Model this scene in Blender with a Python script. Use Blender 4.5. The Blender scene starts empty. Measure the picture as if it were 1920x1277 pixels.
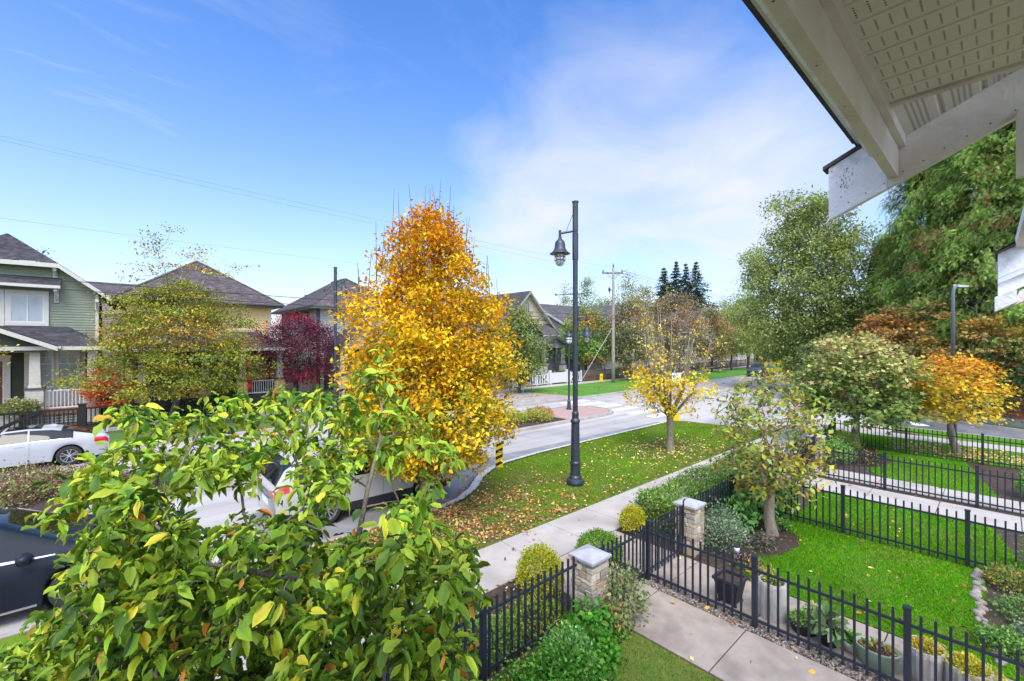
import bpy, math, random
import numpy as np
from mathutils import Vector, Matrix
# World frame: +X runs along the street, +Y crosses it, Z up; the viewer stands at the origin, 4.3 m up.
random.seed(7)
RNG = np.random.default_rng(11)
SC = bpy.context.scene
COL = SC.collection
R = math.radians

# ---------------------------------------------------------------- camera
cam = bpy.data.cameras.new("camera"); camo = bpy.data.objects.new("camera", cam); COL.objects.link(camo)
camo.location = (0, 0, 4.3); camo.rotation_euler = (R(90), 0, R(-42))
cam.sensor_width = 36; cam.lens = 830 / 1920 * 36; cam.clip_start = 0.05; cam.clip_end = 2000
cam.shift_y = 0.0008
SC.camera = camo
# ---------------------------------------------------------------- light
SUN_EL, SUN_AZ = 54, 234           # azimuth measured from +X counter-clockwise, direction towards the sun
SC.view_settings.view_transform = 'Standard'; SC.view_settings.look = 'None'
SC.view_settings.exposure = 0.40; SC.view_settings.gamma = 1
try: SC.cycles.max_bounces = 7; SC.cycles.transparent_max_bounces = 6; SC.cycles.sample_clamp_indirect = 4
except Exception: pass
sd = bpy.data.lights.new("sun", 'SUN'); sd.energy = 2.35; sd.angle = R(30); sd.color = (1, .93, .84)
so = bpy.data.objects.new("sun", sd); COL.objects.link(so)
dsun = Vector((math.cos(R(SUN_EL)) * math.cos(R(SUN_AZ)), math.cos(R(SUN_EL)) * math.sin(R(SUN_AZ)), math.sin(R(SUN_EL))))
so.rotation_euler = dsun.to_track_quat('Z', 'Y').to_euler()

W = bpy.data.worlds.new("World"); SC.world = W; W.use_nodes = True
nt = W.node_tree; nt.nodes.clear()
def N(t, kind, **kw):
    n = t.nodes.new(kind)
    for k, v in kw.items(): setattr(n, k, v)
    return n
def mth(t, op, a, b=None, clamp=False):
    n = N(t, 'ShaderNodeMath', operation=op); n.use_clamp = clamp
    for i, v in enumerate((a, b)):
        if v is None: continue
        if isinstance(v, (int, float)): n.inputs[i].default_value = v
        else: t.links.new(v, n.inputs[i])
    return n.outputs[0]
sky = N(nt, 'ShaderNodeTexSky', sky_type='NISHITA'); sky.sun_disc = False
sky.sun_elevation = R(SUN_EL); sky.sun_rotation = R(90 - SUN_AZ); sky.altitude = 0
sky.air_density = 1.0; sky.dust_density = 0.4; sky.ozone_density = 1.6
tc = N(nt, 'ShaderNodeTexCoord'); sep = N(nt, 'ShaderNodeSeparateXYZ'); nt.links.new(tc.outputs['Generated'], sep.inputs[0])
zc = mth(nt, 'ADD', mth(nt, 'MAXIMUM', sep.outputs[2], 0.0), 0.16)
cu = mth(nt, 'DIVIDE', sep.outputs[0], zc); cv = mth(nt, 'DIVIDE', sep.outputs[1], zc)
cmb = N(nt, 'ShaderNodeCombineXYZ'); nt.links.new(cu, cmb.inputs[0]); nt.links.new(cv, cmb.inputs[1])
def wnoise(scale, detail, rough, dist=0, stretch=None):
    src = cmb.outputs[0]
    if stretch:
        mp = N(nt, 'ShaderNodeMapping'); mp.inputs['Rotation'].default_value = (0, 0, R(stretch[0])); mp.inputs['Scale'].default_value = (1, stretch[1], 1)
        nt.links.new(src, mp.inputs[0]); src = mp.outputs[0]
    n = N(nt, 'ShaderNodeTexNoise'); n.inputs['Scale'].default_value = scale; n.inputs['Detail'].default_value = detail
    n.inputs['Roughness'].default_value = rough; n.inputs['Distortion'].default_value = dist
    nt.links.new(src, n.inputs['Vector']); return n.outputs[0]
def blob(px, py, k):               # how near a sky direction lies to a given bank of cloud
    d = Vector(((px - 960) / 830, 1, (640 - py) / 830)).normalized()
    a = R(48); w = Vector((d.x * math.sin(a) + d.y * math.cos(a), -d.x * math.cos(a) + d.y * math.sin(a), d.z))
    vm = N(nt, 'ShaderNodeVectorMath', operation='DOT_PRODUCT'); vm.inputs[1].default_value = w
    nrm = N(nt, 'ShaderNodeVectorMath', operation='NORMALIZE'); nt.links.new(tc.outputs['Generated'], nrm.inputs[0])
    nt.links.new(nrm.outputs[0], vm.inputs[0])
    return mth(nt, 'POWER', mth(nt, 'MAXIMUM', vm.outputs['Value'], 0.0), k)
n1 = wnoise(0.9, 9, 0.55, 0.6); n2 = wnoise(1.3, 8, 0.62, 0.9, (35, 2.4)); n3 = wnoise(2.2, 8, 0.55, .4)
bank = mth(nt, 'ADD', mth(nt, 'ADD', blob(1180, 360, 10), mth(nt, 'MULTIPLY', blob(960, 420, 60), .6)), mth(nt, 'MULTIPLY', blob(1480, 380, 40), .7))
c1 = mth(nt, 'MULTIPLY', mth(nt, 'SUBTRACT', mth(nt, 'ADD', mth(nt, 'MULTIPLY', bank, .78), mth(nt, 'MULTIPLY', n3, .75)), .78), 1.35, True)
c2 = mth(nt, 'MULTIPLY', mth(nt, 'MULTIPLY', mth(nt, 'SUBTRACT', n2, .44), 2.6, True), mth(nt, 'ADD', mth(nt, 'MULTIPLY', blob(170, 60, 60), .55), .20), True)
haze = mth(nt, 'POWER', mth(nt, 'SUBTRACT', 1.0, mth(nt, 'MAXIMUM', sep.outputs[2], 0.0), True), 3.6)
cl = mth(nt, 'MAXIMUM', mth(nt, 'MAXIMUM', c1, c2), mth(nt, 'MULTIPLY', haze, .88), True)
cl = mth(nt, 'MULTIPLY', cl, .93)
mixc = N(nt, 'ShaderNodeMix', data_type='RGBA'); nt.links.new(cl, mixc.inputs[0])
hs = N(nt, 'ShaderNodeHueSaturation'); hs.inputs['Saturation'].default_value = 1.28; hs.inputs['Value'].default_value = 2.05
nt.links.new(sky.outputs[0], hs.inputs['Color'])
tint = N(nt, 'ShaderNodeVectorMath', operation='MULTIPLY'); tint.inputs[1].default_value = (.96, 1.06, 1.32); nt.links.new(hs.outputs[0], tint.inputs[0])
nt.links.new(tint.outputs[0], mixc.inputs[6]); mixc.inputs[7].default_value = (7.9, 8.15, 8.5, 1)
# cloud-like sky glow round the sun, behind the viewer, added for soft fill light
fill_glow = N(nt, 'ShaderNodeVectorMath', operation='DOT_PRODUCT'); fill_glow.inputs[1].default_value = dsun
vn = N(nt, 'ShaderNodeVectorMath', operation='NORMALIZE'); nt.links.new(tc.outputs['Generated'], vn.inputs[0]); nt.links.new(vn.outputs[0], fill_glow.inputs[0])
vl = mth(nt, 'MULTIPLY', mth(nt, 'POWER', mth(nt, 'MAXIMUM', mth(nt, 'SUBTRACT', fill_glow.outputs['Value'], .12), 0.0), 1.3), 20.0)
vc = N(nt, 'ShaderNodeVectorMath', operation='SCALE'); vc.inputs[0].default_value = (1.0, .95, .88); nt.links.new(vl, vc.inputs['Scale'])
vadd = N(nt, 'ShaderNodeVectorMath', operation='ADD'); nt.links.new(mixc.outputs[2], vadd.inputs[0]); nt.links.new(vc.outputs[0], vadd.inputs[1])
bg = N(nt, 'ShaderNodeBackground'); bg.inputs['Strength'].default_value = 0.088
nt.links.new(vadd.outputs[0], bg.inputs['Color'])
wo = N(nt, 'ShaderNodeOutputWorld'); nt.links.new(bg.outputs[0], wo.inputs['Surface'])

# ---------------------------------------------------------------- materials
MATS = {}
def mat(name, c1, c2=None, scale=6, rough=.8, bump=0, bscale=None, metal=0, c3=None, scale3=1, amt3=.5, spec=.4, detail=6, coat=0, attr=False, trans=0, contrast=1.0, stretch=None):
    if name in MATS: return MATS[name]
    m = bpy.data.materials.new(name); m.use_nodes = True; t = m.node_tree
    b = t.nodes['Principled BSDF']; b.inputs['Roughness'].default_value = rough; b.inputs['Metallic'].default_value = metal
    b.inputs['Specular IOR Level'].default_value = spec
    if coat: b.inputs['Coat Weight'].default_value = coat; b.inputs['Coat Roughness'].default_value = .04
    co = N(t, 'ShaderNodeTexCoord').outputs['Object']
    if stretch:
        mp = N(t, 'ShaderNodeMapping'); mp.inputs['Scale'].default_value = stretch; t.links.new(co, mp.inputs[0]); co = mp.outputs[0]
    out = None
    if attr:
        a = N(t, 'ShaderNodeAttribute', attribute_name='Col'); out = a.outputs['Color']
    if c2 is not None:
        n = N(t, 'ShaderNodeTexNoise'); n.inputs['Scale'].default_value = scale; n.inputs['Detail'].default_value = detail; n.inputs['Roughness'].default_value = .6
        t.links.new(co, n.inputs['Vector'])
        mr = N(t, 'ShaderNodeMapRange'); mr.inputs[1].default_value = .5 - .18 / contrast; mr.inputs[2].default_value = .5 + .18 / contrast
        t.links.new(n.outputs[0], mr.inputs[0])
        mx = N(t, 'ShaderNodeMix', data_type='RGBA'); t.links.new(mr.outputs[0], mx.inputs[0])
        mx.inputs[6].default_value = (*c1, 1); mx.inputs[7].default_value = (*c2, 1); out = mx.outputs[2]
        if c3 is not None:
            n = N(t, 'ShaderNodeTexNoise'); n.inputs['Scale'].default_value = scale3; n.inputs['Detail'].default_value = 5; t.links.new(co, n.inputs['Vector'])
            mr = N(t, 'ShaderNodeMapRange'); mr.inputs[1].default_value = .5; mr.inputs[2].default_value = .68; mr.inputs[4].default_value = amt3
            t.links.new(n.outputs[0], mr.inputs[0])
            mx = N(t, 'ShaderNodeMix', data_type='RGBA'); t.links.new(mr.outputs[0], mx.inputs[0]); t.links.new(out, mx.inputs[6])
            mx.inputs[7].default_value = (*c3, 1); out = mx.outputs[2]
    if out is not None: t.links.new(out, b.inputs['Base Color'])
    else: b.inputs['Base Color'].default_value = (*c1, 1)
    if bump:
        n = N(t, 'ShaderNodeTexNoise'); n.inputs['Scale'].default_value = bscale or scale * 4; n.inputs['Detail'].default_value = 5
        t.links.new(co, n.inputs['Vector'])
        bp = N(t, 'ShaderNodeBump'); bp.inputs['Strength'].default_value = bump; bp.inputs['Distance'].default_value = .02
        t.links.new(n.outputs[0], bp.inputs['Height']); t.links.new(bp.outputs[0], b.inputs['Normal'])
    if trans:
        tr = N(t, 'ShaderNodeBsdfTranslucent'); t.links.new(out, tr.inputs['Color']) if out is not None else None
        ms = N(t, 'ShaderNodeMixShader'); ms.inputs[0].default_value = trans
        o = t.nodes['Material Output']; t.links.new(b.outputs[0], ms.inputs[1]); t.links.new(tr.outputs[0], ms.inputs[2]); t.links.new(ms.outputs[0], o.inputs['Surface'])
    MATS[name] = m; return m
def glassmat(name, col, rough=.04):
    return mat(name, col, rough=rough, spec=1.0)

# ---------------------------------------------------------------- mesh building
OFF = {}
class MB:
    def __init__(s): s.v = []; s.f = []
    def add(s, vs, fs):
        n = len(s.v); s.v.extend([tuple(p) for p in vs]); s.f.extend([tuple(i + n for i in f) for f in fs]); return s
    def box(s, x0, x1, y0, y1, z0, z1):
        return s.add([(x0,y0,z0),(x1,y0,z0),(x1,y1,z0),(x0,y1,z0),(x0,y0,z1),(x1,y0,z1),(x1,y1,z1),(x0,y1,z1)],
            [(0,3,2,1),(4,5,6,7),(0,1,5,4),(1,2,6,5),(2,3,7,6),(3,0,4,7)])
    def beam(s, a, b, w, h, up=(0,0,1)):         # a rectangular bar from a to b
        a = Vector(a); b = Vector(b); d = (b - a).normalized(); u = Vector(up)
        x = d.cross(u)
        if x.length < 1e-4: x = d.cross(Vector((1,0,0)))
        x.normalize(); y = x.cross(d).normalized()
        vs = [p + x * i * w / 2 + y * j * h / 2 for p in (a, b) for i, j in ((-1,-1),(1,-1),(1,1),(-1,1))]
        return s.add(vs, [(0,1,2,3),(7,6,5,4),(0,4,5,1),(1,5,6,2),(2,6,7,3),(3,7,4,0)])
    def tube(s, pts, rad, n=6, cap=True):
        pts = [Vector(p) for p in pts]
        if not hasattr(rad, '__len__'): rad = [rad] * len(pts)
        base = len(s.v); prev = None
        for i, p in enumerate(pts):
            d = (pts[min(i+1, len(pts)-1)] - pts[max(i-1, 0)])
            d = d.normalized() if d.length > 1e-7 else Vector((0,0,1))
            if prev is None:
                x = d.cross(Vector((0,0,1)));
                if x.length < 1e-3: x = Vector((1,0,0))
            else: x = prev - d * prev.dot(d)
            if x.length < 1e-6: x = Vector((1,0,0))
            x.normalize(); prev = x; y = d.cross(x)
            for k in range(n):
                a = 2 * math.pi * k / n; s.v.append(tuple(p + (x * math.cos(a) + y * math.sin(a)) * rad[i]))
        for i in range(len(pts) - 1):
            for k in range(n):
                a = base + i*n + k; b = base + i*n + (k+1) % n; s.f.append((a, b, b+n, a+n))
        if cap:
            s.f.append(tuple(base + k for k in range(n))[::-1]); s.f.append(tuple(base + (len(pts)-1)*n + k for k in range(n)))
        return s
    def lathe(s, prof, n=20, c=(0,0), sx=1, sy=1):
        base = len(s.v)
        for r, z in prof:
            for k in range(n):
                a = 2*math.pi*k/n; s.v.append((c[0] + r*sx*math.cos(a), c[1] + r*sy*math.sin(a), z))
        for i in range(len(prof)-1):
            for k in range(n):
                a = base+i*n+k; b = base+i*n+(k+1)%n; s.f.append((a, b, b+n, a+n))
        s.f.append(tuple(base+k for k in range(n))[::-1]); s.f.append(tuple(base+(len(prof)-1)*n+k for k in range(n)))
        return s
    def prism(s, poly, z0, z1):
        n = len(poly); ar = sum(poly[i][0]*poly[(i+1)%n][1]-poly[(i+1)%n][0]*poly[i][1] for i in range(n))
        if ar < 0: poly = poly[::-1]
        vs = [(x,y,z0) for x,y in poly] + [(x,y,z1) for x,y in poly]
        return s.add(vs, [tuple(range(n))[::-1], tuple(range(n, 2*n))] + [(i,(i+1)%n,(i+1)%n+n,i+n) for i in range(n)])
    def sheet(s, poly, z):
        n = len(poly); ar = sum(poly[i][0]*poly[(i+1)%n][1]-poly[(i+1)%n][0]*poly[i][1] for i in range(n))
        if ar < 0: poly = poly[::-1]
        return s.add([(x,y,z) for x,y in poly], [tuple(range(n))])
    def courses(s, bl, br, tl, tr, step, lift):   # lapped boards or shingle courses over a quad
        bl, br, tl, tr = map(Vector, (bl, br, tl, tr))
        n = max(1, round(((tl - bl).length + (tr - br).length) / 2 / step))
        nn = (br - bl).cross((tl + tr) / 2 - (bl + br) / 2).normalized()
        for i in range(n):
            a = bl.lerp(tl, i/n); b = br.lerp(tr, i/n); c = br.lerp(tr, (i+1)/n); d = bl.lerp(tl, (i+1)/n)
            s.add([a, b, a + nn*lift, b + nn*lift, c + nn*.0006, d + nn*.0006], [(0,1,3,2), (2,3,4,5)])
        return s
    def build(s, name, m, parent=None, smooth=False, bevel=0, local=False):
        me = bpy.data.meshes.new(name)
        o = bpy.data.objects.new(name, me); COL.objects.link(o)
        off = Vector((0,0,0))
        if parent is not None:
            o.parent = parent
            if not local: off = OFF.get(parent.name, Vector((0,0,0)))
        OFF[o.name] = off
        me.from_pydata([(v[0]-off.x, v[1]-off.y, v[2]-off.z) for v in s.v], [], s.f)
        for mm in (m if isinstance(m, (list, tuple)) else [m]): me.materials.append(mm)
        if smooth: me.polygons.foreach_set('use_smooth', [True]*len(me.polygons))
        me.update()
        if bevel:
            md = o.modifiers.new('bevel', 'BEVEL'); md.width = bevel; md.segments = 2; md.limit_method = 'ANGLE'
        return o
def tag(o, label, cat, group=None, kind=None):
    if label: o['label'] = label
    if cat: o['category'] = cat
    if group: o['group'] = group
    if kind: o['kind'] = kind
    return o
def thing(name, label, cat, loc=(0,0,0), group=None):
    o = bpy.data.objects.new(name, None); COL.objects.link(o); o.location = loc; OFF[o.name] = Vector(loc)
    o.empty_display_size = .2
    return tag(o, label, cat, group)
def struct(name, mb, m, **k):
    o = mb.build(name, m, **k); o['kind'] = 'structure'; return o
def copy_tree(o, parent=None):
    c = o.copy(); COL.objects.link(c); c.parent = parent
    for ch in list(o.children): copy_tree(ch, c)
    return c
# ---- a point of the place from a sight line of the viewer, at a height (ground survey) or at a distance
_A = R(48)
def SP(px, py, y):
    x = (px - 960) / 830 * y
    return Vector((x*math.sin(_A) + y*math.cos(_A), -x*math.cos(_A) + y*math.sin(_A), 4.3 - (py-640)/830*y))
def pxof(p):
    x = p[0]*math.sin(_A) - p[1]*math.cos(_A); y = p[0]*math.cos(_A) + p[1]*math.sin(_A)
    return 960 + 830*x/y, 640 + (4.3-p[2])/y*830, y

# ---------------------------------------------------------------- leaves by the thousand
T_DIA = (np.array([(0,0,0),(.45,.3,.07),(1,0,-.04),(.45,-.3,.07)], float), [(0,1,2),(0,2,3)], None)
T_TRI = (np.array([(0,-.3,0),(1,0,0),(0,.3,.05)], float), [(0,1,2)], None)
def big_leaf(droop=.40, fold=.10, wave=.025, wd=1.0, twist=0):
    rows = [(.14,.09*wd),(.36,.20*wd),(.6,.265*wd),(.84,.19*wd)]
    v = [(0,0,0)]; c = [.85]
    for i, (x, w) in enumerate(rows):
        dz = -droop*x*x
        v += [(x, -w, dz+fold+wave*(-1)**i-twist*x), (x, 0, dz), (x, w, dz+fold-wave*(-1)**i+twist*x)]; c += [1.22, .90, 1.22]
    v.append((1.0, twist*.3, -droop*1.12)); c.append(1.2)
    f = [(0,2,1),(0,3,2)]
    for i in range(3):
        a = 1+3*i; f += [(a,a+1,a+4,a+3),(a+1,a+2,a+5,a+4)]
    f += [(10,11,13),(11,12,13)]
    return np.array(v, float), f, np.array(c)
T_BIG = big_leaf()
T_BIGS = [big_leaf(.15,.06,.03,1.1,.05), big_leaf(.45,.13,.04,.95,-.07), big_leaf(.75,.17,.03,.85,.1), big_leaf(-.1,.11,.05,1.0,-.12), big_leaf(.3,.22,.02,.72,.02)]
def maple_leaf():
    v = []
    for k in range(10):
        a = -math.pi + 2*math.pi*k/10; r = .55 if k % 2 else .27
        v.append((.45 + r*math.cos(a), r*math.sin(a), .06*(k % 2)))
    v.append((.45,0,0))
    return np.array(v, float), [(i, (i+1) % 10, 10) for i in range(10)], None
T_MAPLE = maple_leaf()
def frond():                                 # a flat drooping cedar spray
    v = []; f = []
    for i in range(4):
        x = i*.25; w = .30*(1-.55*i/4)
        for sgn in (-1, 1):
            n = len(v); v += [(x, 0, -.25*x*x), (x+.10, sgn*w*.45, -.25*x*x+.0), (x+.26, sgn*w, -.25*x*x-.10), (x+.13, 0, -.25*(x+.13)**2)]
            f.append((n, n+1, n+2, n+3))
    n = len(v); v += [(.9,-.05,-.2),(1.15,0,-.36),(.9,.05,-.2)]; f.append((n,n+1,n+2))
    return np.array(v, float), f, None
T_FROND = frond()
T_BLADE = (np.array([(0,-.06,0),(0,.06,0),(.6,.04,.0),(1,0,.0)], float), [(0,1,2),(0,2,3)], None)
T_STAR = (np.array([(0,-.12,0),(1,0,0),(0,.12,0)], float), [(0,1,2)], None)

def leafmesh(name, cen, dirs, nrm, size, col, tmpl, m, parent=None, smooth=False, asp=None):
    cen = np.asarray(cen, float); n = len(cen)
    dirs = dirs / np.maximum(np.linalg.norm(dirs, axis=1, keepdims=True), 1e-9)
    nrm = nrm - dirs * np.sum(nrm*dirs, axis=1, keepdims=True)
    nrm = nrm / np.maximum(np.linalg.norm(nrm, axis=1, keepdims=True), 1e-9)
    side = np.cross(nrm, dirs)
    tv, tf, tcm = tmpl
    k = len(tv); sz = np.asarray(size, float).reshape(-1, 1, 1)
    a = np.ones(n) if asp is None else asp
    V = cen[:, None, :] + sz * (tv[None, :, 0:1]*dirs[:, None, :] + tv[None, :, 1:2]*side[:, None, :]*a.reshape(-1,1,1) + tv[None, :, 2:3]*nrm[:, None, :])
    off = Vector((0,0,0)) if parent is None else OFF.get(parent.name, Vector((0,0,0)))
    V = V.reshape(-1, 3) - np.array(off)
    me = bpy.data.meshes.new(name); me.vertices.add(n*k); me.vertices.foreach_set('co', V.ravel().astype(np.float32))
    lens = np.array([len(f) for f in tf]); flat = np.concatenate([np.array(f) for f in tf])
    L = (flat[None, :] + (np.arange(n)*k)[:, None]).ravel()
    lt = np.tile(lens, n); ls = np.concatenate([[0], np.cumsum(lt)[:-1]])
    me.loops.add(len(L)); me.loops.foreach_set('vertex_index', L.astype(np.int32))
    me.polygons.add(len(lt)); me.polygons.foreach_set('loop_start', ls.astype(np.int32)); me.polygons.foreach_set('loop_total', lt.astype(np.int32))
    if smooth: me.polygons.foreach_set('use_smooth', np.ones(len(lt), bool))
    c = np.repeat(np.asarray(col, float)[:, None, :], k, axis=1)
    if tcm is not None: c = c * tcm[None, :, None]
    c = np.concatenate([np.clip(c, 0, 1).reshape(-1, 3), np.ones((n*k, 1))], axis=1)
    at = me.attributes.new('Col', 'FLOAT_COLOR', 'POINT'); at.data.foreach_set('color', c.ravel().astype(np.float32))
    me.update(calc_edges=True); me.materials.append(m)
    o = bpy.data.objects.new(name, me); COL.objects.link(o)
    if parent is not None: o.parent = parent
    OFF[o.name] = off
    return o
def runit(n, rng=None):
    rng = rng or RNG
    v = rng.normal(size=(n, 3)); return v / np.linalg.norm(v, axis=1, keepdims=True)
def pal(cols, n, w=None, jit=.16, rng=None):
    rng = rng or RNG
    c = np.array(cols, float); i = rng.choice(len(c), n, p=(np.array(w)/sum(w) if w is not None else None))
    out = c[i] * (1 + rng.normal(size=(n, 1))*jit) * (1 + rng.normal(size=(n, 3))*jit*.35)
    return np.clip(out, .004, 1)
LEAF = mat('leaf', (1,1,1), attr=True, rough=.7, spec=.06, trans=.25)
LEAFG = mat('glossy_leaf', (1,1,1), attr=True, rough=.42, spec=.22, trans=.20)
BLADE = mat('grass_blade', (1,1,1), attr=True, rough=.8, spec=.05, trans=.25)
LITTER = mat('litter_leaf', (1,1,1), attr=True, rough=.8, spec=.15)
BARK = mat('bark', (.10,.075,.055), (.22,.18,.14), 14, .9, .8, 30, stretch=(1,1,.25))
BARKG = mat('grey_bark', (.16,.135,.10), (.30,.27,.20), 18, .9, .8, 40, c3=(.22,.24,.10), scale3=3, amt3=.5, stretch=(1,1,.4))
BARKD = mat('dark_bark', (.05,.04,.035), (.12,.10,.085), 12, .9, .7, 30)

def crown_tips(profile, n, c, rng, noise=.25, shell=.5, lob=5):
    """points spread through an uneven crown; profile = [(z, r), ...] from bottom to top"""
    zs = np.array([p[0] for p in profile]); rs = np.array([p[1] for p in profile])
    ph = rng.uniform(0, 2*math.pi, 6)
    area = np.interp(np.linspace(zs[0], zs[-1], 200), zs, rs) + .05
    zz = rng.choice(np.linspace(zs[0], zs[-1], 200), n, p=area/area.sum()) + rng.uniform(-.02, .02, n)*(zs[-1]-zs[0])
    az = rng.uniform(0, 2*math.pi, n)
    rr = np.interp(zz, zs, rs)
    lobe = 1 + noise*(np.sin(az*lob/2+ph[0]+zz*1.3)*.5 + np.sin(az*lob+ph[1]-zz*2.1)*.35 + np.sin(az*2+ph[2]+zz*3.3)*.4)
    u = rng.uniform(0, 1, n)**shell
    rr = rr*lobe*u
    return np.stack([c[0]+rr*np.cos(az), c[1]+rr*np.sin(az), zz], axis=1)

def limbs(mb, base, fork, tips, K, r0, rfork, rng, up=.35, sides=5, rtip=.006, bend=.08, stem=None, maxtips=260, bal=.3, trunk=True):
    """a trunk, then branches that grow outwards from tip to tip, thickening towards the fork"""
    base = np.array(base, float); fork = np.array(fork, float)
    tr = [tuple(base + (fork-base)*q + np.array([rng.normal()*bend*.4, rng.normal()*bend*.4, 0])*(0 < q < 1)) for q in (0, .04, .35, .7, 1)]
    if trunk: mb.tube(tr, [r0*1.45, r0*1.08, r0, r0*.92, rfork], 10)
    T = tips if len(tips) <= maxtips else tips[rng.choice(len(tips), maxtips, replace=False)]
    if stem is not None: T = np.concatenate([T, stem])
    inner = fork + (T[rng.choice(len(T), max(6, len(T)//4))] - fork)*rng.uniform(.2, .65, (max(6, len(T)//4), 1))
    P = np.concatenate([T, inner]); P = P[np.argsort(np.linalg.norm(P-fork, axis=1))]
    P = np.concatenate([fork[None], P]); n = len(P); par = np.zeros(n, int); pl = np.zeros(n)
    for i in range(1, n):
        d = np.linalg.norm(P[:i]-P[i], axis=1)
        c = d + bal*pl[:i] + 1.2*np.maximum(0, P[:i, 2]-P[i, 2]); k = int(np.argmin(c)); par[i] = k; pl[i] = pl[k]+d[k]
    w = np.zeros(n); kids = np.zeros(n)
    for i in range(n-1, 0, -1):
        w[i] = w[i] + (rtip**2.3 if kids[i] == 0 else rtip**2.3*.3); w[par[i]] += w[i]; kids[par[i]] += 1
    rad = w**(1/2.3); rad = np.minimum(rad*min(1.0, rfork/max(rad[0], 1e-6)) if rad[0] > rfork else rad, rfork*.9)
    for i in range(1, n):
        a, b = P[par[i]], P[i]; L = np.linalg.norm(b-a); ra = min(rad[par[i]], rad[i]*1.5); rb = rad[i]
        m1 = a+(b-a)*.35+rng.normal(size=3)*.05*L+np.array([0,0,-up*.12*L]); m2 = a+(b-a)*.7+rng.normal(size=3)*.05*L+np.array([0,0,-up*.12*L])
        sd_ = 7 if ra > .03 else 5 if ra > .012 else 3
        mb.tube([a, m1, m2, b], [ra, ra*.6+rb*.4, ra*.3+rb*.7, rb*(.6 if kids[i] == 0 else 1)], sd_, cap=False)

def foliage(name, tips, per, spread, size, cols, w, tmpl, m, parent, rng, droop=.4, flat=1.0, center=None, jit=.16, clumpjit=.18, smooth=False, colfn=None, outward=.7, whorl=False, keep=None):
    n = len(tips); cc = np.repeat(tips, per, axis=0)
    off = rng.normal(size=(n*per, 3))*spread*np.array([1, 1, flat])
    if whorl: off *= .25
    cen = cc + off
    ctr = np.array(center) if center is not None else tips.mean(0)
    d = runit(n*per, rng); o = cen-ctr; o /= np.maximum(np.linalg.norm(o, axis=1, keepdims=True), 1e-6)
    d = d + o*outward + np.array([0, 0, -droop])
    nn = runit(n*per, rng)*.6 + np.array([0, 0, 1.0]) + o*.5
    s = size*(rng.uniform(.65, 1.25, n*per))
    ci = pal(cols, n, w, 0, rng)                      # each clump leans to one colour of the palette
    li = pal(cols, n*per, w, jit, rng)
    col = li*.5 + np.repeat(ci, per, axis=0)*.5
    col *= np.repeat(1 + rng.normal(size=(n, 1))*clumpjit, per, axis=0)
    if colfn is not None: col = colfn(cen, col, rng)
    if keep is not None:
        k = keep(cen, rng); cen, d, nn, s, col = cen[k], d[k], nn[k], s[k], col[k]
    return leafmesh(name, cen, d, nn, s, np.clip(col, .003, 1), tmpl, m, parent, smooth)

def tree(name, label, base, profile, cols, w=None, fork=None, K=7, r0=.12, ntips=260, per=30, spread=.16, size=.1, tmpl=T_DIA, m=None, bark=None,
         seed=1, noise=.25, shell=.5, cat='tree', group=None, up=.3, colfn=None, droop=.3, flat=.8, keep=None, rtip=.006, clumpjit=.18, maxtips=260, extra=None, outward=.7, sink=0.05):
    rng = np.random.default_rng(seed); root = thing(name, label, cat, base, group)
    prof = [(z+base[2], r) for z, r in profile]
    fk = fork if fork is not None else (base[0], base[1], prof[0][0] + .25*(prof[-1][0]-prof[0][0]))
    tips = crown_tips(prof, ntips, (fk[0], fk[1]), rng, noise, shell)
    if extra is not None: tips = np.concatenate([tips, extra])
    mb = MB(); limbs(mb, (base[0], base[1], base[2]-sink), fk, tips, K, r0, r0*.7, rng, up, rtip=rtip, maxtips=maxtips, stem=extra)
    mb.build('trunk', bark or BARK, root, smooth=True)
    foliage('crown', tips, per, spread, size, cols, w, tmpl, m or LEAF, root, rng, droop, flat, (fk[0], fk[1], fk[2]), colfn=colfn, keep=keep, clumpjit=clumpjit, outward=outward)
    return root
# ================================================================ the setting
SOIL = mat('soil', (.035,.024,.017), (.085,.06,.042), 9, .95, .9, 40)
GRASSM = mat('turf', (.06,.18,.008), (.10,.24,.012), 2.6, .95, .6, 60, spec=.05, c3=(.20,.17,.07), scale3=.9, amt3=.45)
FARGR = mat('far_turf', (.05,.11,.02), (.09,.16,.03), .8, .95, .4, 20)
ROADM = mat('asphalt', (.40,.38,.35), (.47,.45,.415), .8, .85, .35, 160, c3=(.29,.29,.29), scale3=.35, amt3=.6)
LANEM = mat('lane_asphalt', (.13,.13,.135), (.20,.20,.205), 1.2, .9, .4, 120)
PATCH = mat('dark_asphalt', (.085,.085,.095), (.13,.13,.14), 3, .9, .3, 100)
CONC = mat('concrete', (.40,.37,.33), (.50,.465,.42), 2.2, .85, .35, 90, c3=(.25,.23,.20), scale3=1.1, amt3=.6)
CONCW = mat('warm_concrete', (.34,.28,.22), (.43,.365,.295), 3.5, .88, .4, 110, c3=(.17,.14,.115), scale3=1.6, amt3=.6)
KERB = mat('kerb_concrete', (.30,.28,.25), (.42,.40,.36), 3, .85, .4, 60, c3=(.16,.14,.11), scale3=1.5, amt3=.6)
KERBW = mat('clean_kerb', (.52,.51,.48), (.66,.65,.62), 4, .8, .3, 60, c3=(.4,.38,.34), scale3=2, amt3=.5)
PAINT = mat('road_paint', (.72,.72,.70), (.84,.84,.82), 14, .7, .2, 60, c3=(.45,.45,.44), scale3=5, amt3=.7)

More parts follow.
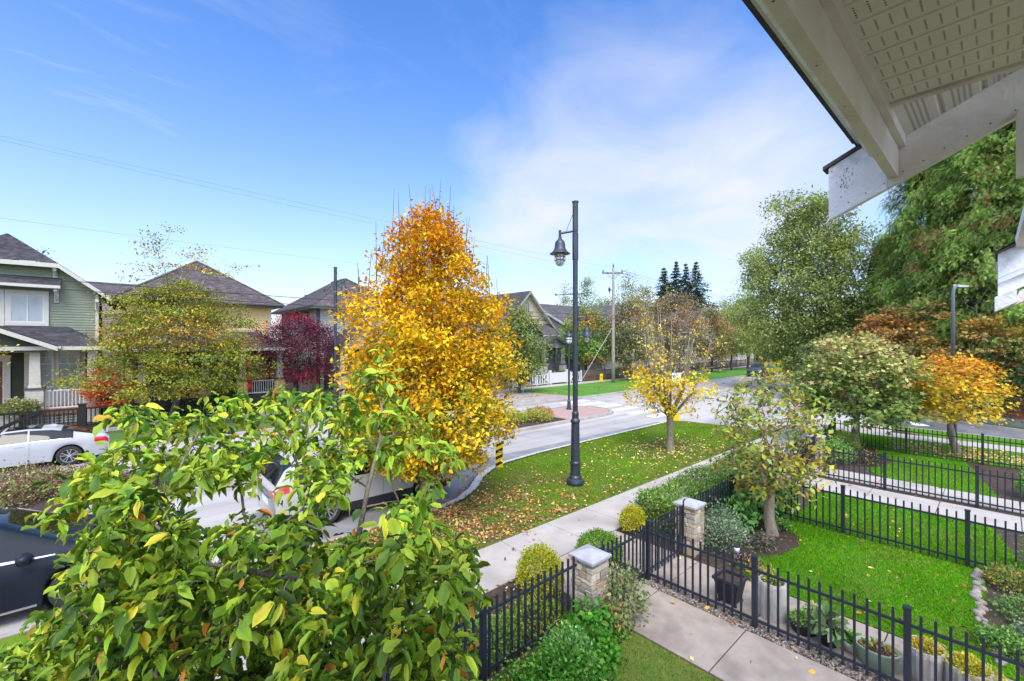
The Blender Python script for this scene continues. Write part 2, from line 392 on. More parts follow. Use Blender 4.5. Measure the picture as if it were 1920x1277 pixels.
struct('ground', MB().sheet([(-400,-400),(600,-400),(600,600),(-400,600)], -.17), FARGR)
struct('road', MB().sheet([(-70,9.3),(220,9.3),(220,24.4),(-70,24.4)], -.12), ROADM)
struct('road', MB().sheet([(22.8,-60),(44,-60),(44,12.3),(22.8,12.3)], -.126), LANEM)
# pale mouth of the side road, with the darker patches of the lane beyond
struct('road', MB().sheet([(23,9.28),(40,9.28),(36.5,6.6),(33.5,5.2),(30.5,4.9),(29.4,4.6),(26,6),(23,8)], -.121), ROADM)
def arc(cx, cy, r, a0, a1, n=10): return [(cx+r*math.cos(R(a0+(a1-a0)*i/n)), cy+r*math.sin(R(a0+(a1-a0)*i/n))) for i in range(n+1)]
near_kerb = [(-70,9.85),(6.2,9.85),(7.0,10.05),(7.8,10.55),(8.6,11.25),(9.4,11.7),(10.4,11.98),(12.3,12.14),(22.1,12.15)] + [(22.7,11.95),(23.0,11.5),(23.1,10.6),(23.3,9.9),(24.2,9.3),(26.3,8.3),(28.2,6.9),(29.2,5.4),(29.55,3.6),(29.6,1),(29.6,-60)]
def kerb(name, line, m, w=.16, z1=.012, z0=-.16, side=1):
    mb = MB(); pts = [Vector((x,y,0)) for x,y in line]; nrm = []
    for i in range(len(pts)):
        d = (pts[min(i+1,len(pts)-1)]-pts[max(i-1,0)]).normalized(); nrm.append(Vector((-d.y,d.x,0))*side)
    vs = []
    for p, n in zip(pts, nrm):
        q = p - n*w; o = p + n*.03
        vs += [(o.x,o.y,z0),(p.x,p.y,z1-.015),(p.x-n.x*.02,p.y-n.y*.02,z1),(q.x,q.y,z1),(q.x,q.y,z0)]
    fs = []
    for i in range(len(pts)-1):
        for k in range(4): a = 5*i+k; fs.append((a,a+5,a+6,a+1))
    mb.add(vs, fs)
    return struct(name, mb, m, smooth=False)
struct('ground', MB().prism(near_kerb + [(-70,-60)], -.3, -.004), SOIL)
kerb('kerb', near_kerb[:2], KERB); kerb('kerb', near_kerb[1:10], KERBW, w=.30); kerb('kerb', near_kerb[9:], KERB)
# darker gutter strip of newer asphalt
struct('road', MB().sheet([(2.5,9.88),(6.2,9.88),(7.0,10.08),(7.8,10.58),(8.6,11.28),(9.4,11.73),(10.4,12.01),(12.3,12.17),(22.2,12.18),(22.2,12.75),(14,12.95),(10.4,13.1),(8.2,13.0),(6,12.9),(2.5,12.9)], -.116), mat('gutter_asphalt', (.20,.20,.205), (.29,.285,.285), 1.5, .85, .3, 120, c3=(.14,.14,.15), scale3=.9, amt3=.6))
struct('road', MB().sheet([(29.8,4.7),(32.8,4.9),(34.4,4.2),(33.6,2.6),(31.5,1.2),(29.7,1.5)], -.118), PATCH)
struct('road_marking', MB().sheet([(31.3,3.1),(32.3,3.75),(32.6,3.2),(31.6,2.55)], -.113), PAINT)
# worn wheel tracks and stains along the carriageway
t_ = ROADM.node_tree; b_ = t_.nodes['Principled BSDF']; src_ = b_.inputs['Base Color'].links[0].from_socket
co_ = N(t_, 'ShaderNodeTexCoord'); mp_ = N(t_, 'ShaderNodeMapping'); mp_.inputs['Scale'].default_value = (.05, 1.1, 1); t_.links.new(co_.outputs['Object'], mp_.inputs[0])
nz_ = N(t_, 'ShaderNodeTexNoise'); nz_.inputs['Scale'].default_value = 1.0; nz_.inputs['Detail'].default_value = 6; t_.links.new(mp_.outputs[0], nz_.inputs['Vector'])
mr_ = N(t_, 'ShaderNodeMapRange'); mr_.inputs[1].default_value = .4; mr_.inputs[2].default_value = .65; mr_.inputs[3].default_value = 1.06; mr_.inputs[4].default_value = .74; t_.links.new(nz_.outputs[0], mr_.inputs[0])
hv_ = N(t_, 'ShaderNodeHueSaturation'); t_.links.new(src_, hv_.inputs['Color']); t_.links.new(mr_.outputs[0], hv_.inputs['Value']); t_.links.new(hv_.outputs[0], b_.inputs['Base Color'])
# crosswalk: one sheet per painted bar
for i, tt in enumerate((21.0, 19.55, 18.1, 16.65, 15.2, 13.75)):
    s0 = 23.75 - .1*i
    struct('road_marking', MB().sheet([(s0,tt-.32),(s0+2.75,tt-.40),(s0+2.75,tt+.30),(s0,tt+.38)], -.112), PAINT)
# manholes and tar cracks
for s_, t_ in ((34.3,15.3),(33.4,13.9),(3,21)):
    o = struct('manhole_cover', MB().lathe([(.38,-.117),(.38,-.110),(.3,-.110)], 18, (s_,t_)), mat('iron', (.05,.05,.05), (.1,.1,.1), 20, .6))
rg = np.random.default_rng(5)
mb = MB()
for k in range(16):
    s_ = rg.uniform(10, 60); t_ = rg.choice([13.9, 15.2, 20.8, 13.2]) + rg.normal()*.1; L = rg.uniform(1.5, 6); n = 7
    pts = [(s_+L*i/n, t_+rg.normal()*.06) for i in range(n+1)]
    for (a,b),(c,d) in zip(pts, pts[1:]): mb.add([(a,b-.014,-.1155),(c,d-.014,-.1155),(c,d+.014,-.1155),(a,b+.014,-.1155)], [(0,1,2,3)])
struct('road_crack', mb, PATCH)

# far side of the street
far_kerb = [(220,21.85),(17.5,21.85),(16.4,22.1),(15.3,22.9),(14.3,23.8),(13,24.15),(-70,24.15)]
struct('ground', MB().prism(far_kerb + [(-70,200),(220,200)], -.3, -.004), FARGR)
kerb('kerb', far_kerb, KERB)
struct('pavement', MB().prism([(-70,28.6),(220,28.6),(220,29.9),(-70,29.9)], -.05, .012), CONC)
struct('pavement', MB().prism([(20.2,22.0),(27.2,22.0),(26.2,25.5),(25.5,28.59),(20.6,28.59)], -.05, .010), mat('dusty_concrete', (.30,.27,.235), (.42,.385,.34), 2, .9, .4, 60, c3=(.2,.14,.09), scale3=2.2, amt3=.6))
struct('lawn', MB().prism([(26.9,22.05),(110,22.05),(110,28.55),(25.7,28.55),(26.3,25.5)], -.05, .016), mat('bright_turf', (.05,.19,.008), (.10,.27,.02), .9, .95, .8, 30, c3=(.17,.22,.05), scale3=.5, amt3=.5))
struct('lawn', MB().prism([(-40,24.35),(13,24.35),(14.6,23.9),(16.6,22.4),(20.1,22.1),(20.5,28.55),(-40,28.55)], -.05, .016), mat('far_verge_turf', (.06,.14,.02), (.10,.19,.035), 1.8, .95, .5, 40, c3=(.14,.10,.05), scale3=1.2, amt3=.5))
struct('ground', MB().prism([(-70,30.0),(220,30.0),(220,60),(-70,60)], -.05, .006), mat('garden_soil', (.05,.042,.028), (.10,.11,.05), 2, .95, .6, 20))
# land on the other side of the lane
struct('ground', MB().prism([(31.4,-3.2),(28,-9.7),(20,-60),(220,-60),(220,12.1),(42,12.1),(39.6,11.4),(38.2,9.8),(36.6,6.8)], -.3, .0), FARGR)
kerb('kerb', [(28,-9.7),(31.4,-3.2),(36.6,6.8),(38.2,9.8),(39.6,11.4),(42,12.1),(220,12.1)], KERB, side=1)

# ---- the median island
med = [(-60,15.75),(22.0,15.75)] + arc(21.8,17.6,1.85,-80,80,12) + [(22.0,19.45),(-60,19.45)]
struct('ground', MB().prism(med, -.2, -.01), SOIL)
kerb('kerb', med[:-1] + [med[-1]], KERB, w=.2, z1=.03, side=-1)
BRICK = mat('brick_paving', (.38,.24,.205), (.50,.35,.30), 30, .9, .3, 60, c3=(.30,.22,.20), scale3=3, amt3=.5)
mb = MB(); mi = 0
poly_t = lambda s_: 1.62 if s_ < 22 else math.sqrt(max(0, 1.62**2 - (s_-21.8)**2))
for i in range(26):
    s0 = 18.6 + i*.19
    if s0 > 23.25: break
    h = poly_t(s0+.1); t0 = 17.6-h
    while t0 < 17.6+h-.05:
        t1 = min(t0+.36*(1 if i % 2 == 0 else .98), 17.6+h)
        mb.box(s0+.006, s0+.184, t0+.006, t1-.006, -.02, .014+.003*((i*7+int(t0*10)) % 3)); t0 = t1
struct('pavement', mb, BRICK)

# ---- pavements on this side, slab by slab with open joints
def slabs(name, m, s0, s1, t0, t1, step, axis='x', z=.016, start=0):
    mb = MB(); g = .008
    if axis == 'x':
        a = s0 + start
        if start: mb.box(s0, a-g, t0, t1, -.05, z)
        while a < s1 - .05:
            b = min(a+step, s1); mb.box(a+g, b-g, t0, t1, -.05, z); a = b
    else:
        a = t0 + start
        if start: mb.box(s0, s1, t0, a-g, -.05, z)
        while a < t1 - .05:
            b = min(a+step, t1); mb.box(s0, s1, a+g, b-g, -.05, z); a = b
    return struct(name, mb, m, bevel=.006)
slabs('pavement', CONC, -20, 26.0, 5.92, 7.22, 1.42, start=.62)
slabs('pavement', CONC, 26.0, 27.2, -30, 7.22, 1.42, 'y')
struct('pavement', MB().prism([(23.3,7.4),(23.3,9.6),(24.2,9.1),(26.2,8.1),(28.0,6.7),(28.95,5.3),(29.3,3.6),(27.22,3.6),(27.22,7.4)], -.05, .012), mat('tan_concrete', (.42,.375,.29), (.50,.45,.36), 2, .88, .3, 60, c3=(.32,.28,.22), scale3=.8, amt3=.4))
for (a, b) in ((5.74, 6.98), (7.36, 8.45), (15.2, 16.45), (16.85, 18.0)):
    m = CONCW if a < 8 else CONC
    slabs('path', m, a, b, -8, 5.90, 1.42, 'y', start=.62)

# ---- lawns
def lawn(poly, name='lawn', m=GRASSM, z=.012): return struct(name, MB().prism(poly, -.05, z), m)
verge = [(7.2,7.24),(23.1,7.24),(23.05,9.9),(22.9,11.3),(22.5,11.85),(22.1,11.98),(12.3,11.97),(10.4,11.8),(9.5,11.5),(8.75,11.05),(7.9,10.3),(7.1,9.85),(6.2,9.66),(-20,9.66),(-20,7.24)]
VERGEM = mat('verge_turf', (.09,.18,.012), (.15,.25,.02), 1.1, .95, .6, 50, spec=.05, c3=(.13,.095,.055), scale3=.55, amt3=.75)
lawn(verge, m=VERGEM)
lawn([(8.5,-.2),(9.9,.25),(11.3,.2),(12.05,.35),(12.05,4.0),(11.6,3.6),(11.2,3.0),(10.6,2.85),(9.9,3.0),(9.3,3.4),(8.9,3.5),(8.5,3.0)])
lawn([(12.15,-.4),(15.1,.2),(15.15,3.2),(14.6,3.6),(13.4,3.4),(12.15,3.5)])
lawn([(18.05,0.1),(22.4,0.9),(22.4,3.4),(21.7,3.2),(20.8,2.6),(19.9,2.7),(18.9,3.1),(18.05,2.6)])
lawn([(22.6,-20),(25.95,-20),(25.95,5.5),(22.6,4.6)])
lawn([(27.25,-20),(29.35,-20),(29.35,3.2),(28.3,3.5),(27.25,2.6)])
lawn([(5.70,-2),(5.70,3.64),(5.5,3.70),(5.25,3.62),(4.9,3.5),(4.6,3.25),(4.3,3.05),(3.9,2.6),(2.6,1),(2,-2)], m=mat('near_turf', (.10,.16,.02), (.16,.20,.03), 5, .95, .6, 60, c3=(.06,.16,.01), scale3=2, amt3=.6))

# ---- grass blades and fallen leaves
def inpoly(P, poly):
    x, y = P[:,0], P[:,1]; c = np.zeros(len(P), bool); n = len(poly)
    for i in range(n):
        x1, y1 = poly[i]; x2, y2 = poly[(i+1) % n]
        if y1 == y2: continue
        k = ((y1 > y) != (y2 > y)) & (x < (x2-x1)*(y-y1)/(y2-y1) + x1); c ^= k
    return c
def grass(polys, n, h, cols, w, seed, label, patch=None):
    rng = np.random.default_rng(seed); P = []
    for poly, dens in polys:
        a = np.array(poly); lo, hi = a.min(0), a.max(0)
        p = rng.uniform(lo, hi, (int(n*dens), 2)); P.append(p[inpoly(p, poly)])
    P = np.concatenate(P); m = len(P); P = P+rng.normal(size=P.shape)*.028
    g_ = np.sin(P[:,0]*.9+2+np.sin(P[:,1]*1.3))*np.sin(P[:,1]*1.1+np.sin(P[:,0]*1.9)*.8)
    f = np.sin(P[:,0]*1.7+np.sin(P[:,1]*2.3)*1.2)*np.sin(P[:,1]*1.9+1+np.sin(P[:,0]*.9))
    cen = np.column_stack([P, np.full(m, .008)])
    d = np.column_stack([rng.normal(size=(m,2))*.65, np.ones(m)]); nn = runit(m, rng)
    col = pal(cols, m, w, .28, rng) * (1+.2*f)[:,None]
    yq = rng.uniform(size=m) < np.clip(.12+.45*g_, 0, .6); col[yq] = col[yq]*np.array([1.75,1.12,1.3])
    dq = rng.uniform(size=m) < .05; col[dq] = pal([(.30,.26,.10),(.22,.17,.08)], dq.sum(), None, .2, rng)
    if patch is not None:
        q, pc = patch(P, rng); col[q] = pal(pc, q.sum(), None, .2, rng)
    o = leafmesh('grass', cen, d, nn, h*rng.uniform(.5, 1.2, m), col, T_BLADE, BLADE, asp=np.full(m, 1.6))
    return tag(o, label, 'grass', kind='stuff')
G1 = [(.085,.30,.006),(.125,.38,.010),(.045,.20,.005),(.20,.38,.02)]
grass([([(8.5,-.2),(9.9,.25),(11.3,.2),(12.05,.35),(12.05,4.0),(11.6,3.6),(11.2,3.0),(10.6,2.85),(9.9,3.0),(9.3,3.4),(8.9,3.5),(8.5,3.0)], 1.0),
       ([(12.15,-.4),(15.1,.2),(15.15,3.2),(14.6,3.6),(13.4,3.4),(12.15,3.5)], .75),
       ([(18.05,0.1),(22.4,0.9),(22.4,3.4),(21.7,3.2),(20.8,2.6),(19.9,2.7),(18.9,3.1),(18.05,2.6)], .5),
       ([(22.6,-6),(25.95,-6),(25.95,5.5),(22.6,4.6)], .4)], 60000, .052, G1, (4,4,2,1), 21, 'short bright green grass of the fenced front lawns')
def vp(P, rng):
    d1 = np.hypot(P[:,0]-5.9, (P[:,1]-9.6)); d2 = np.hypot((P[:,0]-16.3)/1.5, P[:,1]-8.8); d3 = np.abs(P[:,1]-7.3)
    q = (rng.uniform(size=len(P)) < np.clip(1.05-d1/4.2, 0, 1)) | (rng.uniform(size=len(P)) < np.clip(1.2-d2/1.5, 0, 1)) | (rng.uniform(size=len(P)) < np.clip(.8-d3/.5, 0, 1)) | (rng.uniform(size=len(P)) < .12)
    return q, [(.22,.17,.07),(.17,.13,.06),(.25,.22,.12),(.13,.13,.05)]
grass([([(3,7.24),(23.1,7.24),(23.05,9.9),(22.5,11.85),(22.1,11.98),(12.3,11.97),(10.4,11.8),(9.5,11.5),(8.75,11.05),(7.9,10.3),(7.1,9.85),(6.2,9.66),(3,9.66)], 1.0)], 130000, .06, [(.11,.27,.008),(.17,.35,.015),(.25,.34,.045),(.06,.16,.01)], (4,4,2,1), 22, 'patchy green and straw coloured grass of the street verge', vp)
grass([([(5.70,.8),(5.70,3.64),(5.5,3.70),(5.25,3.62),(4.9,3.5),(4.6,3.25),(4.3,3.05),(3.9,2.6),(3.6,1.2)], 1.0)], 30000, .035, [(.10,.20,.01),(.18,.25,.02),(.26,.26,.05),(.05,.18,.006)], None, 23, 'mossy short grass beside the near garden path')

def litter(P, size, cols, w, seed, label, z=.03):
    rng = np.random.default_rng(seed); n = len(P)
    cen = np.column_stack([P[:,0], P[:,1], (P[:,2] if P.shape[1] > 2 else np.full(n, z)) + rng.uniform(0, .015, n)])
    d = runit(n, rng)*np.array([1,1,.25]); nn = np.column_stack([rng.normal(size=(n,2))*.65, np.ones(n)])
    o = leafmesh('fallen_leaves', cen, d, nn, size*rng.uniform(.4, 1.35, n), pal(cols, n, w, .2, rng), T_DIA, LITTER)
    return tag(o, label, 'leaves', kind='stuff')
LC = [(.58,.34,.07),(.46,.20,.05),(.26,.12,.05),(.62,.46,.20),(.36,.25,.14),(.20,.11,.06)]
rng = np.random.default_rng(31)
def scatter(n, cx, cy, sx, sy, poly):
    n = int(n*1.8); p = np.column_stack([rng.normal(cx, sx, n), rng.normal(cy, sy, n)])
    k = np.sin(p[:,0]*3.1+np.sin(p[:,1]*4.3)*1.4)*np.sin(p[:,1]*3.7+np.sin(p[:,0]*2.7)*1.2)+.35*np.sin(p[:,0]*9+p[:,1]*7)
    p = p[rng.uniform(size=n) < np.clip(.45+.55*k, .06, 1)]; return p[inpoly(p, poly)]
litter(np.concatenate([scatter(9000, 5.9, 8.7, 2.0, 1.0, verge), scatter(450, 9, 8.2, 2.2, 1.2, verge), scatter(500, 9.0, 7.6, 3.5, .25, verge)]), .075, LC, None, 32, 'orange and brown fallen leaves under the golden verge tree')
litter(np.concatenate([scatter(1500, 16.3, 8.8, 1.6, 1.0, verge), scatter(800, 13, 9.0, 3.8, 1.6, verge)]), .075, [(.75,.62,.12),(.80,.70,.30),(.62,.45,.2),(.55,.38,.12)], None, 33, 'pale yellow fallen leaves on the verge around the thin tree')
sw = [(3,5.95),(26,5.95),(26,7.2),(3,7.2)]
litter(np.concatenate([scatter(120, 6, 6.9, 2.5, .5, sw), rng.uniform((5.7,0.5),(8.4,5.8),(34,2)), rng.uniform((8.6,.4),(12,3.6),(60,2)), rng.uniform((12.3,.3),(15,3.3),(40,2)), rng.uniform((15,.3),(22,3.3),(60,2))]), .085, LC, (4,3,1,3,1,3), 34, 'scattered autumn leaves on the pavement, paths and lawns')
pr = [(22.65,-6),(25.9,-6),(25.9,3.2),(22.65,3.2)]
litter(scatter(2600, 24, .6, .9, 1.5, pr), .09, [(.66,.50,.22),(.55,.40,.20),(.72,.55,.12),(.4,.25,.12)], None, 35, 'tan fallen leaves thick under the orange tree by the lane')
litter(np.column_stack([rng.uniform(0,40,1600), 24.25+np.abs(rng.normal(0,.5,1600))+2.0*(0)]), .09, [(.35,.2,.1),(.5,.3,.12),(.28,.16,.09)], None, 36, 'brown fallen leaves along the far kerb')
litter(np.column_stack([rng.uniform(6.2,11,260), rng.uniform(9.7,11.9,260), np.full(260,-.105)])[:0 or None], .07, LC, None, 37, 'leaves washed into the near gutter') if False else None
litter(np.column_stack([rng.uniform(19.5,27,420), rng.uniform(24.5,28.5,420)]), .09, [(.35,.2,.1),(.5,.3,.12),(.6,.4,.2)], None, 38, 'brown leaves on the concrete landing by the crosswalk')

rg5 = np.random.default_rng(77); uu = rg5.uniform(0,1,520)**.8; kx = np.interp(uu, np.linspace(0,1,7), [4.0,6.2,7.0,7.8,8.6,9.4,12]); ky = np.interp(kx, [4,6.2,7.0,7.8,8.6,9.4,12], [9.86,9.86,10.06,10.56,11.26,11.72,12.13])
litter(np.column_stack([kx, ky+.05+np.abs(rg5.normal(0,.14,520)), np.full(520,-.108)]), .06, LC, None, 40, 'brown and yellow leaves washed against the near kerb')
# gravel strips
def stones(name, label, P, size, cols, seed, z=.0):
    rng = np.random.default_rng(seed); n = len(P)
    ic = np.array([(1,0,0),(-1,0,0),(0,1,0),(0,-1,0),(0,0,1),(0,0,-1)], float)*.5
    fs = [(0,2,4),(2,1,4),(1,3,4),(3,0,4),(2,0,5),(1,2,5),(3,1,5),(0,3,5)]
    cen = np.column_stack([P, np.full(n, z+size*.18)])
    o = leafmesh(name, cen, runit(n, rng), runit(n, rng), size*rng.uniform(.6, 1.5, n), pal(cols, n, None, .2, rng), (ic, fs, None), LITTER)
    return tag(o, label, 'gravel', kind='stuff')
stones('gravel', 'fine grey gravel strip under the near black fence', rng.uniform((7.0,-1.5),(7.33,4.3),(6500,2)), .035, [(.26,.22,.18),(.17,.14,.11),(.36,.32,.27),(.12,.09,.07)], 41)
stones('gravel', 'pale pebbles on the median beside its kerb', rng.uniform((9,16.0),(14.2,17.6),(5000,2)), .10, [(.6,.57,.52),(.42,.40,.37),(.72,.7,.66),(.3,.28,.27)], 42)
# ================================================================ street furniture, fences, garden
IRON = mat('black_metal', (.012,.016,.026), (.022,.028,.042), 25, .42, .15, 60, spec=.5)
LAMPM = mat('lamp_paint', (.016,.024,.040), (.028,.038,.058), 12, .4, .1, 60, c3=(.05,.055,.06), scale3=5, amt3=.5, spec=.6)
STONE = mat('stone_veneer', (.36,.30,.235), (.58,.52,.44), 5, .9, .9, 26, c3=(.40,.25,.17), scale3=4.0, amt3=.7)
STONEA = mat('stone_face', (1,1,1), attr=True, rough=.9, bump=1.0, bscale=28)
STONED = mat('stone_dark', (.20,.18,.165), (.36,.32,.27), 9, .9, .9, 30)
MORTAR = mat('mortar', (.18,.15,.12), (.26,.22,.18), 20, .95)
CAPM = mat('pier_cap', (.33,.335,.35), (.42,.42,.43), 5, .8, .25, 60, c3=(.24,.24,.25), scale3=3, amt3=.4)
def fence_run(label, a, b, posts, group, h=1.02, post_h=1.07, gap=.127, pw=.07, name='metal_fence', bar=.027):
    a = Vector((*a, 0)); b = Vector((*b, 0)); root = thing(name, label, 'fence', a, group)
    L = (b-a).length; d = (b-a)/L; mb = MB()
    P = [a + d*q for q in posts]
    for p in P:
        pm = MB(); pm.box(p.x-pw/2, p.x+pw/2, p.y-pw/2, p.y+pw/2, -.02, post_h)
        pm.box(p.x-pw/2-.008, p.x+pw/2+.008, p.y-pw/2-.008, p.y+pw/2+.008, post_h, post_h+.018)
        pm.build('post', IRON, root, bevel=.004)
    mb.beam(a+Vector((0,0,.13)), b+Vector((0,0,.13)), .028, .034); mb.beam(a+Vector((0,0,h-.15)), b+Vector((0,0,h-.15)), .028, .034)
    q = gap*.5
    while q < L:
        p = a+d*q
        if all(abs(q-x) > pw*.6+.03 for x in posts):
            j = random.uniform(-.003, .003)
            mb.beam(p+Vector((j,0,.035)), p+Vector((0,j,h)), bar, bar, (d.y,-d.x,0) if False else (1,0,0))
        q += gap
    mb.build('picket_panel', IRON, root)
    return root
fg = 'black metal picket fences of the front gardens'
fence_run('black metal fence between the near garden path and the potted plants', (7.15,4.28), (7.15,-2.8), (0, 1.78, 3.5, 5.25), fg)
fence_run('black metal fence between the fenced front lawn and the next lawn beyond it', (12.1,4.36), (12.1,-3.2), (0.0, 1.96, 3.9, 5.8), fg)
fence_run('black metal fence along the second garden path, stone pier at its far end', (16.65,4.36), (16.65,-3.2), (0.0, 2.05, 3.9, 5.8), fg)
fence_run('farthest black metal fence, next to the side lane pavement', (22.5,4.74), (22.5,-5.0), (0.0, 2.25, 4.25, 6.2, 8.1), fg)
fence_run('short black fence front left of the nearest stone pier, behind the clipped bush', (5.28,4.39), (-2.0,4.39), (1.82, 3.6, 5.4), fg)
fence_run('black fence in front of the low hedge, right of the second stone pier', (9.0,4.39), (12.04,4.39), (2.1,), fg)
fence_run('black fence behind the small mixed-colour garden tree', (12.16,4.39), (14.78,4.39), (1.4,), fg)
fence_run('black fence at the corner beyond the third garden gate', (18.5,4.4), (22.44,4.72), (1.6,3.2), fg, post_h=1.1)

def pier(label, s0, t0, seed):
    root = thing('stone_pier', label, 'pillar', (s0+.19, t0+.19, 0), 'stone gate piers'); rng = random.Random(seed)
    w = .38; H = .95
    MB().box(s0+.02, s0+w-.02, t0+.02, t0+w-.02, -.02, H).build('core', MORTAR, root)
    mb = MB(); cc = []; z = 0
    SCOL = [(.50,.42,.31),(.43,.36,.27),(.55,.48,.37),(.36,.31,.24),(.30,.27,.22),(.44,.32,.21),(.50,.44,.35),(.40,.35,.28)]
    while z < H-.02:
        h = min(rng.uniform(.06, .125), H-z)
        if H-(z+h) < .04: h = H-z
        for side in range(4):
            q = 0
            while q < w-.01:
                L = min(rng.uniform(.08, .21), w-q)
                if w-(q+L) < .05: L = w-q
                o = rng.uniform(.004, .024); g = .004
                a, b = q+g, q+L-g
                if a < .01: a = -o*.8
                if b > w-.012: b = w+o*.8
                tgt = mb; k_ = rng.choice(SCOL); kk = rng.uniform(.8,1.15); cc += [tuple(v*kk for v in k_)+(1,)]*8
                if side == 0: tgt.box(s0+a, s0+b, t0-o, t0+.03, z+g, z+h-g)
                elif side == 1: tgt.box(s0-o-.001, s0+.03, t0+a, t0+b, z+g+.001, z+h-g-.001)
                elif side == 2: tgt.box(s0+w-.03, s0+w+o, t0+a, t0+b, z+g+.001, z+h-g-.001)
                else: tgt.box(s0+a, s0+b, t0+w-.03, t0+w+o, z+g, z+h-g)
                q += L
        z += h
    # roughen the faces a little
    for m_ in (mb,): m_.v = [(x+rng.uniform(-.006,.006), y+rng.uniform(-.006,.006), zz+rng.uniform(-.004,.004)) for x,y,zz in m_.v]
    o = mb.build('stone_facing', STONEA, root, bevel=.008); at = o.data.attributes.new('Col', 'FLOAT_COLOR', 'POINT'); at.data.foreach_set('color', [x for c_ in cc for x in c_])
    c = MB(); e = .05
    x0, x1, y0, y1 = s0-e, s0+w+e, t0-e, t0+w+e
    c.add([(x0,y0,H+.002),(x1,y0,H+.002),(x1,y1,H+.002),(x0,y1,H+.002),(x0,y0,H+.045),(x1,y0,H+.045),(x1,y1,H+.045),(x0,y1,H+.045),((x0+x1)/2,(y0+y1)/2,H+.135)],
        [(0,3,2,1),(0,1,5,4),(1,2,6,5),(2,3,7,6),(3,0,4,7),(4,5,8),(5,6,8),(6,7,8),(7,4,8)])
    c.build('cap', CAPM, root, bevel=.006)
pier('nearest stone gate pier with a pale pyramid cap', 5.32, 4.12, 1)
pier('second stone gate pier, between the potted garden gate and the hedge', 8.6, 4.12, 2)
pier('third stone gate pier, behind the small mixed-colour garden tree', 14.82, 4.2, 3)
pier('farthest stone gate pier, beside the dark flower bed', 18.1, 4.2, 4)

def gate(label, s0, s1, t, seed, latch):
    root = thing('garden_gate', label, 'gate', (s0, t, 0), 'black metal garden gates'); mb = MB()
    for s_ in (s0+.02, s1-.02): mb.box(s_-.018, s_+.018, t-.018, t+.018, .06, 1.0)
    mb.beam((s0+.02,t,.14), (s1-.02,t,.14), .028, .034); mb.beam((s0+.02,t,.87), (s1-.02,t,.87), .028, .034)
    mb.build('frame', IRON, root)
    p = MB(); n = int((s1-s0)/.115)
    for i in range(1, n): s_ = s0+(s1-s0)*i/n; p.box(s_-.011, s_+.011, t-.0125, t+.0125, .05, 1.02)
    p.build('pickets', IRON, root)
    l = MB(); q = s1-.04 if latch else s0+.04
    l.tube([(q,t-.03,.35),(q,t-.03,1.0),(q+.0,t-.03,1.10),(q+.03,t-.05,1.14)], .016, 6)
    l.box(q-.05, q+.05, t-.05, t-.02, .80, .86); l.build('latch', IRON, root)
gate('black garden gate between the nearest stone pier and the double post', 5.76, 7.08, 4.32, 1, False)
gate('black garden gate left of the second stone pier with a tall curved latch bar', 7.24, 8.52, 4.32, 2, True)
gate('far black garden gate beside the third stone pier', 15.28, 16.58, 4.4, 3, False)
gate('far black garden gate beside the farthest stone pier', 16.74, 18.04, 4.4, 4, True)

# ---- street lamps
GLASS = mat('lamp_glass', (.75,.76,.74), rough=.25, spec=.8)
def bell_lamp(root, c, r, name='lantern'):
    x, y, z = c                                    # z: underside of the rim
    b = MB(); b.lathe([(r*.16,z+r*1.62),(r*.20,z+r*1.42),(r*.26,z+r*1.36),(r*.42,z+r*1.22),(r*.50,z+r*.95),(r*.53,z+r*.55),(r*.62,z+r*.38),(r*.78,z+r*.18),(r*1.0,z+r*.03),(r*1.0,z),(r*.80,z+.01),(r*.5,z+r*.15)], 24, (x,y))
    o = b.build(name, LAMPM, root, smooth=True)
    g = MB(); g.lathe([(r*.43,z+r*.1),(r*.44,z-r*.35),(r*.38,z-r*.75),(r*.22,z-r*1.0),(r*.02,z-r*1.08)], 16, (x,y)); g.build('glass', GLASS, o, smooth=True)
    w = MB()
    for k in range(8):
        a = 2*math.pi*k/8; pr = [(.50,.1),(.50,-.55),(.44,-.85),(.27,-1.08),(.02,-1.17)]
        w.tube([(x+r*q*math.cos(a), y+r*q*math.sin(a), z+r*h) for q, h in pr], r*.022+.002, 4)
    for h, q in ((-.28,.5),(-.62,.51)):
        w.tube([(x+r*q*math.cos(2*math.pi*k/18), y+r*q*math.sin(2*math.pi*k/18), z+r*h) for k in range(19)], r*.03+.002, 4)
    w.build('cage', LAMPM, o)
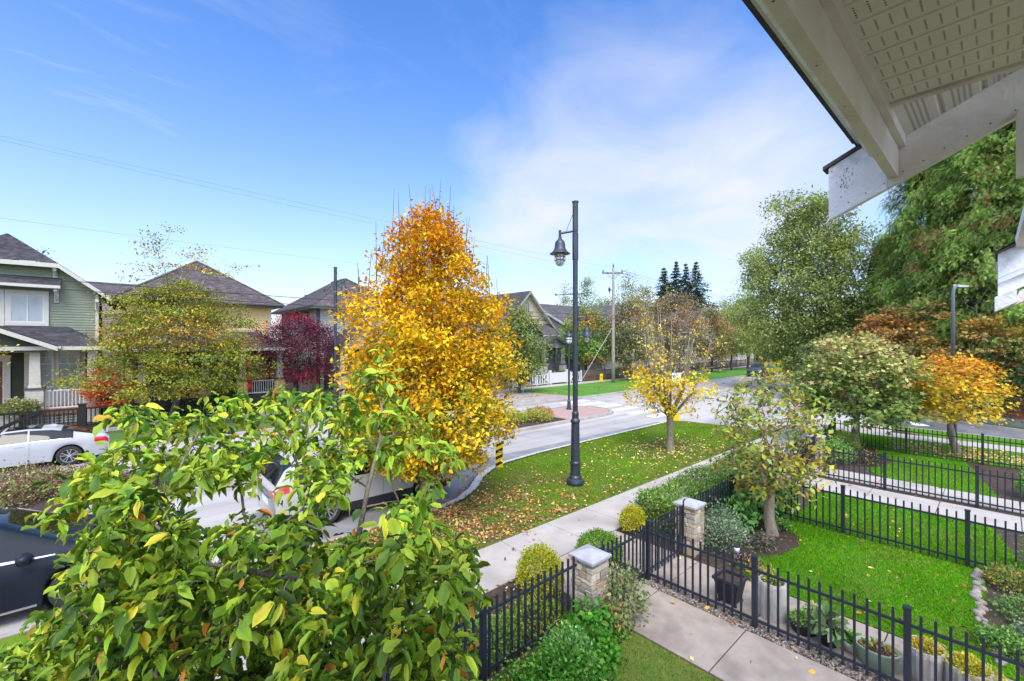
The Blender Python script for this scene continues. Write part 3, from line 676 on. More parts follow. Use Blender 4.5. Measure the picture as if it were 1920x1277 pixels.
def street_lamp(label, s, t, H=8.2, arm=(-1,0), small=True, base=0):
    root = thing('street_lamp', label, 'lamp post', (s,t,base), 'black bell-shaded street lamps')
    p = MB(); p.lathe([(.062,base+2.05),(.078,base+2.1),(.076,base+6.8),(.072,H+base-.9),(.085,H+base-.9),(.085,H+base-.05),(.10,H+base-.04),(.10,H+base),(.02,H+base+.01)], 18, (s,t))
    p.lathe([(.09,base+6.75),(.09,base+7.55)], 18, (s,t)); p.build('pole', LAMPM, root, smooth=False)
    b = MB(); b.lathe([(.26,base-.03),(.27,base+.10),(.25,base+.16),(.19,base+.20),(.185,base+.24),(.15,base+.30),(.145,base+.62),(.165,base+.64),(.165,base+.68),(.14,base+.72),(.12,base+1.85),(.14,base+1.88),(.14,base+1.93),(.10,base+2.0),(.105,base+2.15),(.08,base+2.2)], 20, (s,t))
    b.build('base', LAMPM, root, smooth=False)
    ax, ay = arm; L = .46
    z = base+7.58; e = (s+ax*L, t+ay*L)
    a = MB(); a.tube([(s+ax*.05,t+ay*.05,z+.03),(e[0],e[1],z-.04)], .036, 8); a.tube([(e[0],e[1],z+.05),(e[0],e[1],z-.25)], .042, 8)
    a.tube([(s+ax*.06,t+ay*.06,base+8.15),(s+ax*.28,t+ay*.28,z)], .008, 5); a.build('arm', LAMPM, root)
    bell_lamp(root, (e[0], e[1], base+6.92), .31)
    if small:
        z = base+5.02; e = (s-ax*.34, t-ay*.34)
        a = MB(); a.tube([(s-ax*.06,t-ay*.06,z),(e[0],e[1],z)], .026, 8); a.tube([(e[0],e[1],z+.06),(e[0],e[1],z-.12)], .034, 8)
        a.box(s-.05-ax*.07, s+.05-ax*.07, t-.05, t+.05, z-.25, z+.35)
        a.tube([(s-ax*.08,t-ay*.08,z+.75),(s-ax*.3,t-ay*.3,z)], .008, 5); a.build('low_arm', LAMPM, root)
        bell_lamp(root, (e[0], e[1], z-.56), .19, 'low_lantern')
        a = MB(); z = base+5.72
        q = (math.sin(_A)*.86, -math.cos(_A)*.86)
        a.tube([(s-q[0]*.68,t-q[1]*.68,z-.03),(s+q[0]*.24,t+q[1]*.24,z+.01)], .017, 6)
        for u in (-.68, .24): a.lathe([(.028,z-.045+(.03 if u>0 else 0)),(.028,z+.01+(.03 if u>0 else 0))], 8, (s+q[0]*u, t+q[1]*u))
        a.build('banner_arm', LAMPM, root)
street_lamp('tall black street lamp standing on the grass verge', 10.3, 8.6, 8.5, (-math.sin(_A), math.cos(_A)))
street_lamp('black street lamp rising behind the golden tree on the far kerb', 9.0, 22.4+2.0, 8.35, (math.sin(_A), -math.cos(_A)), small=False)
def post_top(label, s, t):
    root = thing('post_top_lamp', label, 'lamp post', (s,t,0))
    b = MB(); b.lathe([(.17,0),(.17,.08),(.12,.12),(.11,.55),(.08,.6),(.065,.62),(.06,4.05),(.09,4.06),(.09,4.14),(.05,4.16)], 14, (s,t)); b.build('pole', LAMPM, root)
    g = MB(); g.lathe([(.10,4.16),(.19,4.28),(.20,4.5),(.16,4.6)], 14, (s,t)); g.build('glass', GLASS, root, smooth=True)
    w = MB()
    for k in range(6):
        a = math.pi*k/3; w.tube([(s+q*math.cos(a), t+q*math.sin(a), z) for q, z in ((.10,4.14),(.215,4.28),(.225,4.5),(.2,4.6))], .012, 4)
    w.lathe([(.225,4.40),(.235,4.42),(.225,4.44)], 14, (s,t)); w.build('cage', LAMPM, root)
    c = MB(); c.lathe([(.26,4.58),(.27,4.62),(.20,4.76),(.10,4.84),(.05,4.86),(.04,4.94),(.005,4.97)], 16, (s,t)); c.build('cap', LAMPM, root, smooth=True)
post_top('short post-top lamp on the brick nose of the median', 21.3, 18.3)
# bollard / hydrant box near it
# ---- plain modern light by the lane
root = thing('lane_light', 'slim dark pole light with a small grey head beside the side lane', 'lamp post', (25.8,1.4,0))
b = MB(); b.lathe([(.11,0),(.11,.9),(.085,1.0),(.075,3.6)], 14, (25.8,1.4)); b.build('lower_pole', IRON, root)
b = MB(); b.tube([(25.8,1.4,3.6),(25.8,1.4,6.3),(25.83,1.37,6.5),(25.95,1.29,6.6)], [.072,.06,.055,.05], 12); b.build('upper_pole', mat('grey_pole', (.10,.12,.15), (.15,.17,.2), 9, .45), root, smooth=True)
h = MB(); h.add([(25.9,1.40,6.56),(26.0,1.22,6.54),(26.45,.95,6.56),(26.36,1.12,6.58),(25.9,1.40,6.66),(26.0,1.22,6.64),(26.42,.97,6.62),(26.35,1.10,6.64)], [(0,1,2,3),(7,6,5,4),(0,4,5,1),(1,5,6,2),(2,6,7,3),(3,7,4,0)])
h.build('lamp_head', mat('grey_head', (.45,.47,.5), rough=.5), root, bevel=.01)

# ---- signs
YEL = mat('sign_yellow', (.80,.52,.01), (.86,.60,.02), 5, .5); BLK = mat('sign_black', (.02,.02,.02), rough=.6); STEEL = mat('galvanised', (.42,.43,.44), (.52,.53,.54), 14, .45, metal=.3)
def hazard(label, s, t, w=.26, h=.86, z0=.06, yaw=-42):
    root = thing('hazard_marker', label, 'sign', (s,t,0), 'striped hazard markers')
    MB().box(s+.0, s+.05, t+.015, t+.05, -.05, z0+h+.42).build('post', STEEL, root)
    c, sn = math.cos(R(yaw)), math.sin(R(yaw))
    def Q(x, z, o=0): return (s+.02+x*c+o*sn, t+x*sn-o*c, z)
    pl = MB(); pl.add([Q(-w/2,z0),Q(w/2,z0),Q(w/2,z0+h),Q(-w/2,z0+h),Q(-w/2,z0,-.006),Q(w/2,z0,-.006),Q(w/2,z0+h,-.006),Q(-w/2,z0+h,-.006)], [(0,1,2,3),(7,6,5,4),(0,4,5,1),(1,5,6,2),(2,6,7,3),(3,7,4,0)])
    p = pl.build('panel', YEL, root)
    st = MB(); n = 4; pit = h/n
    for k in range(n):
        z = z0+pit*k+.03; dz = w*.75
        a0, a1 = z, z+pit*.48
        pts = [(-w/2+.012, a0), (w/2-.012, a0+dz*.6), (w/2-.012, a1+dz*.6), (-w/2+.012, a1)]
        pts = [(x, min(zz, z0+h-.01)) for x, zz in pts]
        st.add([Q(x, zz, .004) for x, zz in pts], [(0,1,2,3)])
    st.build('stripes', BLK, p)
hazard('yellow and black striped hazard marker on the near verge kerb', 9.62, 11.35)
hazard('small yellow and black striped marker in front of the white picket fence', 25.2, 26.6, .24, .62, .55)
root = thing('yellow_notice', 'small yellow notice on a wooden stake in the far grass', 'sign', (33.6,25.0,0))
MB().box(33.58,33.63,24.98,25.02,-.05,.75).build('stake', mat('stake_wood', (.35,.22,.10), rough=.8), root)
yb = MB().box(33.40,33.82,24.93,24.975,.58,1.30).build('notice_panel', YEL, root)
MB().box(33.50,33.74,24.924,24.93,.85,1.12).build('faded_mark', mat('notice_mark', (.55,.33,.01), rough=.6), yb)
root = thing('crossing_sign', 'pale back of a square crossing sign on a post behind the thin yellow tree', 'sign', (22.55,11.9,0))
MB().box(22.53,22.59,11.87,11.93,-.05,2.75).build('post', STEEL, root)
def yawbox(s, t, w, z0, z1, th, yaw):
    c, sn = math.cos(R(yaw)), math.sin(R(yaw)); m = MB()
    P = [(s+x*c-o*sn, t+x*sn+o*c, z) for z in (z0, z1) for x, o in ((-w/2,-th),(w/2,-th),(w/2,th),(-w/2,th))]
    return m.add(P, [(0,3,2,1),(4,5,6,7),(0,1,5,4),(1,2,6,5),(2,3,7,6),(3,0,4,7)])
yawbox(22.52, 11.83, .62, 1.85, 2.6, .012, -42).build('sign_panel', mat('panel_white', (.66,.68,.70), (.75,.76,.78), 5, .5), root)
yawbox(22.52, 11.80, .30, -.02, .42, .04, -42).build('yellow_sleeve', YEL, root)

# ---- utility pole and wires
WOODP = mat('pole_wood', (.22,.20,.16), (.36,.33,.28), 5, .9, .6, 30, stretch=(3,3,.3), c3=(.27,.30,.20), scale3=1, amt3=.5)
root = thing('utility_pole', 'weathered wooden utility pole with a crossarm on the far grass', 'utility pole', (38.4,27.0,0))
b = MB(); b.lathe([(.19,-.1),(.18,3),(.15,8),(.12,11.9),(.03,11.95)], 12, (38.4,27)); b.build('pole', WOODP, root, smooth=True)
q = Vector((math.sin(_A), -math.cos(_A), 0)); c0 = Vector((38.4,27,11.35))
b = MB(); b.beam(c0-q*1.15, c0+q*1.0, .11, .14); b.build('crossarm', mat('arm_wood', (.10,.09,.08), (.17,.15,.13), 8, .9), root)
b = MB(); b.beam(c0-q*.7, c0-q*.05+Vector((0,0,-.65)), .04, .04); b.beam(c0+q*.7, c0+q*.05+Vector((0,0,-.65)), .04, .04); b.build('brace', IRON, root)
for k, x in enumerate((-1.05, .9)):
    p = c0+q*x; b = MB(); b.lathe([(.03,p.z+.07),(.07,p.z+.12),(.05,p.z+.18),(.08,p.z+.22),(.04,p.z+.3)], 10, (p.x,p.y)); b.build('insulator', IRON, root)
b = MB(); b.lathe([(.04,11.9),(.08,12.05),(.05,12.2),(.03,12.35)], 10, (38.4,27)); b.build('insulator', IRON, root)
p = Vector((38.4,27,9.6))-q*.4; b = MB(); b.tube([(38.4,27,9.6), p, p+Vector((0,0,-.35))], .04, 6); b.lathe([(.10,p.z-.15),(.12,p.z+.1),(.05,p.z+.3)], 8, (p.x,p.y)); b.build('fuse_cutout', IRON, root)
b = MB(); b.tube([(38.4,27,5.9),(34.9,28.6,0)], .02, 5); b.build('guy_wire', mat('guy_cover', (.6,.6,.58), rough=.6), root)
root = thing('overhead_wires', 'thin dark overhead wires running along the far side of the street', 'wires', (38.4,27,7))
WIRE = mat('wire', (.04,.04,.045), rough=.6)
def wire(a, b, sag, r=.014, n=24):
    a = Vector(a); b = Vector(b); m = MB()
    m.tube([a.lerp(b, i/n)+Vector((0,0,-sag*4*(i/n)*(1-i/n))) for i in range(n+1)], r, 4); m.build('wire', WIRE, root)
for zz, sg in ((6.98,.35),(6.66,.42)): wire((38.4,26.85,zz),(-32,27,zz+.9),sg+.25,.017,40)
for tt, za, zb in ((26.2,11.65,13.6),(27.9,11.6,14.2)): wire((38.4+(.8 if tt<27 else -.8)*0,tt,za),(-32,tt,zb),.5,.0038,40)
wire((38.4,27,9.4),(-32,26.6,9.9),.5,.0035,40)
for tt in (26.2,27.0,27.9): wire((38.4,tt,11.6),(95,tt+.2,11.8),1.0,.016,30)
wire((38.4,27,6.9),(95,27,7),1.0,.03,30)

# ---- low plants, bushes and hedges
def shrub(name, label, c, r, h, cols, w=None, n=2200, size=.05, tmpl=T_DIA, seed=1, cat='bush', group=None, box=None, spread=.03, m=None, sink=0, flat=False, stems=True, outward=1.0, droop=0.0):
    rng = np.random.default_rng(seed); root = thing(name, label, cat, (c[0], c[1], sink), group)
    if box is not None:                                    # clipped hedge: rounded box, long axis X
        L, D = box; p = rng.uniform(-1, 1, (n, 3))
        k = rng.integers(0, 3, n); sg = np.sign(rng.normal(size=n)); sg[k == 2] = 1
        for a in range(3): p[k == a, a] = sg[k == a]*rng.uniform(.86, 1.0, (k == a).sum())
        keepk = rng.uniform(size=n) < 1
        bump = 1 + .10*np.sin(p[:,0]*L*2.1)*np.cos(p[:,1]*3)
        cen = np.column_stack([c[0]+p[:,0]*L, c[1]+p[:,1]*D*(1-.12*(p[:,2] > .6)), sink+h*(p[:,2]*.5+.5)*bump])
        o = np.column_stack([p[:,0]*(k == 0), p[:,1]*(k == 1), np.maximum(p[:,2], 0)*(k == 2)+.15])
    else:
        v = runit(n, rng); v[:,2] = np.abs(v[:,2])*1.0 - .25*rng.uniform(size=n)
        q = rng.uniform(.75, 1.02, n)*(1+.06*np.sin(v[:,0]*7+seed)*np.cos(v[:,1]*6))
        cen = np.column_stack([c[0]+v[:,0]*r*q, c[1]+v[:,1]*r*q, sink+h*.30+v[:,2]*h*.70*q]); o = v.copy()
    cen += rng.normal(size=(n, 3))*spread
    cen[:,2] = np.maximum(cen[:,2], sink+.01)
    d = o*outward + runit(n, rng)*.9 + np.array([0,0,.15-droop]); nn = o + runit(n, rng)*.6
    rot = pal(cols, n, w, .2, rng)
    if flat:
        pass
    leafmesh('foliage', cen, d, nn, size*rng.uniform(.6,1.3,n), rot, tmpl, m or LEAF, root)
    if stems:
        sm = MB(); k = 9 if box is None else 24
        for i in range(k):
            j = int(rng.integers(0, n)); e = cen[j]*.8 + np.array([c[0], c[1], sink])*.2 if box is None else cen[j]
            b0 = (c[0]+rng.normal()*r*.12, c[1]+rng.normal()*r*.12, sink-.02) if box is None else (e[0]+rng.normal()*.05, c[1], sink-.02)
            sm.tube([b0, ((b0[0]+e[0])/2, (b0[1]+e[1])/2, (b0[2]+e[2])/2+.03), tuple(e)], [.014,.01,.005], 4)
        sm.build('stems', BARKD, root)
    return root
YG = [(.52,.50,.03),(.62,.55,.04),(.34,.40,.03),(.20,.28,.03)]
GG = [(.16,.32,.04),(.24,.42,.06),(.10,.22,.03)]
def inner(c, r, h, m=None):      # dense twiggy heart of a clipped bush
    pass
shrub('clipped_bush', 'round clipped bush, yellow on top, left of the nearest stone pier', (5.42,5.32), .40, .84, YG, (3,3,3,3), 9000, .032, seed=51, spread=.018, group='clipped round bushes')
shrub('clipped_bush', 'low bright green clipped bush between the two garden gates', (7.15,5.35), .46, .55, GG, None, 7000, .034, seed=52, spread=.02, group='clipped round bushes')
shrub('clipped_bush', 'small yellow clipped bush in front of the low hedge', (8.75,5.62), .30, .60, YG, (4,4,2,1), 5000, .034, seed=53, spread=.018, group='clipped round bushes')
shrub('hedge', 'low spreading green hedge along the pavement behind the second stone pier', (12.3,5.22), .6, .72, [(.17,.31,.05),(.24,.40,.07),(.09,.20,.03),(.33,.42,.12)], None, 26000, .055, seed=54, box=(3.2,.62), cat='hedge', spread=.045)
shrub('hedge', 'low ground-cover hedge between the first gate bush and the second pier', (8.05,4.95), .4, .42, [(.16,.28,.05),(.24,.36,.07),(.09,.18,.03)], None, 3500, .05, seed=55, box=(.55,.35), cat='hedge', spread=.04) if False else None
# ================================================================ houses
TRIM = mat('trim_white', (.50,.49,.43), (.58,.57,.51), 7, .7, .15, 50); TRIMD = mat('trim_grey', (.05,.055,.06), (.08,.085,.09), 7, .7)
WHITE = mat('white_paint', (.60,.61,.61), (.68,.68,.68), 7, .6, .1, 50)
def shingle(name, c1, c2, c3):
    m = mat(name, c1, c2, 3.2, .93, .5, 40, c3=c3, scale3=.9, amt3=.5); t = m.node_tree
    b = t.nodes['Principled BSDF']; src = b.inputs['Base Color'].links[0].from_socket
    wn = N(t, 'ShaderNodeTexVoronoi'); wn.inputs['Scale'].default_value = 4.2; co = N(t, 'ShaderNodeTexCoord')
    mp = N(t, 'ShaderNodeMapping'); mp.inputs['Scale'].default_value = (1,1,2.6); t.links.new(co.outputs['Object'], mp.inputs[0]); t.links.new(mp.outputs[0], wn.inputs['Vector'])
    hsn = N(t, 'ShaderNodeHueSaturation'); t.links.new(src, hsn.inputs['Color'])
    s = N(t, 'ShaderNodeSeparateColor'); t.links.new(wn.outputs['Color'], s.inputs[0])
    mr = N(t, 'ShaderNodeMapRange'); mr.inputs[3].default_value = .62; mr.inputs[4].default_value = 1.35; t.links.new(s.outputs[0], mr.inputs[0])
    t.links.new(mr.outputs[0], hsn.inputs['Value']); t.links.new(hsn.outputs[0], b.inputs['Base Color']); return m
ROOF1 = shingle('roof_shingles', (.050,.046,.052), (.085,.078,.085), (.035,.033,.036))
ROOF2 = shingle('roof_shingles_brown', (.085,.072,.072), (.13,.112,.11), (.06,.052,.05))
ROOF3 = shingle('roof_shingles_grey', (.085,.08,.083), (.13,.125,.128), (.06,.058,.06))
GREENW = mat('green_siding', (.20,.235,.165), (.24,.275,.20), 2, .8, .15, 50)
GREYW = mat('grey_siding', (.33,.34,.31), (.39,.40,.37), 2, .8, .15, 50)
TANW = mat('tan_siding', (.45,.37,.25), (.52,.44,.31), 2, .8, .15, 50)
YELW = mat('yellow_shingle_siding', (.60,.47,.20), (.68,.54,.26), 5, .8, .2, 50)
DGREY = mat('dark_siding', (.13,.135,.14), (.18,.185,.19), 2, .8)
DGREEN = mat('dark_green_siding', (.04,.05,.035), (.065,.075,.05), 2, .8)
PANE = glassmat('window_glass', (.10,.13,.15)); BLIND = mat('window_blind', (.20,.25,.28), (.32,.37,.40), 1.5, .12, spec=.9, stretch=(1,1,.3))
DARKG = glassmat('dark_glass', (.02,.025,.03)); DOORR = mat('red_brown_door', (.11,.03,.02), (.16,.05,.03), 6, .4)
DECK = mat('deck_wood', (.20,.085,.05), (.28,.13,.08), 5, .7)

def FB(mb, face, a0, a1, z0, z1, d0, d1):        # a box lying on a facade; face 'f' looks at the street, 's' looks at -X
    if face == 'f': mb.box(a0, a1, d0, d1, z0, z1)
    else: mb.box(d0, d1, a0, a1, z0, z1)
def window(root, face, a0, a1, z0, z1, d, mull=1, trans=0, pane=None, trim=None, tw=.11, label=None, sash=True):
    """frame stands proud of plane d (towards -axis)"""
    d = d-.032; fr = MB(); T = tw
    FB(fr, face, a0-T, a1+T, z1, z1+T*1.2, d-.05, d+.02); FB(fr, face, a0-T, a1+T, z0-T, z0, d-.06, d+.02)
    FB(fr, face, a0-T, a0, z0, z1, d-.048, d+.02); FB(fr, face, a1, a1+T, z0, z1, d-.048, d+.02)
    o = fr.build('window', trim or TRIM, root)
    p = MB(); FB(p, face, a0, a1, z0, z1, d-.008, d+.01); p.build('pane', pane or PANE, o)
    s = MB(); w = .035
    if sash:
        FB(s, face, a0, a0+w, z0, z1, d-.035, d-.009); FB(s, face, a1-w, a1, z0, z1, d-.035, d-.009)
        FB(s, face, a0+w, a1-w, z0, z0+w, d-.034, d-.009); FB(s, face, a0+w, a1-w, z1-w, z1, d-.034, d-.009)
        for i in range(1, mull+1):
            x = a0+(a1-a0)*i/(mull+1); FB(s, face, x-w*.6, x+w*.6, z0+w, z1-w, d-.033, d-.009)
        if trans:
            z = z1-(z1-z0)*trans; FB(s, face, a0+w, a1-w, z-w*.6, z+w*.6, d-.036, d-.0095)
            n = max(2, round((a1-a0)/.3))
            for i in range(1, n): x = a0+(a1-a0)*i/n; FB(s, face, x-.012, x+.012, z, z1-w, d-.026, d-.0095)
            zz = (z+z1)/2; FB(s, face, a0+w, a1-w, zz-.012, zz+.012, d-.0262, d-.0095)
        s.build('frame', WHITE, o)
    return o
def railing(root, a, b, z0, z1, m=WHITE, gap=.13, bal=.035):
    mb = MB(); a = Vector(a); b = Vector(b); L = (b-a).length; d = (b-a)/L
    mb.beam((a.x,a.y,z0+.06), (b.x,b.y,z0+.06), .06, .08); mb.beam((a.x,a.y,z1), (b.x,b.y,z1), .07, .06)
    n = int(L/gap)
    for i in range(n+1):
        p = a+d*(L*i/n); mb.box(p.x-bal/2, p.x+bal/2, p.y-bal/2, p.y+bal/2, z0+.06, z1-.01)
    return mb.build('railing', m, root)
def column(root, s, t, z0, zp, z1, wp=.5, wc=.28, base=None, shaft=None):
    b = MB(); b.box(s-wp/2, s+wp/2, t-wp/2, t+wp/2, z0, zp)
    if base is not None: 
        for i in range(int((zp-z0)/.14)):
            z = z0+i*.14; b.box(s-wp/2-.012, s+wp/2+.012, t-wp/2-.012, t+wp/2+.012, z+.02, z+.10)
    o = b.build('column_base', base or TRIM, root)
    MB().box(s-wp/2-.06, s+wp/2+.06, t-wp/2-.06, t+wp/2+.06, zp+.001, zp+.09).build('base_cap', TRIM if base is None else TRIMD, o)
    c = MB(); h0 = wc*.58; h1 = wc*.48
    c.add([(s-h0,t-h0,zp+.09),(s+h0,t-h0,zp+.09),(s+h0,t+h0,zp+.09),(s-h0,t+h0,zp+.09),(s-h1,t-h1,z1),(s+h1,t-h1,z1),(s+h1,t+h1,z1),(s-h1,t+h1,z1)], [(0,3,2,1),(4,5,6,7),(0,1,5,4),(1,2,6,5),(2,3,7,6),(3,0,4,7)])
    c.box(s-h0-.03, s+h0+.03, t-h0-.03, t+h0+.03, zp+.09, zp+.2); c.box(s-h1-.04, s+h1+.04, t-h1-.04, t+h1+.04, z1-.14, z1-.002)
    c.build('column', shaft or TRIM, root)
def walls(root, s0, s1, t0, t1, z0, z1, m, step=.15, front=True):
    c = MB(); c.box(s0+.02, s1-.02, t0+.02, t1, z0, z1); c.build('wall_core', m, root)
    w = MB()
    w.courses((s0,t0,z0),(s1,t0,z0),(s0,t0,z1),(s1,t0,z1), step, .032)
    w.courses((s0,t1,z0),(s0,t0,z0),(s0,t1,z1),(s0,t0,z1), step, .032)
    w.courses((s1,t0,z0),(s1,t1,z0),(s1,t0,z1),(s1,t1,z1), step, .032)
    o = w.build('wall', m, root)
    return o
def corner(root, s, t, z0, z1, w=.12, m=None):
    b = MB(); b.box(s-.025, s+w, t-.025, t+w, z0, z1); b.build('corner_board', m or TRIM, root)
def hip_roof(root, s0, s1, t0, t1, z, pitch, m, oh=.55, fascia=.2, fm=None):
    a0, a1, b0, b1 = s0-oh, s1+oh, t0-oh, t1+oh; w = (a1-a0)/2; c = (a0+a1)/2; ze = z-oh*pitch*0
    h = w*pitch; r0, r1 = (c, b0+w, ze+h), (c, max(b0+w, b1-w), ze+h)
    r = MB(); st = .16; lf = .014
    r.courses((a0,b0,ze),(a1,b0,ze),r0,r0,st,lf); r.courses((a0,b1,ze),(a0,b0,ze),r1,r0,st,lf)
    r.courses((a1,b0,ze),(a1,b1,ze),r0,r1,st,lf); r.courses((a1,b1,ze),(a0,b1,ze),r1,r1,st,lf)
    o = r.build('roof', m, root)
    k = MB(); k.tube([(a0,b0,ze+.03),(r0[0],r0[1],r0[2]+.03)], .07, 4); k.tube([(a1,b0,ze+.03),(r0[0],r0[1],r0[2]+.03)], .07, 4); k.tube([(r0[0],r0[1],r0[2]+.03),(r1[0],r1[1],r1[2]+.031)], .07, 4)
    k.build('ridge_cap', m, o)
    f = MB(); f.box(a0,a1,b0-.02,b0,ze-fascia,ze); f.box(a0-.02,a0,b0,b1,ze-fascia,ze); f.box(a1,a1+.02,b0,b1,ze-fascia,ze)
    f.build('fascia', fm or TRIM, root)
    g = MB(); g.box(a0-.10,a1+.10,b0-.13,b0-.021,ze-.10,ze+.005); g.box(a0-.13,a0-.021,b0,b1,ze-.10,ze+.004); g.build('gutter', TRIMD, root)
    MB().sheet([(a0,b0),(a1,b0),(a1,b1),(a0,b1)], ze-fascia+.02).build('soffit', TRIM, root)
    return o
def gable_roof_front(root, s0, s1, t0, t1, z, pitch, m, wm, oh=.6, clip=0, trim=None, band=.26):
    """gable looks at the street; clip>0 cuts its tip with a small hip"""
    a0, a1, b0, b1 = s0-oh, s1+oh, t0-oh, t1; c = (a0+a1)/2; w = (a1-a0)/2; H = w*pitch; h = H-clip*pitch if clip else H
    k = clip; r = MB(); st = .16; lf = .014
    if clip:
        L = [(a0,b1,z),(a0,b0,z),(c-k,b0,z+h)]; rp = (c, b0+k*.9, z+H)
        r.courses((a0,b1,z),(a0,b0,z),(c-k,b1,z+h),(c-k,b0,z+h),st,lf); r.courses((a1,b0,z),(a1,b1,z),(c+k,b0,z+h),(c+k,b1,z+h),st,lf)
        r.courses((c-k,b1,z+h),(c-k,b0,z+h),(c,b1,z+H),rp,st,lf); r.courses((c+k,b0,z+h),(c+k,b1,z+h),rp,(c,b1,z+H),st,lf)
        r.courses((c-k,b0-.05,z+h),(c+k,b0-.05,z+h),rp,rp,st,lf)
    else:
        r.courses((a0,b1,z),(a0,b0,z),(c,b1,z+H),(c,b0,z+H),st,lf); r.courses((a1,b0,z),(a1,b1,z),(c,b0,z+H),(c,b1,z+H),st,lf)
    o = r.build('roof', m, root)
    f = MB(); tt = trim or TRIM; q = band
    def bar(x0, z0, x1, z1, y=0):
        f.add([(x0,b0-.045-y,z0-q),(x1,b0-.045-y,z1-q),(x1,b0-.045-y,z1-.02),(x0,b0-.045-y,z0-.02),(x0,b0-y,z0-q),(x1,b0-y,z1-q),(x1,b0-y,z1-.02),(x0,b0-y,z0-.02)], [(0,1,2,3),(7,6,5,4),(0,4,5,1),(1,5,6,2),(2,6,7,3),(3,7,4,0)])
    bar(a0, z, c-k, z+h); bar(c+k, z+h, a1, z)
    if clip: bar(c-k-.05, z+h, c+k+.05, z+h, .002)
    f.build('bargeboard', tt, root)
    s = MB()                                             # underside of the overhang
    for x0,z0_,x1,z1_ in ((a0,z,c-k,z+h),(c+k,z+h,a1,z)): s.add([(x0,b0,z0_-.06),(x1,b0,z1_-.06),(x1,b0+oh+.02,z1_-.06),(x0,b0+oh+.02,z0_-.06)], [(0,1,2,3)])
    s.build('soffit', TRIM, root)
    g = MB(); g.box(a0-.12,a0-.005,b0,b1,z-.12,z); g.box(a1+.005,a1+.12,b0,b1,z-.12,z); g.build('gutter', tt, root)
    # lapped boards of the gable triangle
    w_ = MB(); zz = z-.3; step = .15
    while zz < z+h-.1:
        d0 = max(0, (zz-z)/pitch); d1 = max(0, (zz+step-z)/pitch)
        x0 = max(s0, a0+d1+.02); x1 = min(s1, a1-d1-.02)
        if x1-x0 > .1: w_.courses((x0,t0-.003,zz),(x1,t0-.003,zz),(x0,t0-.003,zz+step),(x1,t0-.003,zz+step), step, .032)
        zz += step
    w_.build('gable_wall', wm, root)
    return dict(c=c, H=H, h=h, b0=b0)
def shed(root, s0, s1, t0, t1, z0, z1, m, trim=TRIM, ends=True, hip=0):
    """lean-to roof rising from (t0,z0) to (t1,z1); hip cuts its ends"""
    r = MB(); r.courses((s0,t0,z0),(s1,t0,z0),(s0+hip,t1,z1),(s1-hip,t1,z1), .16, .014)
    if hip:
        r.courses((s0,t1,z0),(s0,t0,z0),(s0+hip,t1,z1),(s0+hip,t1,z1), .16, .014); r.courses((s1,t0,z0),(s1,t1,z0),(s1-hip,t1,z1),(s1-hip,t1,z1), .16, .014)
    o = r.build('porch_roof', m, root)
    f = MB(); f.box(s0,s1,t0-.03,t0,z0-.2,z0-.01); 
    if hip: f.box(s1, s1+.02, t0, t1, z0-.2, z0-.01); f.box(s0-.02, s0, t0, t1, z0-.2, z0-.01)
    f.build('porch_fascia', trim, root)
    MB().sheet([(s0,t0),(s1,t0),(s1,t1),(s0,t1)], z0-.19).build('porch_ceiling', TRIM, root)
def bracket(root, s, t, z, h=.55, d=.5):
    b = MB(); b.box(s-.09, s+.09, t-.08, t+.01, z-h, z); b.box(s-.07, s+.07, t-d, t-.08, z-.16, z); b.beam((s,t-.08,z-h+.1),(s,t-d+.05,z-.1), .09, .09); b.build('bracket', TRIM, root)
def small_gable(root, s0, s1, t0, t1, z, pitch, m, wm, trim=TRIM):
    g = gable_roof_front(root, s0+.4, s1-.4, t0+.4, t1, z, pitch, m, wm, oh=.4, trim=trim, band=.24); return g

# --- 1: the green house on the left
h1 = thing('green_house', 'sage green lap-sided house with a clipped gable and white porch trim, leftmost in view', 'house', (-4.4,36,0))
gz, gp = 6.85, .80
walls(h1, -8.15, -.65, 36, 46, .0, gz+.2, GREENW)
gable_roof_front(h1, -8.15, -.65, 36, 46, gz, gp, ROOF1, GREENW, oh=.62, clip=2.1)
corner(h1, -.77, 35.985, 0, gz+.1)
window(h1, 'f', -4.14, -2.9, 5.36, 6.86, 35.98, 1, pane=BLIND, tw=.20)
MB().box(-5.2, -4.36, 35.93, 35.99, 5.1, 7.1).build('panel', TRIM, h1)
r = MB(); r.courses((-7.5,35.2,7.4),(-2.2,35.2,7.4),(-7.5,36,7.9),(-2.2,36,7.9),.15,.012); r.build('window_hood', ROOF1, h1)
MB().box(-7.5,-2.2,35.16,35.2,7.24,7.4).build('hood_fascia', TRIM, h1); bracket(h1, -2.4, 35.98, 7.24, .75, .7)
bracket(h1, -2.45, 35.98, 8.4, .5, .5); bracket(h1, -.72, 35.98, 6.75, .6, .55)
# ground floor bay and porch
walls(h1, -3.5, -1.18, 34.6, 36.1, .3, 4.3, TRIM)
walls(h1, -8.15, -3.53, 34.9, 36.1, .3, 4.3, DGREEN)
window(h1, 'f', -2.95, -2.45, 1.85, 3.78, 34.585, 0, .36, pane=BLIND, tw=.1); window(h1, 'f', -2.25, -1.5, 1.85, 3.78, 34.585, 0, .36, pane=BLIND, tw=.12)
window(h1, 'f', -5.3, -4.25, .95, 3.3, 34.885, 0, 0, pane=DOORR, tw=.24)
window(h1, 'f', -5.1, -4.45, 1.9, 3.1, 34.87, 0, 0, pane=DARKG, tw=.02, trim=DOORR)
MB().box(-8.2, -.7, 32.7, 36, .55, .8).build('porch_floor', DECK, h1)
MB().box(-8.2, -.7, 32.85, 35.9, 0, .54).build('porch_base', mat('lattice_dark', (.10,.10,.09), (.16,.16,.15), 30, .9), h1)
lt = MB()
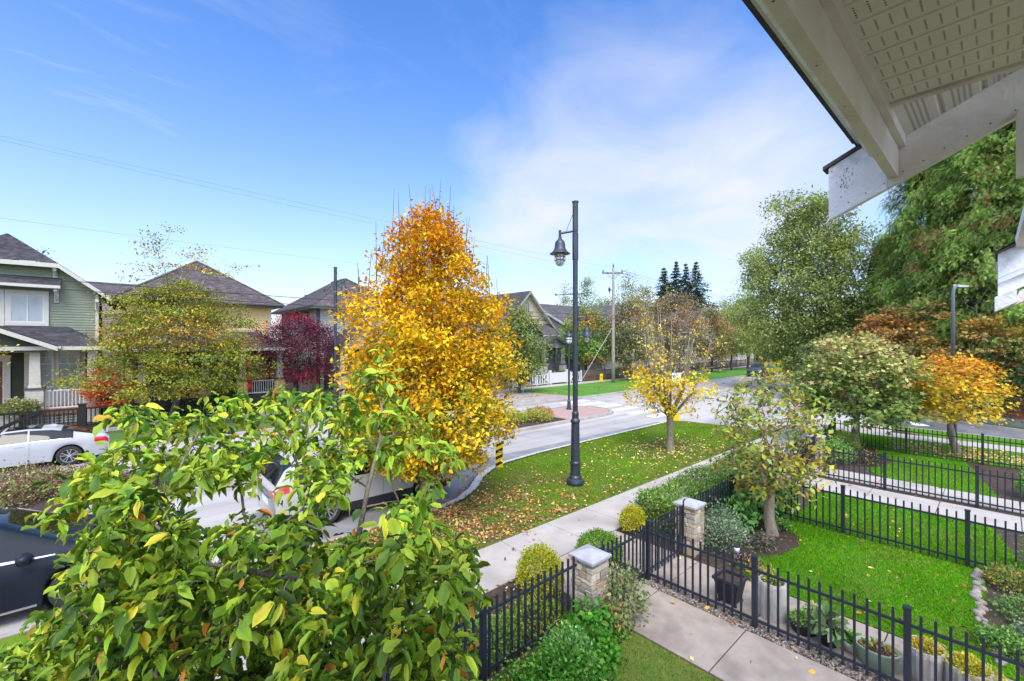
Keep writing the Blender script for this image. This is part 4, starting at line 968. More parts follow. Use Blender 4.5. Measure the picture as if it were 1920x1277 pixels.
for i in range(34): x = -5.0+i*.125; lt.box(x, x+.05, 32.82, 32.845, .05, .54)
for i in range(4): lt.box(-3.9, -.7, 32.80, 32.82, .08+i*.14, .12+i*.14)
lt.build('lattice', mat('lattice_grey', (.40,.40,.37), rough=.8), h1)
shed(h1, -8.3, -.35, 32.45, 35.98, 4.05, 5.15, ROOF1, hip=1.6)
small_gable(h1, -8.2, -2.1, 32.1, 34.4, 4.05, .46, ROOF1, DGREEN)
column(h1, -2.96, 33.0, .8, 1.85, 4.1, .62, .36, base=TRIM); column(h1, -.85, 33.0, .0, 1.85, 3.9, .62, .36, base=TRIM); 
MB().box(-8.2, -2.6, 32.85, 33.1, 3.95, 4.2).build('porch_beam', TRIM, h1)
railing(h1, (-2.6,32.95,0), (-1.2,32.95,0), .8, 1.75)
st = MB()
for i in range(5): st.box(-8.0, -3.4, 32.68-.3*(i+1), 32.68-.3*i, 0, .66-.13*i)
st.build('steps', mat('step_grey', (.38,.36,.32), (.45,.43,.39), 3, .8), h1)
# --- 2: the yellow house
h2 = thing('yellow_house', 'pale yellow shingled house with a dark hip roof behind the large green-gold tree', 'house', (4.6,36,0))
walls(h2, .6, 8.6, 36, 46, 0, 6.9, YELW, .18); hip_roof(h2, .6, 8.6, 36, 46.5, 6.95, .70, ROOF2, oh=.65, fascia=.18, fm=TRIMD)
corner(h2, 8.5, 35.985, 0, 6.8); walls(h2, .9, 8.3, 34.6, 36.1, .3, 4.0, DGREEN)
shed(h2, .3, 8.9, 32.4, 35.98, 3.9, 5.0, ROOF2, hip=1.2)
MB().box(.4, 8.7, 32.8, 36, .2, .8).build('porch_floor', mat('porch_dark', (.06,.055,.05), rough=.8), h2)
for s_ in (1.2, 4.2, 6.2, 8.4): column(h2, s_, 33.1, .1, 1.75, 3.9, .58, .30, base=YELW)
railing(h2, (1.5,33.0,0), (3.9,33.0,0), .85, 1.7); railing(h2, (6.5,33.0,0), (8.1,33.0,0), .85, 1.7)
window(h2, 'f', 2.0, 3.2, 1.8, 3.3, 34.58, 1); window(h2, 'f', 6.6, 7.8, 1.8, 3.3, 34.58, 1); window(h2, 'f', 4.6, 5.5, .85, 3.2, 34.58, 0, pane=DOORR)
window(h2, 'f', 2.2, 4.4, 5.0, 6.3, 35.98, 1)
# red lantern string hanging by the porch column
# --- 3: grey house
h3 = thing('grey_house', 'grey lap-sided house with a large brown hip roof behind the purple tree', 'house', (15.6,36,0))
walls(h3, 11.9, 19.1, 36, 46, 0, 7.0, GREYW); hip_roof(h3, 11.9, 19.1, 36, 46.6, 7.05, .68, ROOF2, oh=.6, fascia=.18)
b = MB(); b.box(11.87, 12.08, 35.96, 36.2, 0, 6.9); b.build('corner_board', TRIMD, h3)
window(h3, 's', 41.6, 42.2, 5.5, 6.5, 11.88, 0, trim=TRIMD); window(h3, 's', 42.5, 43.1, 5.5, 6.5, 11.88, 0, trim=TRIMD); window(h3, 's', 40.7, 41.3, 5.5, 6.5, 11.88, 0, trim=TRIMD); window(h3, 's', 38.3, 38.8, 5.5, 6.6, 11.88, 0, trim=TRIMD)
window(h3, 's', 37.2, 38.2, 2.2, 3.8, 11.88, 1)
small_gable(h3, 12.6, 19.6, 33.0, 36.5, 4.0, .9, ROOF1, GREYW, TRIMD)
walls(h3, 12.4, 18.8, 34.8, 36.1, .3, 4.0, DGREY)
column(h3, 12.9, 33.7, 0, 1.7, 4.0, .6, .3, base=TRIM); column(h3, 16.2, 33.7, 0, 1.7, 4.0, .6, .3, base=TRIM); column(h3, 19.0, 33.7, 0, 1.7, 4.0, .6, .3, base=TRIM)
MB().box(12.5, 19.3, 33.4, 36, .2, .8).build('porch_floor', mat('porch_dark', (.06,.055,.05), rough=.8), h3)
railing(h3, (13.3,33.6,0), (15.9,33.6,0), .85, 1.65); window(h3, 'f', 13.4, 15.2, 1.7, 3.3, 34.78, 1); window(h3, 'f', 16.6, 17.5, .85, 3.1, 34.78, 0, pane=DOORR)
for s_, t_, z_ in ((13.5,39.2,8.3),(13.3,43.5,8.1)):
    v = MB(); v.lathe([(.07,z_-.3),(.07,z_+.45),(.10,z_+.46),(.10,z_+.52)], 8, (s_,t_)); v.build('roof_vent', TRIMD, h3)
# --- 4: hidden house behind the golden tree
h4 = thing('house', 'house glimpsed behind the golden tree with a grey-brown roof', 'house', (24.5,36,0))
walls(h4, 21.2, 28.0, 36, 46, 0, 6.6, TANW); hip_roof(h4, 21.2, 28.0, 36, 46, 6.65, .62, ROOF3, oh=.5)
shed(h4, 21.2, 28.2, 33, 35.98, 3.8, 4.8, ROOF3, hip=1.0)
for s_ in (21.6, 24.6, 27.8): column(h4, s_, 33.4, 0, 1.6, 3.8, .5, .28)
window(h4, 'f', 22.3, 24.2, 4.9, 6.0, 35.98, 1); window(h4, 'f', 22.3, 24.2, 1.6, 3.2, 35.98, 1)
# --- 5: tan gabled house
h5 = thing('gabled_house', 'tan house with a steep street-facing gable and small attic window', 'house', (34.6,36,0))
walls(h5, 31.0, 38.2, 35.9, 46, 0, 6.0, DGREY)
gg = gable_roof_front(h5, 31.0, 38.2, 35.9, 47, 5.75, 1.0, ROOF1, TANW, oh=.6, trim=mat('olive_trim', (.30,.30,.24), rough=.7), band=.3)
window(h5, 'f', 34.3, 34.95, 7.6, 8.7, 35.88, 1, trim=GREYW); window(h5, 'f', 33.9, 35.3, 4.9, 6.1, 35.88, 1); MB().box(31.1,38.1,35.85,35.9,6.7,6.85).build('belt_board', DGREY, h5)
bs = MB(); bs.box(33.7,33.9,35.84,35.88,5.8,9.0); 
shed(h5, 35.7, 38.6, 34.4, 35.85, 5.0, 6.3, ROOF3); walls(h5, 31.2, 38.0, 34.7, 35.8, .3, 4.0, DGREY)
small_gable(h5, 33.9, 38.0, 32.6, 35, 3.9, .5, ROOF1, DGREY, TRIMD)
MB().box(31, 38.3, 32.8, 35.8, .2, .75).build('porch_floor', TRIMD, h5)
for s_ in (31.5, 34.4, 37.5): column(h5, s_, 33.1, 0, 1.7, 3.9, .55, .3, base=mat('stone_base', (.40,.36,.30), (.5,.46,.4), 6, .9), shaft=mat('grey_shaft', (.28,.28,.27), rough=.7))
railing(h5, (31.8,33,0), (34.1,33,0), .8, 1.6); window(h5, 'f', 35.2, 36.1, .8, 3.0, 34.68, 0, pane=DOORR)
# --- 6: side gabled grey house
h6 = thing('long_roof_house', 'pale grey house with a long side-gabled roof right of the tan gable', 'house', (45,36,0))
walls(h6, 41.2, 49, 36.2, 46, 0, 6.4, GREYW)
r = MB(); r.courses((40.7,35.6,6.45),(49.6,35.6,6.45),(40.7,41.2,9.3),(49.6,41.2,9.3),.18,.014); r.courses((49.6,46.8,6.45),(40.7,46.8,6.45),(49.6,41.2,9.3),(40.7,41.2,9.3),.18,.014); r.build('roof', ROOF3, h6)
f = MB()
for (y0,z0,y1,z1) in ((35.6,6.45,41.2,9.3),(41.2,9.3,46.8,6.45)): f.add([(40.66,y0,z0-.28),(40.66,y1,z1-.28),(40.66,y1,z1),(40.66,y0,z0),(40.70,y0,z0-.28),(40.70,y1,z1-.28),(40.70,y1,z1),(40.70,y0,z0)], [(3,2,1,0),(4,5,6,7),(0,1,5,4),(2,3,7,6),(0,4,7,3),(1,2,6,5)])
f.build('bargeboard', TRIM, h6)
w_ = MB(); w_.courses((41.19,46,6.3),(41.19,36.2,6.3),(41.19,41.2,8.9),(41.19,41.1,8.9),.16,.012); w_.build('gable_wall', GREYW, h6)
shed(h6, 41, 49.2, 33, 36.2, 3.7, 4.9, ROOF3); MB().box(41,49,33.2,36.2,.2,.75).build('porch_floor', TRIM, h6)
for s_ in (41.3, 45, 48.8): column(h6, s_, 33.4, 0, 1.5, 3.7, .45, .28)
railing(h6, (41.6,33.3,0), (44.7,33.3,0), .8, 1.6); railing(h6, (45.3,33.3,0), (48.5,33.3,0), .8, 1.6); window(h6, 'f', 42, 44, 1.6, 3.1, 36.17, 1)
def simple_house(label, s0, s1, wm, rm, z=6.4, hip=True, deck=True):
    h = thing('house', label, 'house', ((s0+s1)/2, 36, 0)); walls(h, s0, s1, 36, 46, 0, z, wm, .2)
    if hip: hip_roof(h, s0, s1, 36, 46, z+.05, .62, rm)
    else: gable_roof_front(h, s0, s1, 36, 46, z-.1, .85, rm, wm)
    shed(h, s0, s1, 33.2, 35.98, 3.7, 4.7, rm); MB().box(s0, s1, 33.4, 36, .2, .75).build('porch_floor', TRIM, h)
    for s_ in (s0+.4, (s0+s1)/2, s1-.4): column(h, s_, 33.6, 0, 1.5, 3.7, .45, .28)
    railing(h, (s0+.7,33.5,0), ((s0+s1)/2-.3,33.5,0), .8, 1.6, gap=.2)
    window(h, 'f', s0+1, s0+2.6, 1.6, 3.1, 35.98, 1); window(h, 'f', s0+1, s0+2.6, 4.9, 6.0, 35.98, 1); window(h, 'f', s1-2.4, s1-1.2, 4.9, 6.0, 35.98, 1)
simple_house('house with a pale mauve roof behind the utility pole and maple', 52, 59.5, GREYW, ROOF3, 6.2, False)
simple_house('white house with porch far along the street behind brown trees', 63, 70.5, TRIM, ROOF1, 6.2)
simple_house('distant white house seen beyond the parked dark car', 75, 83, WHITE, ROOF3, 6.0, False)
simple_house('farthest tan house at the bend of the street', 87, 95, TANW, ROOF1, 6.0)
# a building seen beyond the gap between the green and the yellow house
hb = thing('back_house', 'plain mauve-grey house wall behind the gap beside the green house', 'house', (.6,52,0))
walls(hb, -3.2, 4.6, 50, 58, 0, 7.9, mat('mauve_siding', (.34,.29,.30), (.40,.35,.35), 2, .85)); 
r = MB(); r.courses((-3.6,49.6,7.9),(5,49.6,7.9),(-3.6,54,9.6),(5,54,9.6),.2,.014); r.build('roof', ROOF2, hb)

# ================================================================ fences across the street
FW = WHITE
def board_fence(label, s0, s1, t, m, h=1.0, post=1.8, board=.12, gap=.05, kind='picket'):
    root = thing('wooden_fence', label, 'fence', (s0,t,0)); n = max(1, round((s1-s0)/post))
    for i in range(n+1):
        s_ = s0+(s1-s0)*i/n; p = MB(); p.box(s_-.06, s_+.06, t-.06, t+.06, -.02, h+.12); p.box(s_-.075, s_+.075, t-.075, t+.075, h+.12, h+.15); p.build('post', m, root)
    r = MB(); r.box(s0, s1, t-.02, t+.02, .08, .17); r.box(s0, s1, t-.022, t+.022, h-.09, h); r.box(s0, s1, t-.05, t+.05, h+.001, h+.035); r.build('rail', m, root)
    b = MB(); x = s0+.1
    while x < s1-.1: b.box(x, x+board, t-.034, t-.023, .10, h-.02); x += board+gap
    b.build('boards', m, root); return root
board_fence('white picket fence with wide boards in front of the tan gabled house', 27.4, 32.0, 30.25, WHITE, 1.05, 1.55, .17, .16)
board_fence('short white picket fence right of the white gate', 35.4, 37.2, 30.25, WHITE, 1.05, 1.8, .17, .16)
g = thing('white_gate', 'solid white wooden gate between two tall posts in the picket fence', 'gate', (33.5,30.25,0))
for x in (32.35, 34.9): b = MB(); b.box(x-.12,x+.12,30.13,30.37,0,1.4); b.build('post', WHITE, g, bevel=.02)
b = MB(); b.box(32.5,34.75,30.2,30.26,.12,1.15); b.build('panel', WHITE, g)
for x0, x1 in ((31.0,32.2),(35.1,36.2)): b = MB(); b.beam((x0,30.18,.15 if x0<32 else .95),(x1,30.18,.95 if x0<32 else .15) if False else (x1,30.18,.15), .05, .1) if False else b.beam((x0,30.17,1.0 if x0 < 32 else .15),(x1,30.17,.15 if x0 < 32 else 1.0), .05, .10); b.build('diagonal_brace', WHITE, g)
BRW = mat('brown_fence', (.13,.085,.06), (.20,.14,.10), 6, .85, .3, 40, stretch=(4,4,.5))
board_fence('brown board fence along the far pavement behind the utility pole', 37.6, 58, 30.2, BRW, 1.1, 1.9, .13, .10)
board_fence('brown board fence farther down the street beyond the thin yellow tree', 58.6, 86, 30.2, BRW, 1.1, 1.9, .13, .08)
bf = thing('dark_fence', 'low black wooden picket fence in front of the green house', 'fence', (-3,30.6,0))
for x in (-4.35, -1.15, -.65+2.6):
    b = MB(); b.box(x-.14,x+.14,30.5,30.78,0,1.15 if x > -4 else 1.35); b.box(x-.17,x+.17,30.47,30.81,1.15 if x > -4 else 1.35,1.2 if x > -4 else 1.4); b.build('post', BLK, bf)
b = MB(); b.box(-12,5.6,30.60,30.66,.92,1.0); b.box(-12,5.6,30.60,30.66,.1,.18)
x = -3.9
while x < 5.6: b.box(x,x+.05,30.585,30.60,.1,.95); x += .16
b.beam((-4.2,30.56,.12),(-2.6,30.56,.98), .03, .16); b.build('pickets', BLK, bf)
fence2 = board_fence('dark low fence in front of the yellow house behind green shrubs', 5.9, 20.5, 30.6, mat('dark_fence_paint', (.03,.03,.035), rough=.7), .95, 2.4, .05, .12)

# red cedar fence beyond the lane with its concrete footing
CED = mat('cedar_boards', (.26,.085,.05), (.38,.14,.085), 5, .85, .4, 40, c3=(.20,.12,.09), scale3=1.2, amt3=.6, stretch=(3,3,.35))
cf = thing('cedar_fence', 'red-brown board fence with lattice top and weathered grey footing along the lane', 'fence', (34.5,2.2,0))
A = Vector((37.7,8.6,0)); Bv = Vector((28.3,-9.6,0)); A, Bv = A+Vector((.5,-.26,0)), Bv+Vector((.5,-.26,0)); L = (Bv-A).length; d = (Bv-A)/L; nr = Vector((d.y,-d.x,0))
if nr.dot(A) > 0: nr = -nr
w = MB(); w.beam(A+Vector((0,0,.12)), Bv+Vector((0,0,.12)), .22, .56); w.build('footing', mat('old_footing', (.26,.24,.20), (.38,.35,.30), 3, .9, .6, 40, c3=(.14,.11,.08), scale3=1.5, amt3=.7), cf)
b = MB(); q = .0
while q < L-.05:
    p = A+d*q; o = random.uniform(-.006,.006); b.beam(p+d*.068+nr*o+Vector((0,0,.42)), p+d*.068+nr*o+Vector((0,0,1.16+random.uniform(-.006,.006))), .132, .022, nr); q += .14
b.build('boards', CED, cf)
r = MB()
for z in (.46, .82, 1.17, 1.45): r.beam(A+nr*.03+Vector((0,0,z)), Bv+nr*.03+Vector((0,0,z)), .05 if z > 1.5 else .04, .07)
r.build('rail', CED, cf)
lt = MB(); q = 0
while q < L-.3:
    p = A+d*q; lt.beam(p+nr*.002+Vector((0,0,1.20)), p+d*.26+nr*.002+Vector((0,0,1.43)), .012, .028, nr); lt.beam(p+d*.26+nr*.014+Vector((0,0,1.20)), p+nr*.014+Vector((0,0,1.43)), .012, .028, nr); q += .12
lt.build('lattice', CED, cf)
for k in range(8):
    p = A+d*(L*k/7)+nr*.04; pm = MB(); pm.beam(p+Vector((0,0,0)), p+Vector((0,0,1.55)), .12, .12); pm.build('post', CED if k != 3 else mat('steel_post', (.6,.6,.6), rough=.5), cf)

# ================================================================ the eave above the viewer
EAV = mat('eave_paint', (.76,.73,.65), (.84,.81,.73), 5, .75, .3, 40, c3=(.52,.49,.42), scale3=2.2, amt3=.5)
EAVW = mat('rake_paint', (.84,.85,.87), (.90,.90,.91), 3, .7, .3, 50, c3=(.30,.32,.27), scale3=6.5, amt3=.5)
SOF = mat('vinyl_soffit', (.80,.80,.68), (.84,.84,.73), 4, .6); t = SOF.node_tree
def holes(m, ax, pitch, lo, hi, fx, fy, rx, ry, stag=False, off=50.0):
    """round vent holes punched in strips"""
    t = m.node_tree; b = t.nodes['Principled BSDF']; src = b.inputs['Base Color'].links[0].from_socket
    co = N(t, 'ShaderNodeTexCoord'); sp = N(t, 'ShaderNodeSeparateXYZ'); t.links.new(co.outputs['Object'], sp.inputs[0])
    a, c = sp.outputs[0 if ax == 'x' else 1], sp.outputs[1 if ax == 'x' else 0]
    fr = lambda v, s: mth(t, 'FRACT', mth(t, 'MULTIPLY', mth(t, 'ADD', v, off), 1/s))
    strip = mth(t, 'MULTIPLY', mth(t, 'GREATER_THAN', fr(a, pitch), lo), mth(t, 'LESS_THAN', fr(a, pitch), hi))
    u = mth(t, 'SUBTRACT', fr(a, fx), .5)
    cc = c if not stag else mth(t, 'ADD', c, mth(t, 'MULTIPLY', mth(t, 'FLOOR', mth(t, 'MULTIPLY', mth(t, 'ADD', a, 50.0), 1/fx)), fy*.5))
    v = mth(t, 'SUBTRACT', fr(cc, fy), .5)
    r2 = mth(t, 'ADD', mth(t, 'POWER', mth(t, 'ABSOLUTE', mth(t, 'DIVIDE', u, rx)), 2.0), mth(t, 'POWER', mth(t, 'ABSOLUTE', mth(t, 'DIVIDE', v, ry)), 2.0))
    hole = mth(t, 'MULTIPLY', strip, mth(t, 'LESS_THAN', r2, 1.0))
    mx = N(t, 'ShaderNodeMix', data_type='RGBA'); t.links.new(hole, mx.inputs[0]); t.links.new(src, mx.inputs[6]); mx.inputs[7].default_value = (.035,.035,.03,1)
    t.links.new(mx.outputs[2], b.inputs['Base Color'])
holes(SOF, 'x', .1175, .28, .82, .0147, .036, .27, .085)
SOF2 = mat('sloped_soffit', (.76,.74,.68), (.82,.80,.74), 4, .6, c3=(.55,.54,.48), scale3=4, amt3=.5)
holes(SOF2, 'y', .135, .24, .78, .0175, .026, .30, .22, True, 49.9298)
ev = thing('roof_eave', 'white eave of the near building overhead with perforated soffit and rake board', 'roof eave', (1.5,-.5,5.3))
S0, S1 = -1.6, 3.0
b = MB(); b.box(S0, 2.965, .357, .398, 5.135, 5.33); b.build('eave_beam', EAV, ev, bevel=.002)
b = MB(); b.box(S0, 2.965, .330, .3565, 5.285, 5.34); b.build('soffit_trim', EAV, ev)
b = MB(); b.box(S0, 2.97, .401, .475, 5.275, 5.34); b.build('outer_fascia', EAVW, ev)
b = MB(); b.box(S0, 2.99, .476, .497, 5.338, 5.385); b.build('mossy_strip', mat('mossy_strip', (.03,.032,.028), (.13,.135,.12), 60, .95, .8, 120, contrast=2), ev)
b = MB(); b.box(S0, 3.0, .498, .522, 5.350, 5.358); b.build('drip_edge', mat('drip_edge', (.55,.55,.55), rough=.35, metal=.5), ev)
b = MB(); b.box(S0, 3.02, .5225, .534, 5.352, 5.364); b.build('shingle_edge', mat('shingle_edge', (.05,.045,.045), (.09,.08,.08), 50, .95), ev)
# flat perforated ceiling: panels running away from the wall with open V-grooves
b = MB(); s_ = 2.50; k = 0
while s_ > S0:
    w2 = .1175; x1 = s_; x0 = s_-w2; deep = (k % 2 == 0)
    b.add([(x0+.006,-3.2,5.335),(x1-(.006),-3.2,5.335),(x1-.006,.33,5.335),(x0+.006,.33,5.335)], [(0,3,2,1)])
    g0 = .012 if deep else .006
    b.add([(x1-.006,-3.2,5.335),(x1,-3.2,5.335+g0),(x1,.33,5.335+g0),(x1-.006,.33,5.335)], [(0,3,2,1)])
    b.add([(x1,-3.2,5.335+g0),(x1+.006,-3.2,5.335),(x1+.006,.33,5.335),(x1,.33,5.335+g0)], [(0,3,2,1)])
    s_ -= w2; k += 1
b.build('soffit', SOF, ev)
b = MB(); b.box(2.503, 2.535, -3.2, .33, 5.325, 5.352); b.build('channel_trim', EAV, ev)
b = MB(); b.box(S0, 2.50, -3.2, .33, 5.352, 5.40); b.box(2.536, 2.545, -3.2, .33, 5.30, 6.6) if False else None; b.build('ceiling_backing', BLK, ev)
# sloped soffit of the rake overhang
sl = .44; zr = lambda t_: 5.335+sl*(.33-t_)
b = MB(); t_ = .33; k = 0; b.add([(2.53,.356,zr(.356)+.004),(2.97,.356,zr(.356)+.004),(2.97,.318,zr(.318)),(2.53,.318,zr(.318))], [(0,3,2,1)]); b.add([(2.49,.356,5.336),(2.55,.356,5.336),(2.55,.318,5.336),(2.49,.318,5.336)], [(0,3,2,1)])
while t_ > -2.4:
    t1_ = t_-.135
    b.add([(2.53,t_-.012,zr(t_-.012)),(2.97,t_-.012,zr(t_-.012)),(2.97,t1_+.012,zr(t1_+.012)),(2.53,t1_+.012,zr(t1_+.012))], [(0,3,2,1)])
    b.add([(2.53,t1_+.012,zr(t1_+.012)),(2.97,t1_+.012,zr(t1_+.012)),(2.97,t1_,zr(t1_)+.016),(2.53,t1_,zr(t1_)+.016)], [(0,3,2,1)])
    b.add([(2.53,t1_,zr(t1_)+.016),(2.97,t1_,zr(t1_)+.016),(2.97,t1_-.012,zr(t1_-.012)),(2.53,t1_-.012,zr(t1_-.012))], [(0,3,2,1)])
    t_ = t1_
b.build('sloped_soffit', SOF2, ev)
# rake board, one long tapered plank
zb = lambda t_: 4.975+.459*(.655-t_)
def plank(s0, s1, t0, t1, f0, f1):
    m = MB(); m.add([(s0,t0,f0(t0)),(s0,t1,f0(t1)),(s0,t1,f1(t1)),(s0,t0,f1(t0)),(s1,t0,f0(t0)),(s1,t1,f0(t1)),(s1,t1,f1(t1)),(s1,t0,f1(t0))], [(0,1,2,3),(7,6,5,4),(0,4,5,1),(1,5,6,2),(2,6,7,3),(3,7,4,0)]); return m
plank(2.97, 3.01, -2.6, .402, zb, lambda t_: zb(t_)+.30).build('rake_board', EAV, ev, bevel=.003)
plank(2.97, 3.01, .4025, .655, zb, lambda t_: zb(t_)+.292).build('rake_board_end', EAVW, ev, bevel=.003)
plank(2.96, 3.05, .44, .68, lambda t_: zb(t_)+.294, lambda t_: zb(t_)+.315).build('shingle_end', mat('shingle_edge', (.05,.045,.045)), ev)
nl = MB(); rn = random.Random(5)
for k in range(16):
    t_ = .64-.075*k; z_ = zb(t_)+rn.choice((.035,.26 if t_ > .4 else .04))+rn.uniform(-.006,.006); a_ = rn.uniform(0,1)
    nl.add([(2.9685, t_+.0035*math.cos(2*math.pi*i/6), z_+.0035*math.sin(2*math.pi*i/6)) for i in range(6)], [tuple(range(6))[::-1]])
for k in range(14):
    x_ = -1.4+.33*k+rn.uniform(-.04,.04); nl.add([(x_+.0035*math.cos(2*math.pi*i/6), .378+rn.uniform(-.008,.008)*0+.0035*math.sin(2*math.pi*i/6), 5.1335) for i in range(6)], [tuple(range(6))[::-1]])
nl.build('nail_heads', mat('rusty_nail', (.10,.07,.05), rough=.8), ev)
gr = MB()
for k in range(46):                       # algae and grime specks on the end of the rake board
    t_ = .575+rn.gauss(0,.018); z_ = zb(t_)+.17+rn.gauss(0,.05); w_ = rn.uniform(.0008,.0028); h_ = w_*rn.uniform(1,3.5)
    gr.add([(2.9688,t_-w_,z_-h_),(2.9688,t_-w_*.4,z_+h_),(2.9688,t_+w_,z_+h_*.6),(2.9688,t_+w_*.6,z_-h_*.8)], [(0,1,2,3)])
gr.build('algae_specks', mat('algae', (.26,.28,.22), rough=.95), ev)
# roof deck above so that the sky does not light the eave from behind
r = MB(); r.add([(S0,.56,5.39),(3.04,.56,5.39),(3.04,-3.4,7.2),(S0,-3.4,7.2)], [(0,1,2,3)]); r.add([(S0,.56,5.402),(3.04,.56,5.402),(3.04,-3.4,7.212),(S0,-3.4,7.212)], [(0,1,2,3)]); r.build('roof_deck', ROOF1, ev)
# bracket plank with a rounded top corner, fixed to the inner face of the rake board
b = MB(); prof = [(-.036,5.016),(-.036,5.28),(-.042,5.305),(-.055,5.322),(-.075,5.33),(-.42,5.33),(-.42,5.016)]; n = len(prof)
b.add([(2.925,t_,z_) for t_,z_ in prof]+[(2.9685,t_,z_) for t_,z_ in prof], [tuple(range(n)), tuple(range(2*n-1,n-1,-1))]+[(i_,(i_+1)%n,(i_+1)%n+n,i_+n)[::-1] for i_ in range(n)])
b.build('bracket', EAV, ev, bevel=.003)
# ---- the next unit's eave, lower on the right
ne = thing('next_roof_eave', 'smaller pale eave end of the next unit at the right edge', 'roof eave', (5.2,-.3,5))
def ZP(px, py, s_):               # the point at which a sight line meets the plane X = s_
    r_ = (px-960)/830; y = s_/(r_*math.sin(_A)+math.cos(_A)); return Vector((s_, (-r_*math.cos(_A)+math.sin(_A))*y, 4.3-(py-640)/830*y))
def pan(name, pts, s_, m, th=.04, ext=6.5):
    """a plank outline on the plane X = s_; corners beyond the right edge run on up the roof slope"""
    q = {}
    P3 = []
    lo = [ZP(x, y, s_) for x, y in pts]
    for (x, y), p in zip(pts, lo):
        if x > 2000:
            base = ZP(1871, y+(2020-1871)*.475, s_); dirv = Vector((0, -1, .53)); p = Vector((s_, p.y-2.4, p.z+2.4*.53))
        P3.append(p)
    n = len(P3); mb_ = MB()
    mb_.add([tuple(p) for p in P3]+[(p.x+th, p.y, p.z) for p in P3], [tuple(range(n)), tuple(range(2*n-1, n-1, -1))]+[(i, (i+1) % n, (i+1) % n+n, i+n)[::-1] for i in range(n)]); mb_.build(name, m, ne)
pan('rake_board', [(1871,473),(1909,455),(2020,402),(2020,460),(1871,522)], 5.2, EAVW)
pan('rake_band', [(1871,523),(2020,461),(2020,469),(1871,532)], 5.17, EAVW)
pan('lower_board', [(1871,533),(2020,470),(2020,497),(1871,556)], 5.2, EAVW)
pan('lookout_end', [(1865,557),(1907,541),(1907,566),(1865,584)], 5.05, EAVW, .19)
pan('brace', [(1902,572),(1902,566),(1912,545),(1945,530),(1930,560),(1912,568)], 5.15, EAV, .12)
_t0 = ZP(1871,473,5.2)
rf_ = MB(); A_ = [(5.22,_t0.y+.02,_t0.z+.02),(6.0,_t0.y+.02,_t0.z+.02),(6.0,_t0.y-2.3,_t0.z+2.32*.54),(5.22,_t0.y-2.3,_t0.z+2.32*.54)]
rf_.courses(A_[0],A_[1],A_[3],A_[2],.14,.012); rf_.build('roof', ROOF1, ne)
sf_ = MB(); sf_.add([(x_,y_,z_-.10) for x_,y_,z_ in A_], [(0,3,2,1)]); sf_.build('soffit', SOF, ne)
wl_ = MB(); wl_.courses((5.5,-2.3,3.0),(5.5,-1.6,3.0),(5.5,-2.3,5.4),(5.5,-1.6,5.4),.15,.014); wl_.courses((6.0,-1.6,3.0),(5.5,-1.6,3.0),(6.0,-1.6,5.4),(5.5,-1.6,5.4),.15,.014); wl_.build('wall', GREYW, ne)
pan('shingle_edge', [(1866,475),(1908,453),(2020,400),(2020,404),(1909,457),(1872,475)], 5.16, mat('shingle_edge', (.05,.045,.045)), .1)
m_ = MB(); a_, b_ = ZP(1902,455,5.2), ZP(1960,250,5.2); c_ = Vector((2.9, b_.y*.0-.16, b_.z))
m_.beam(a_+Vector((0,-.04,0)), ZP(1924, 372, 4.5)+Vector((0,-.04,0)), .07, .08); m_.build('gutter', EAV, ne)

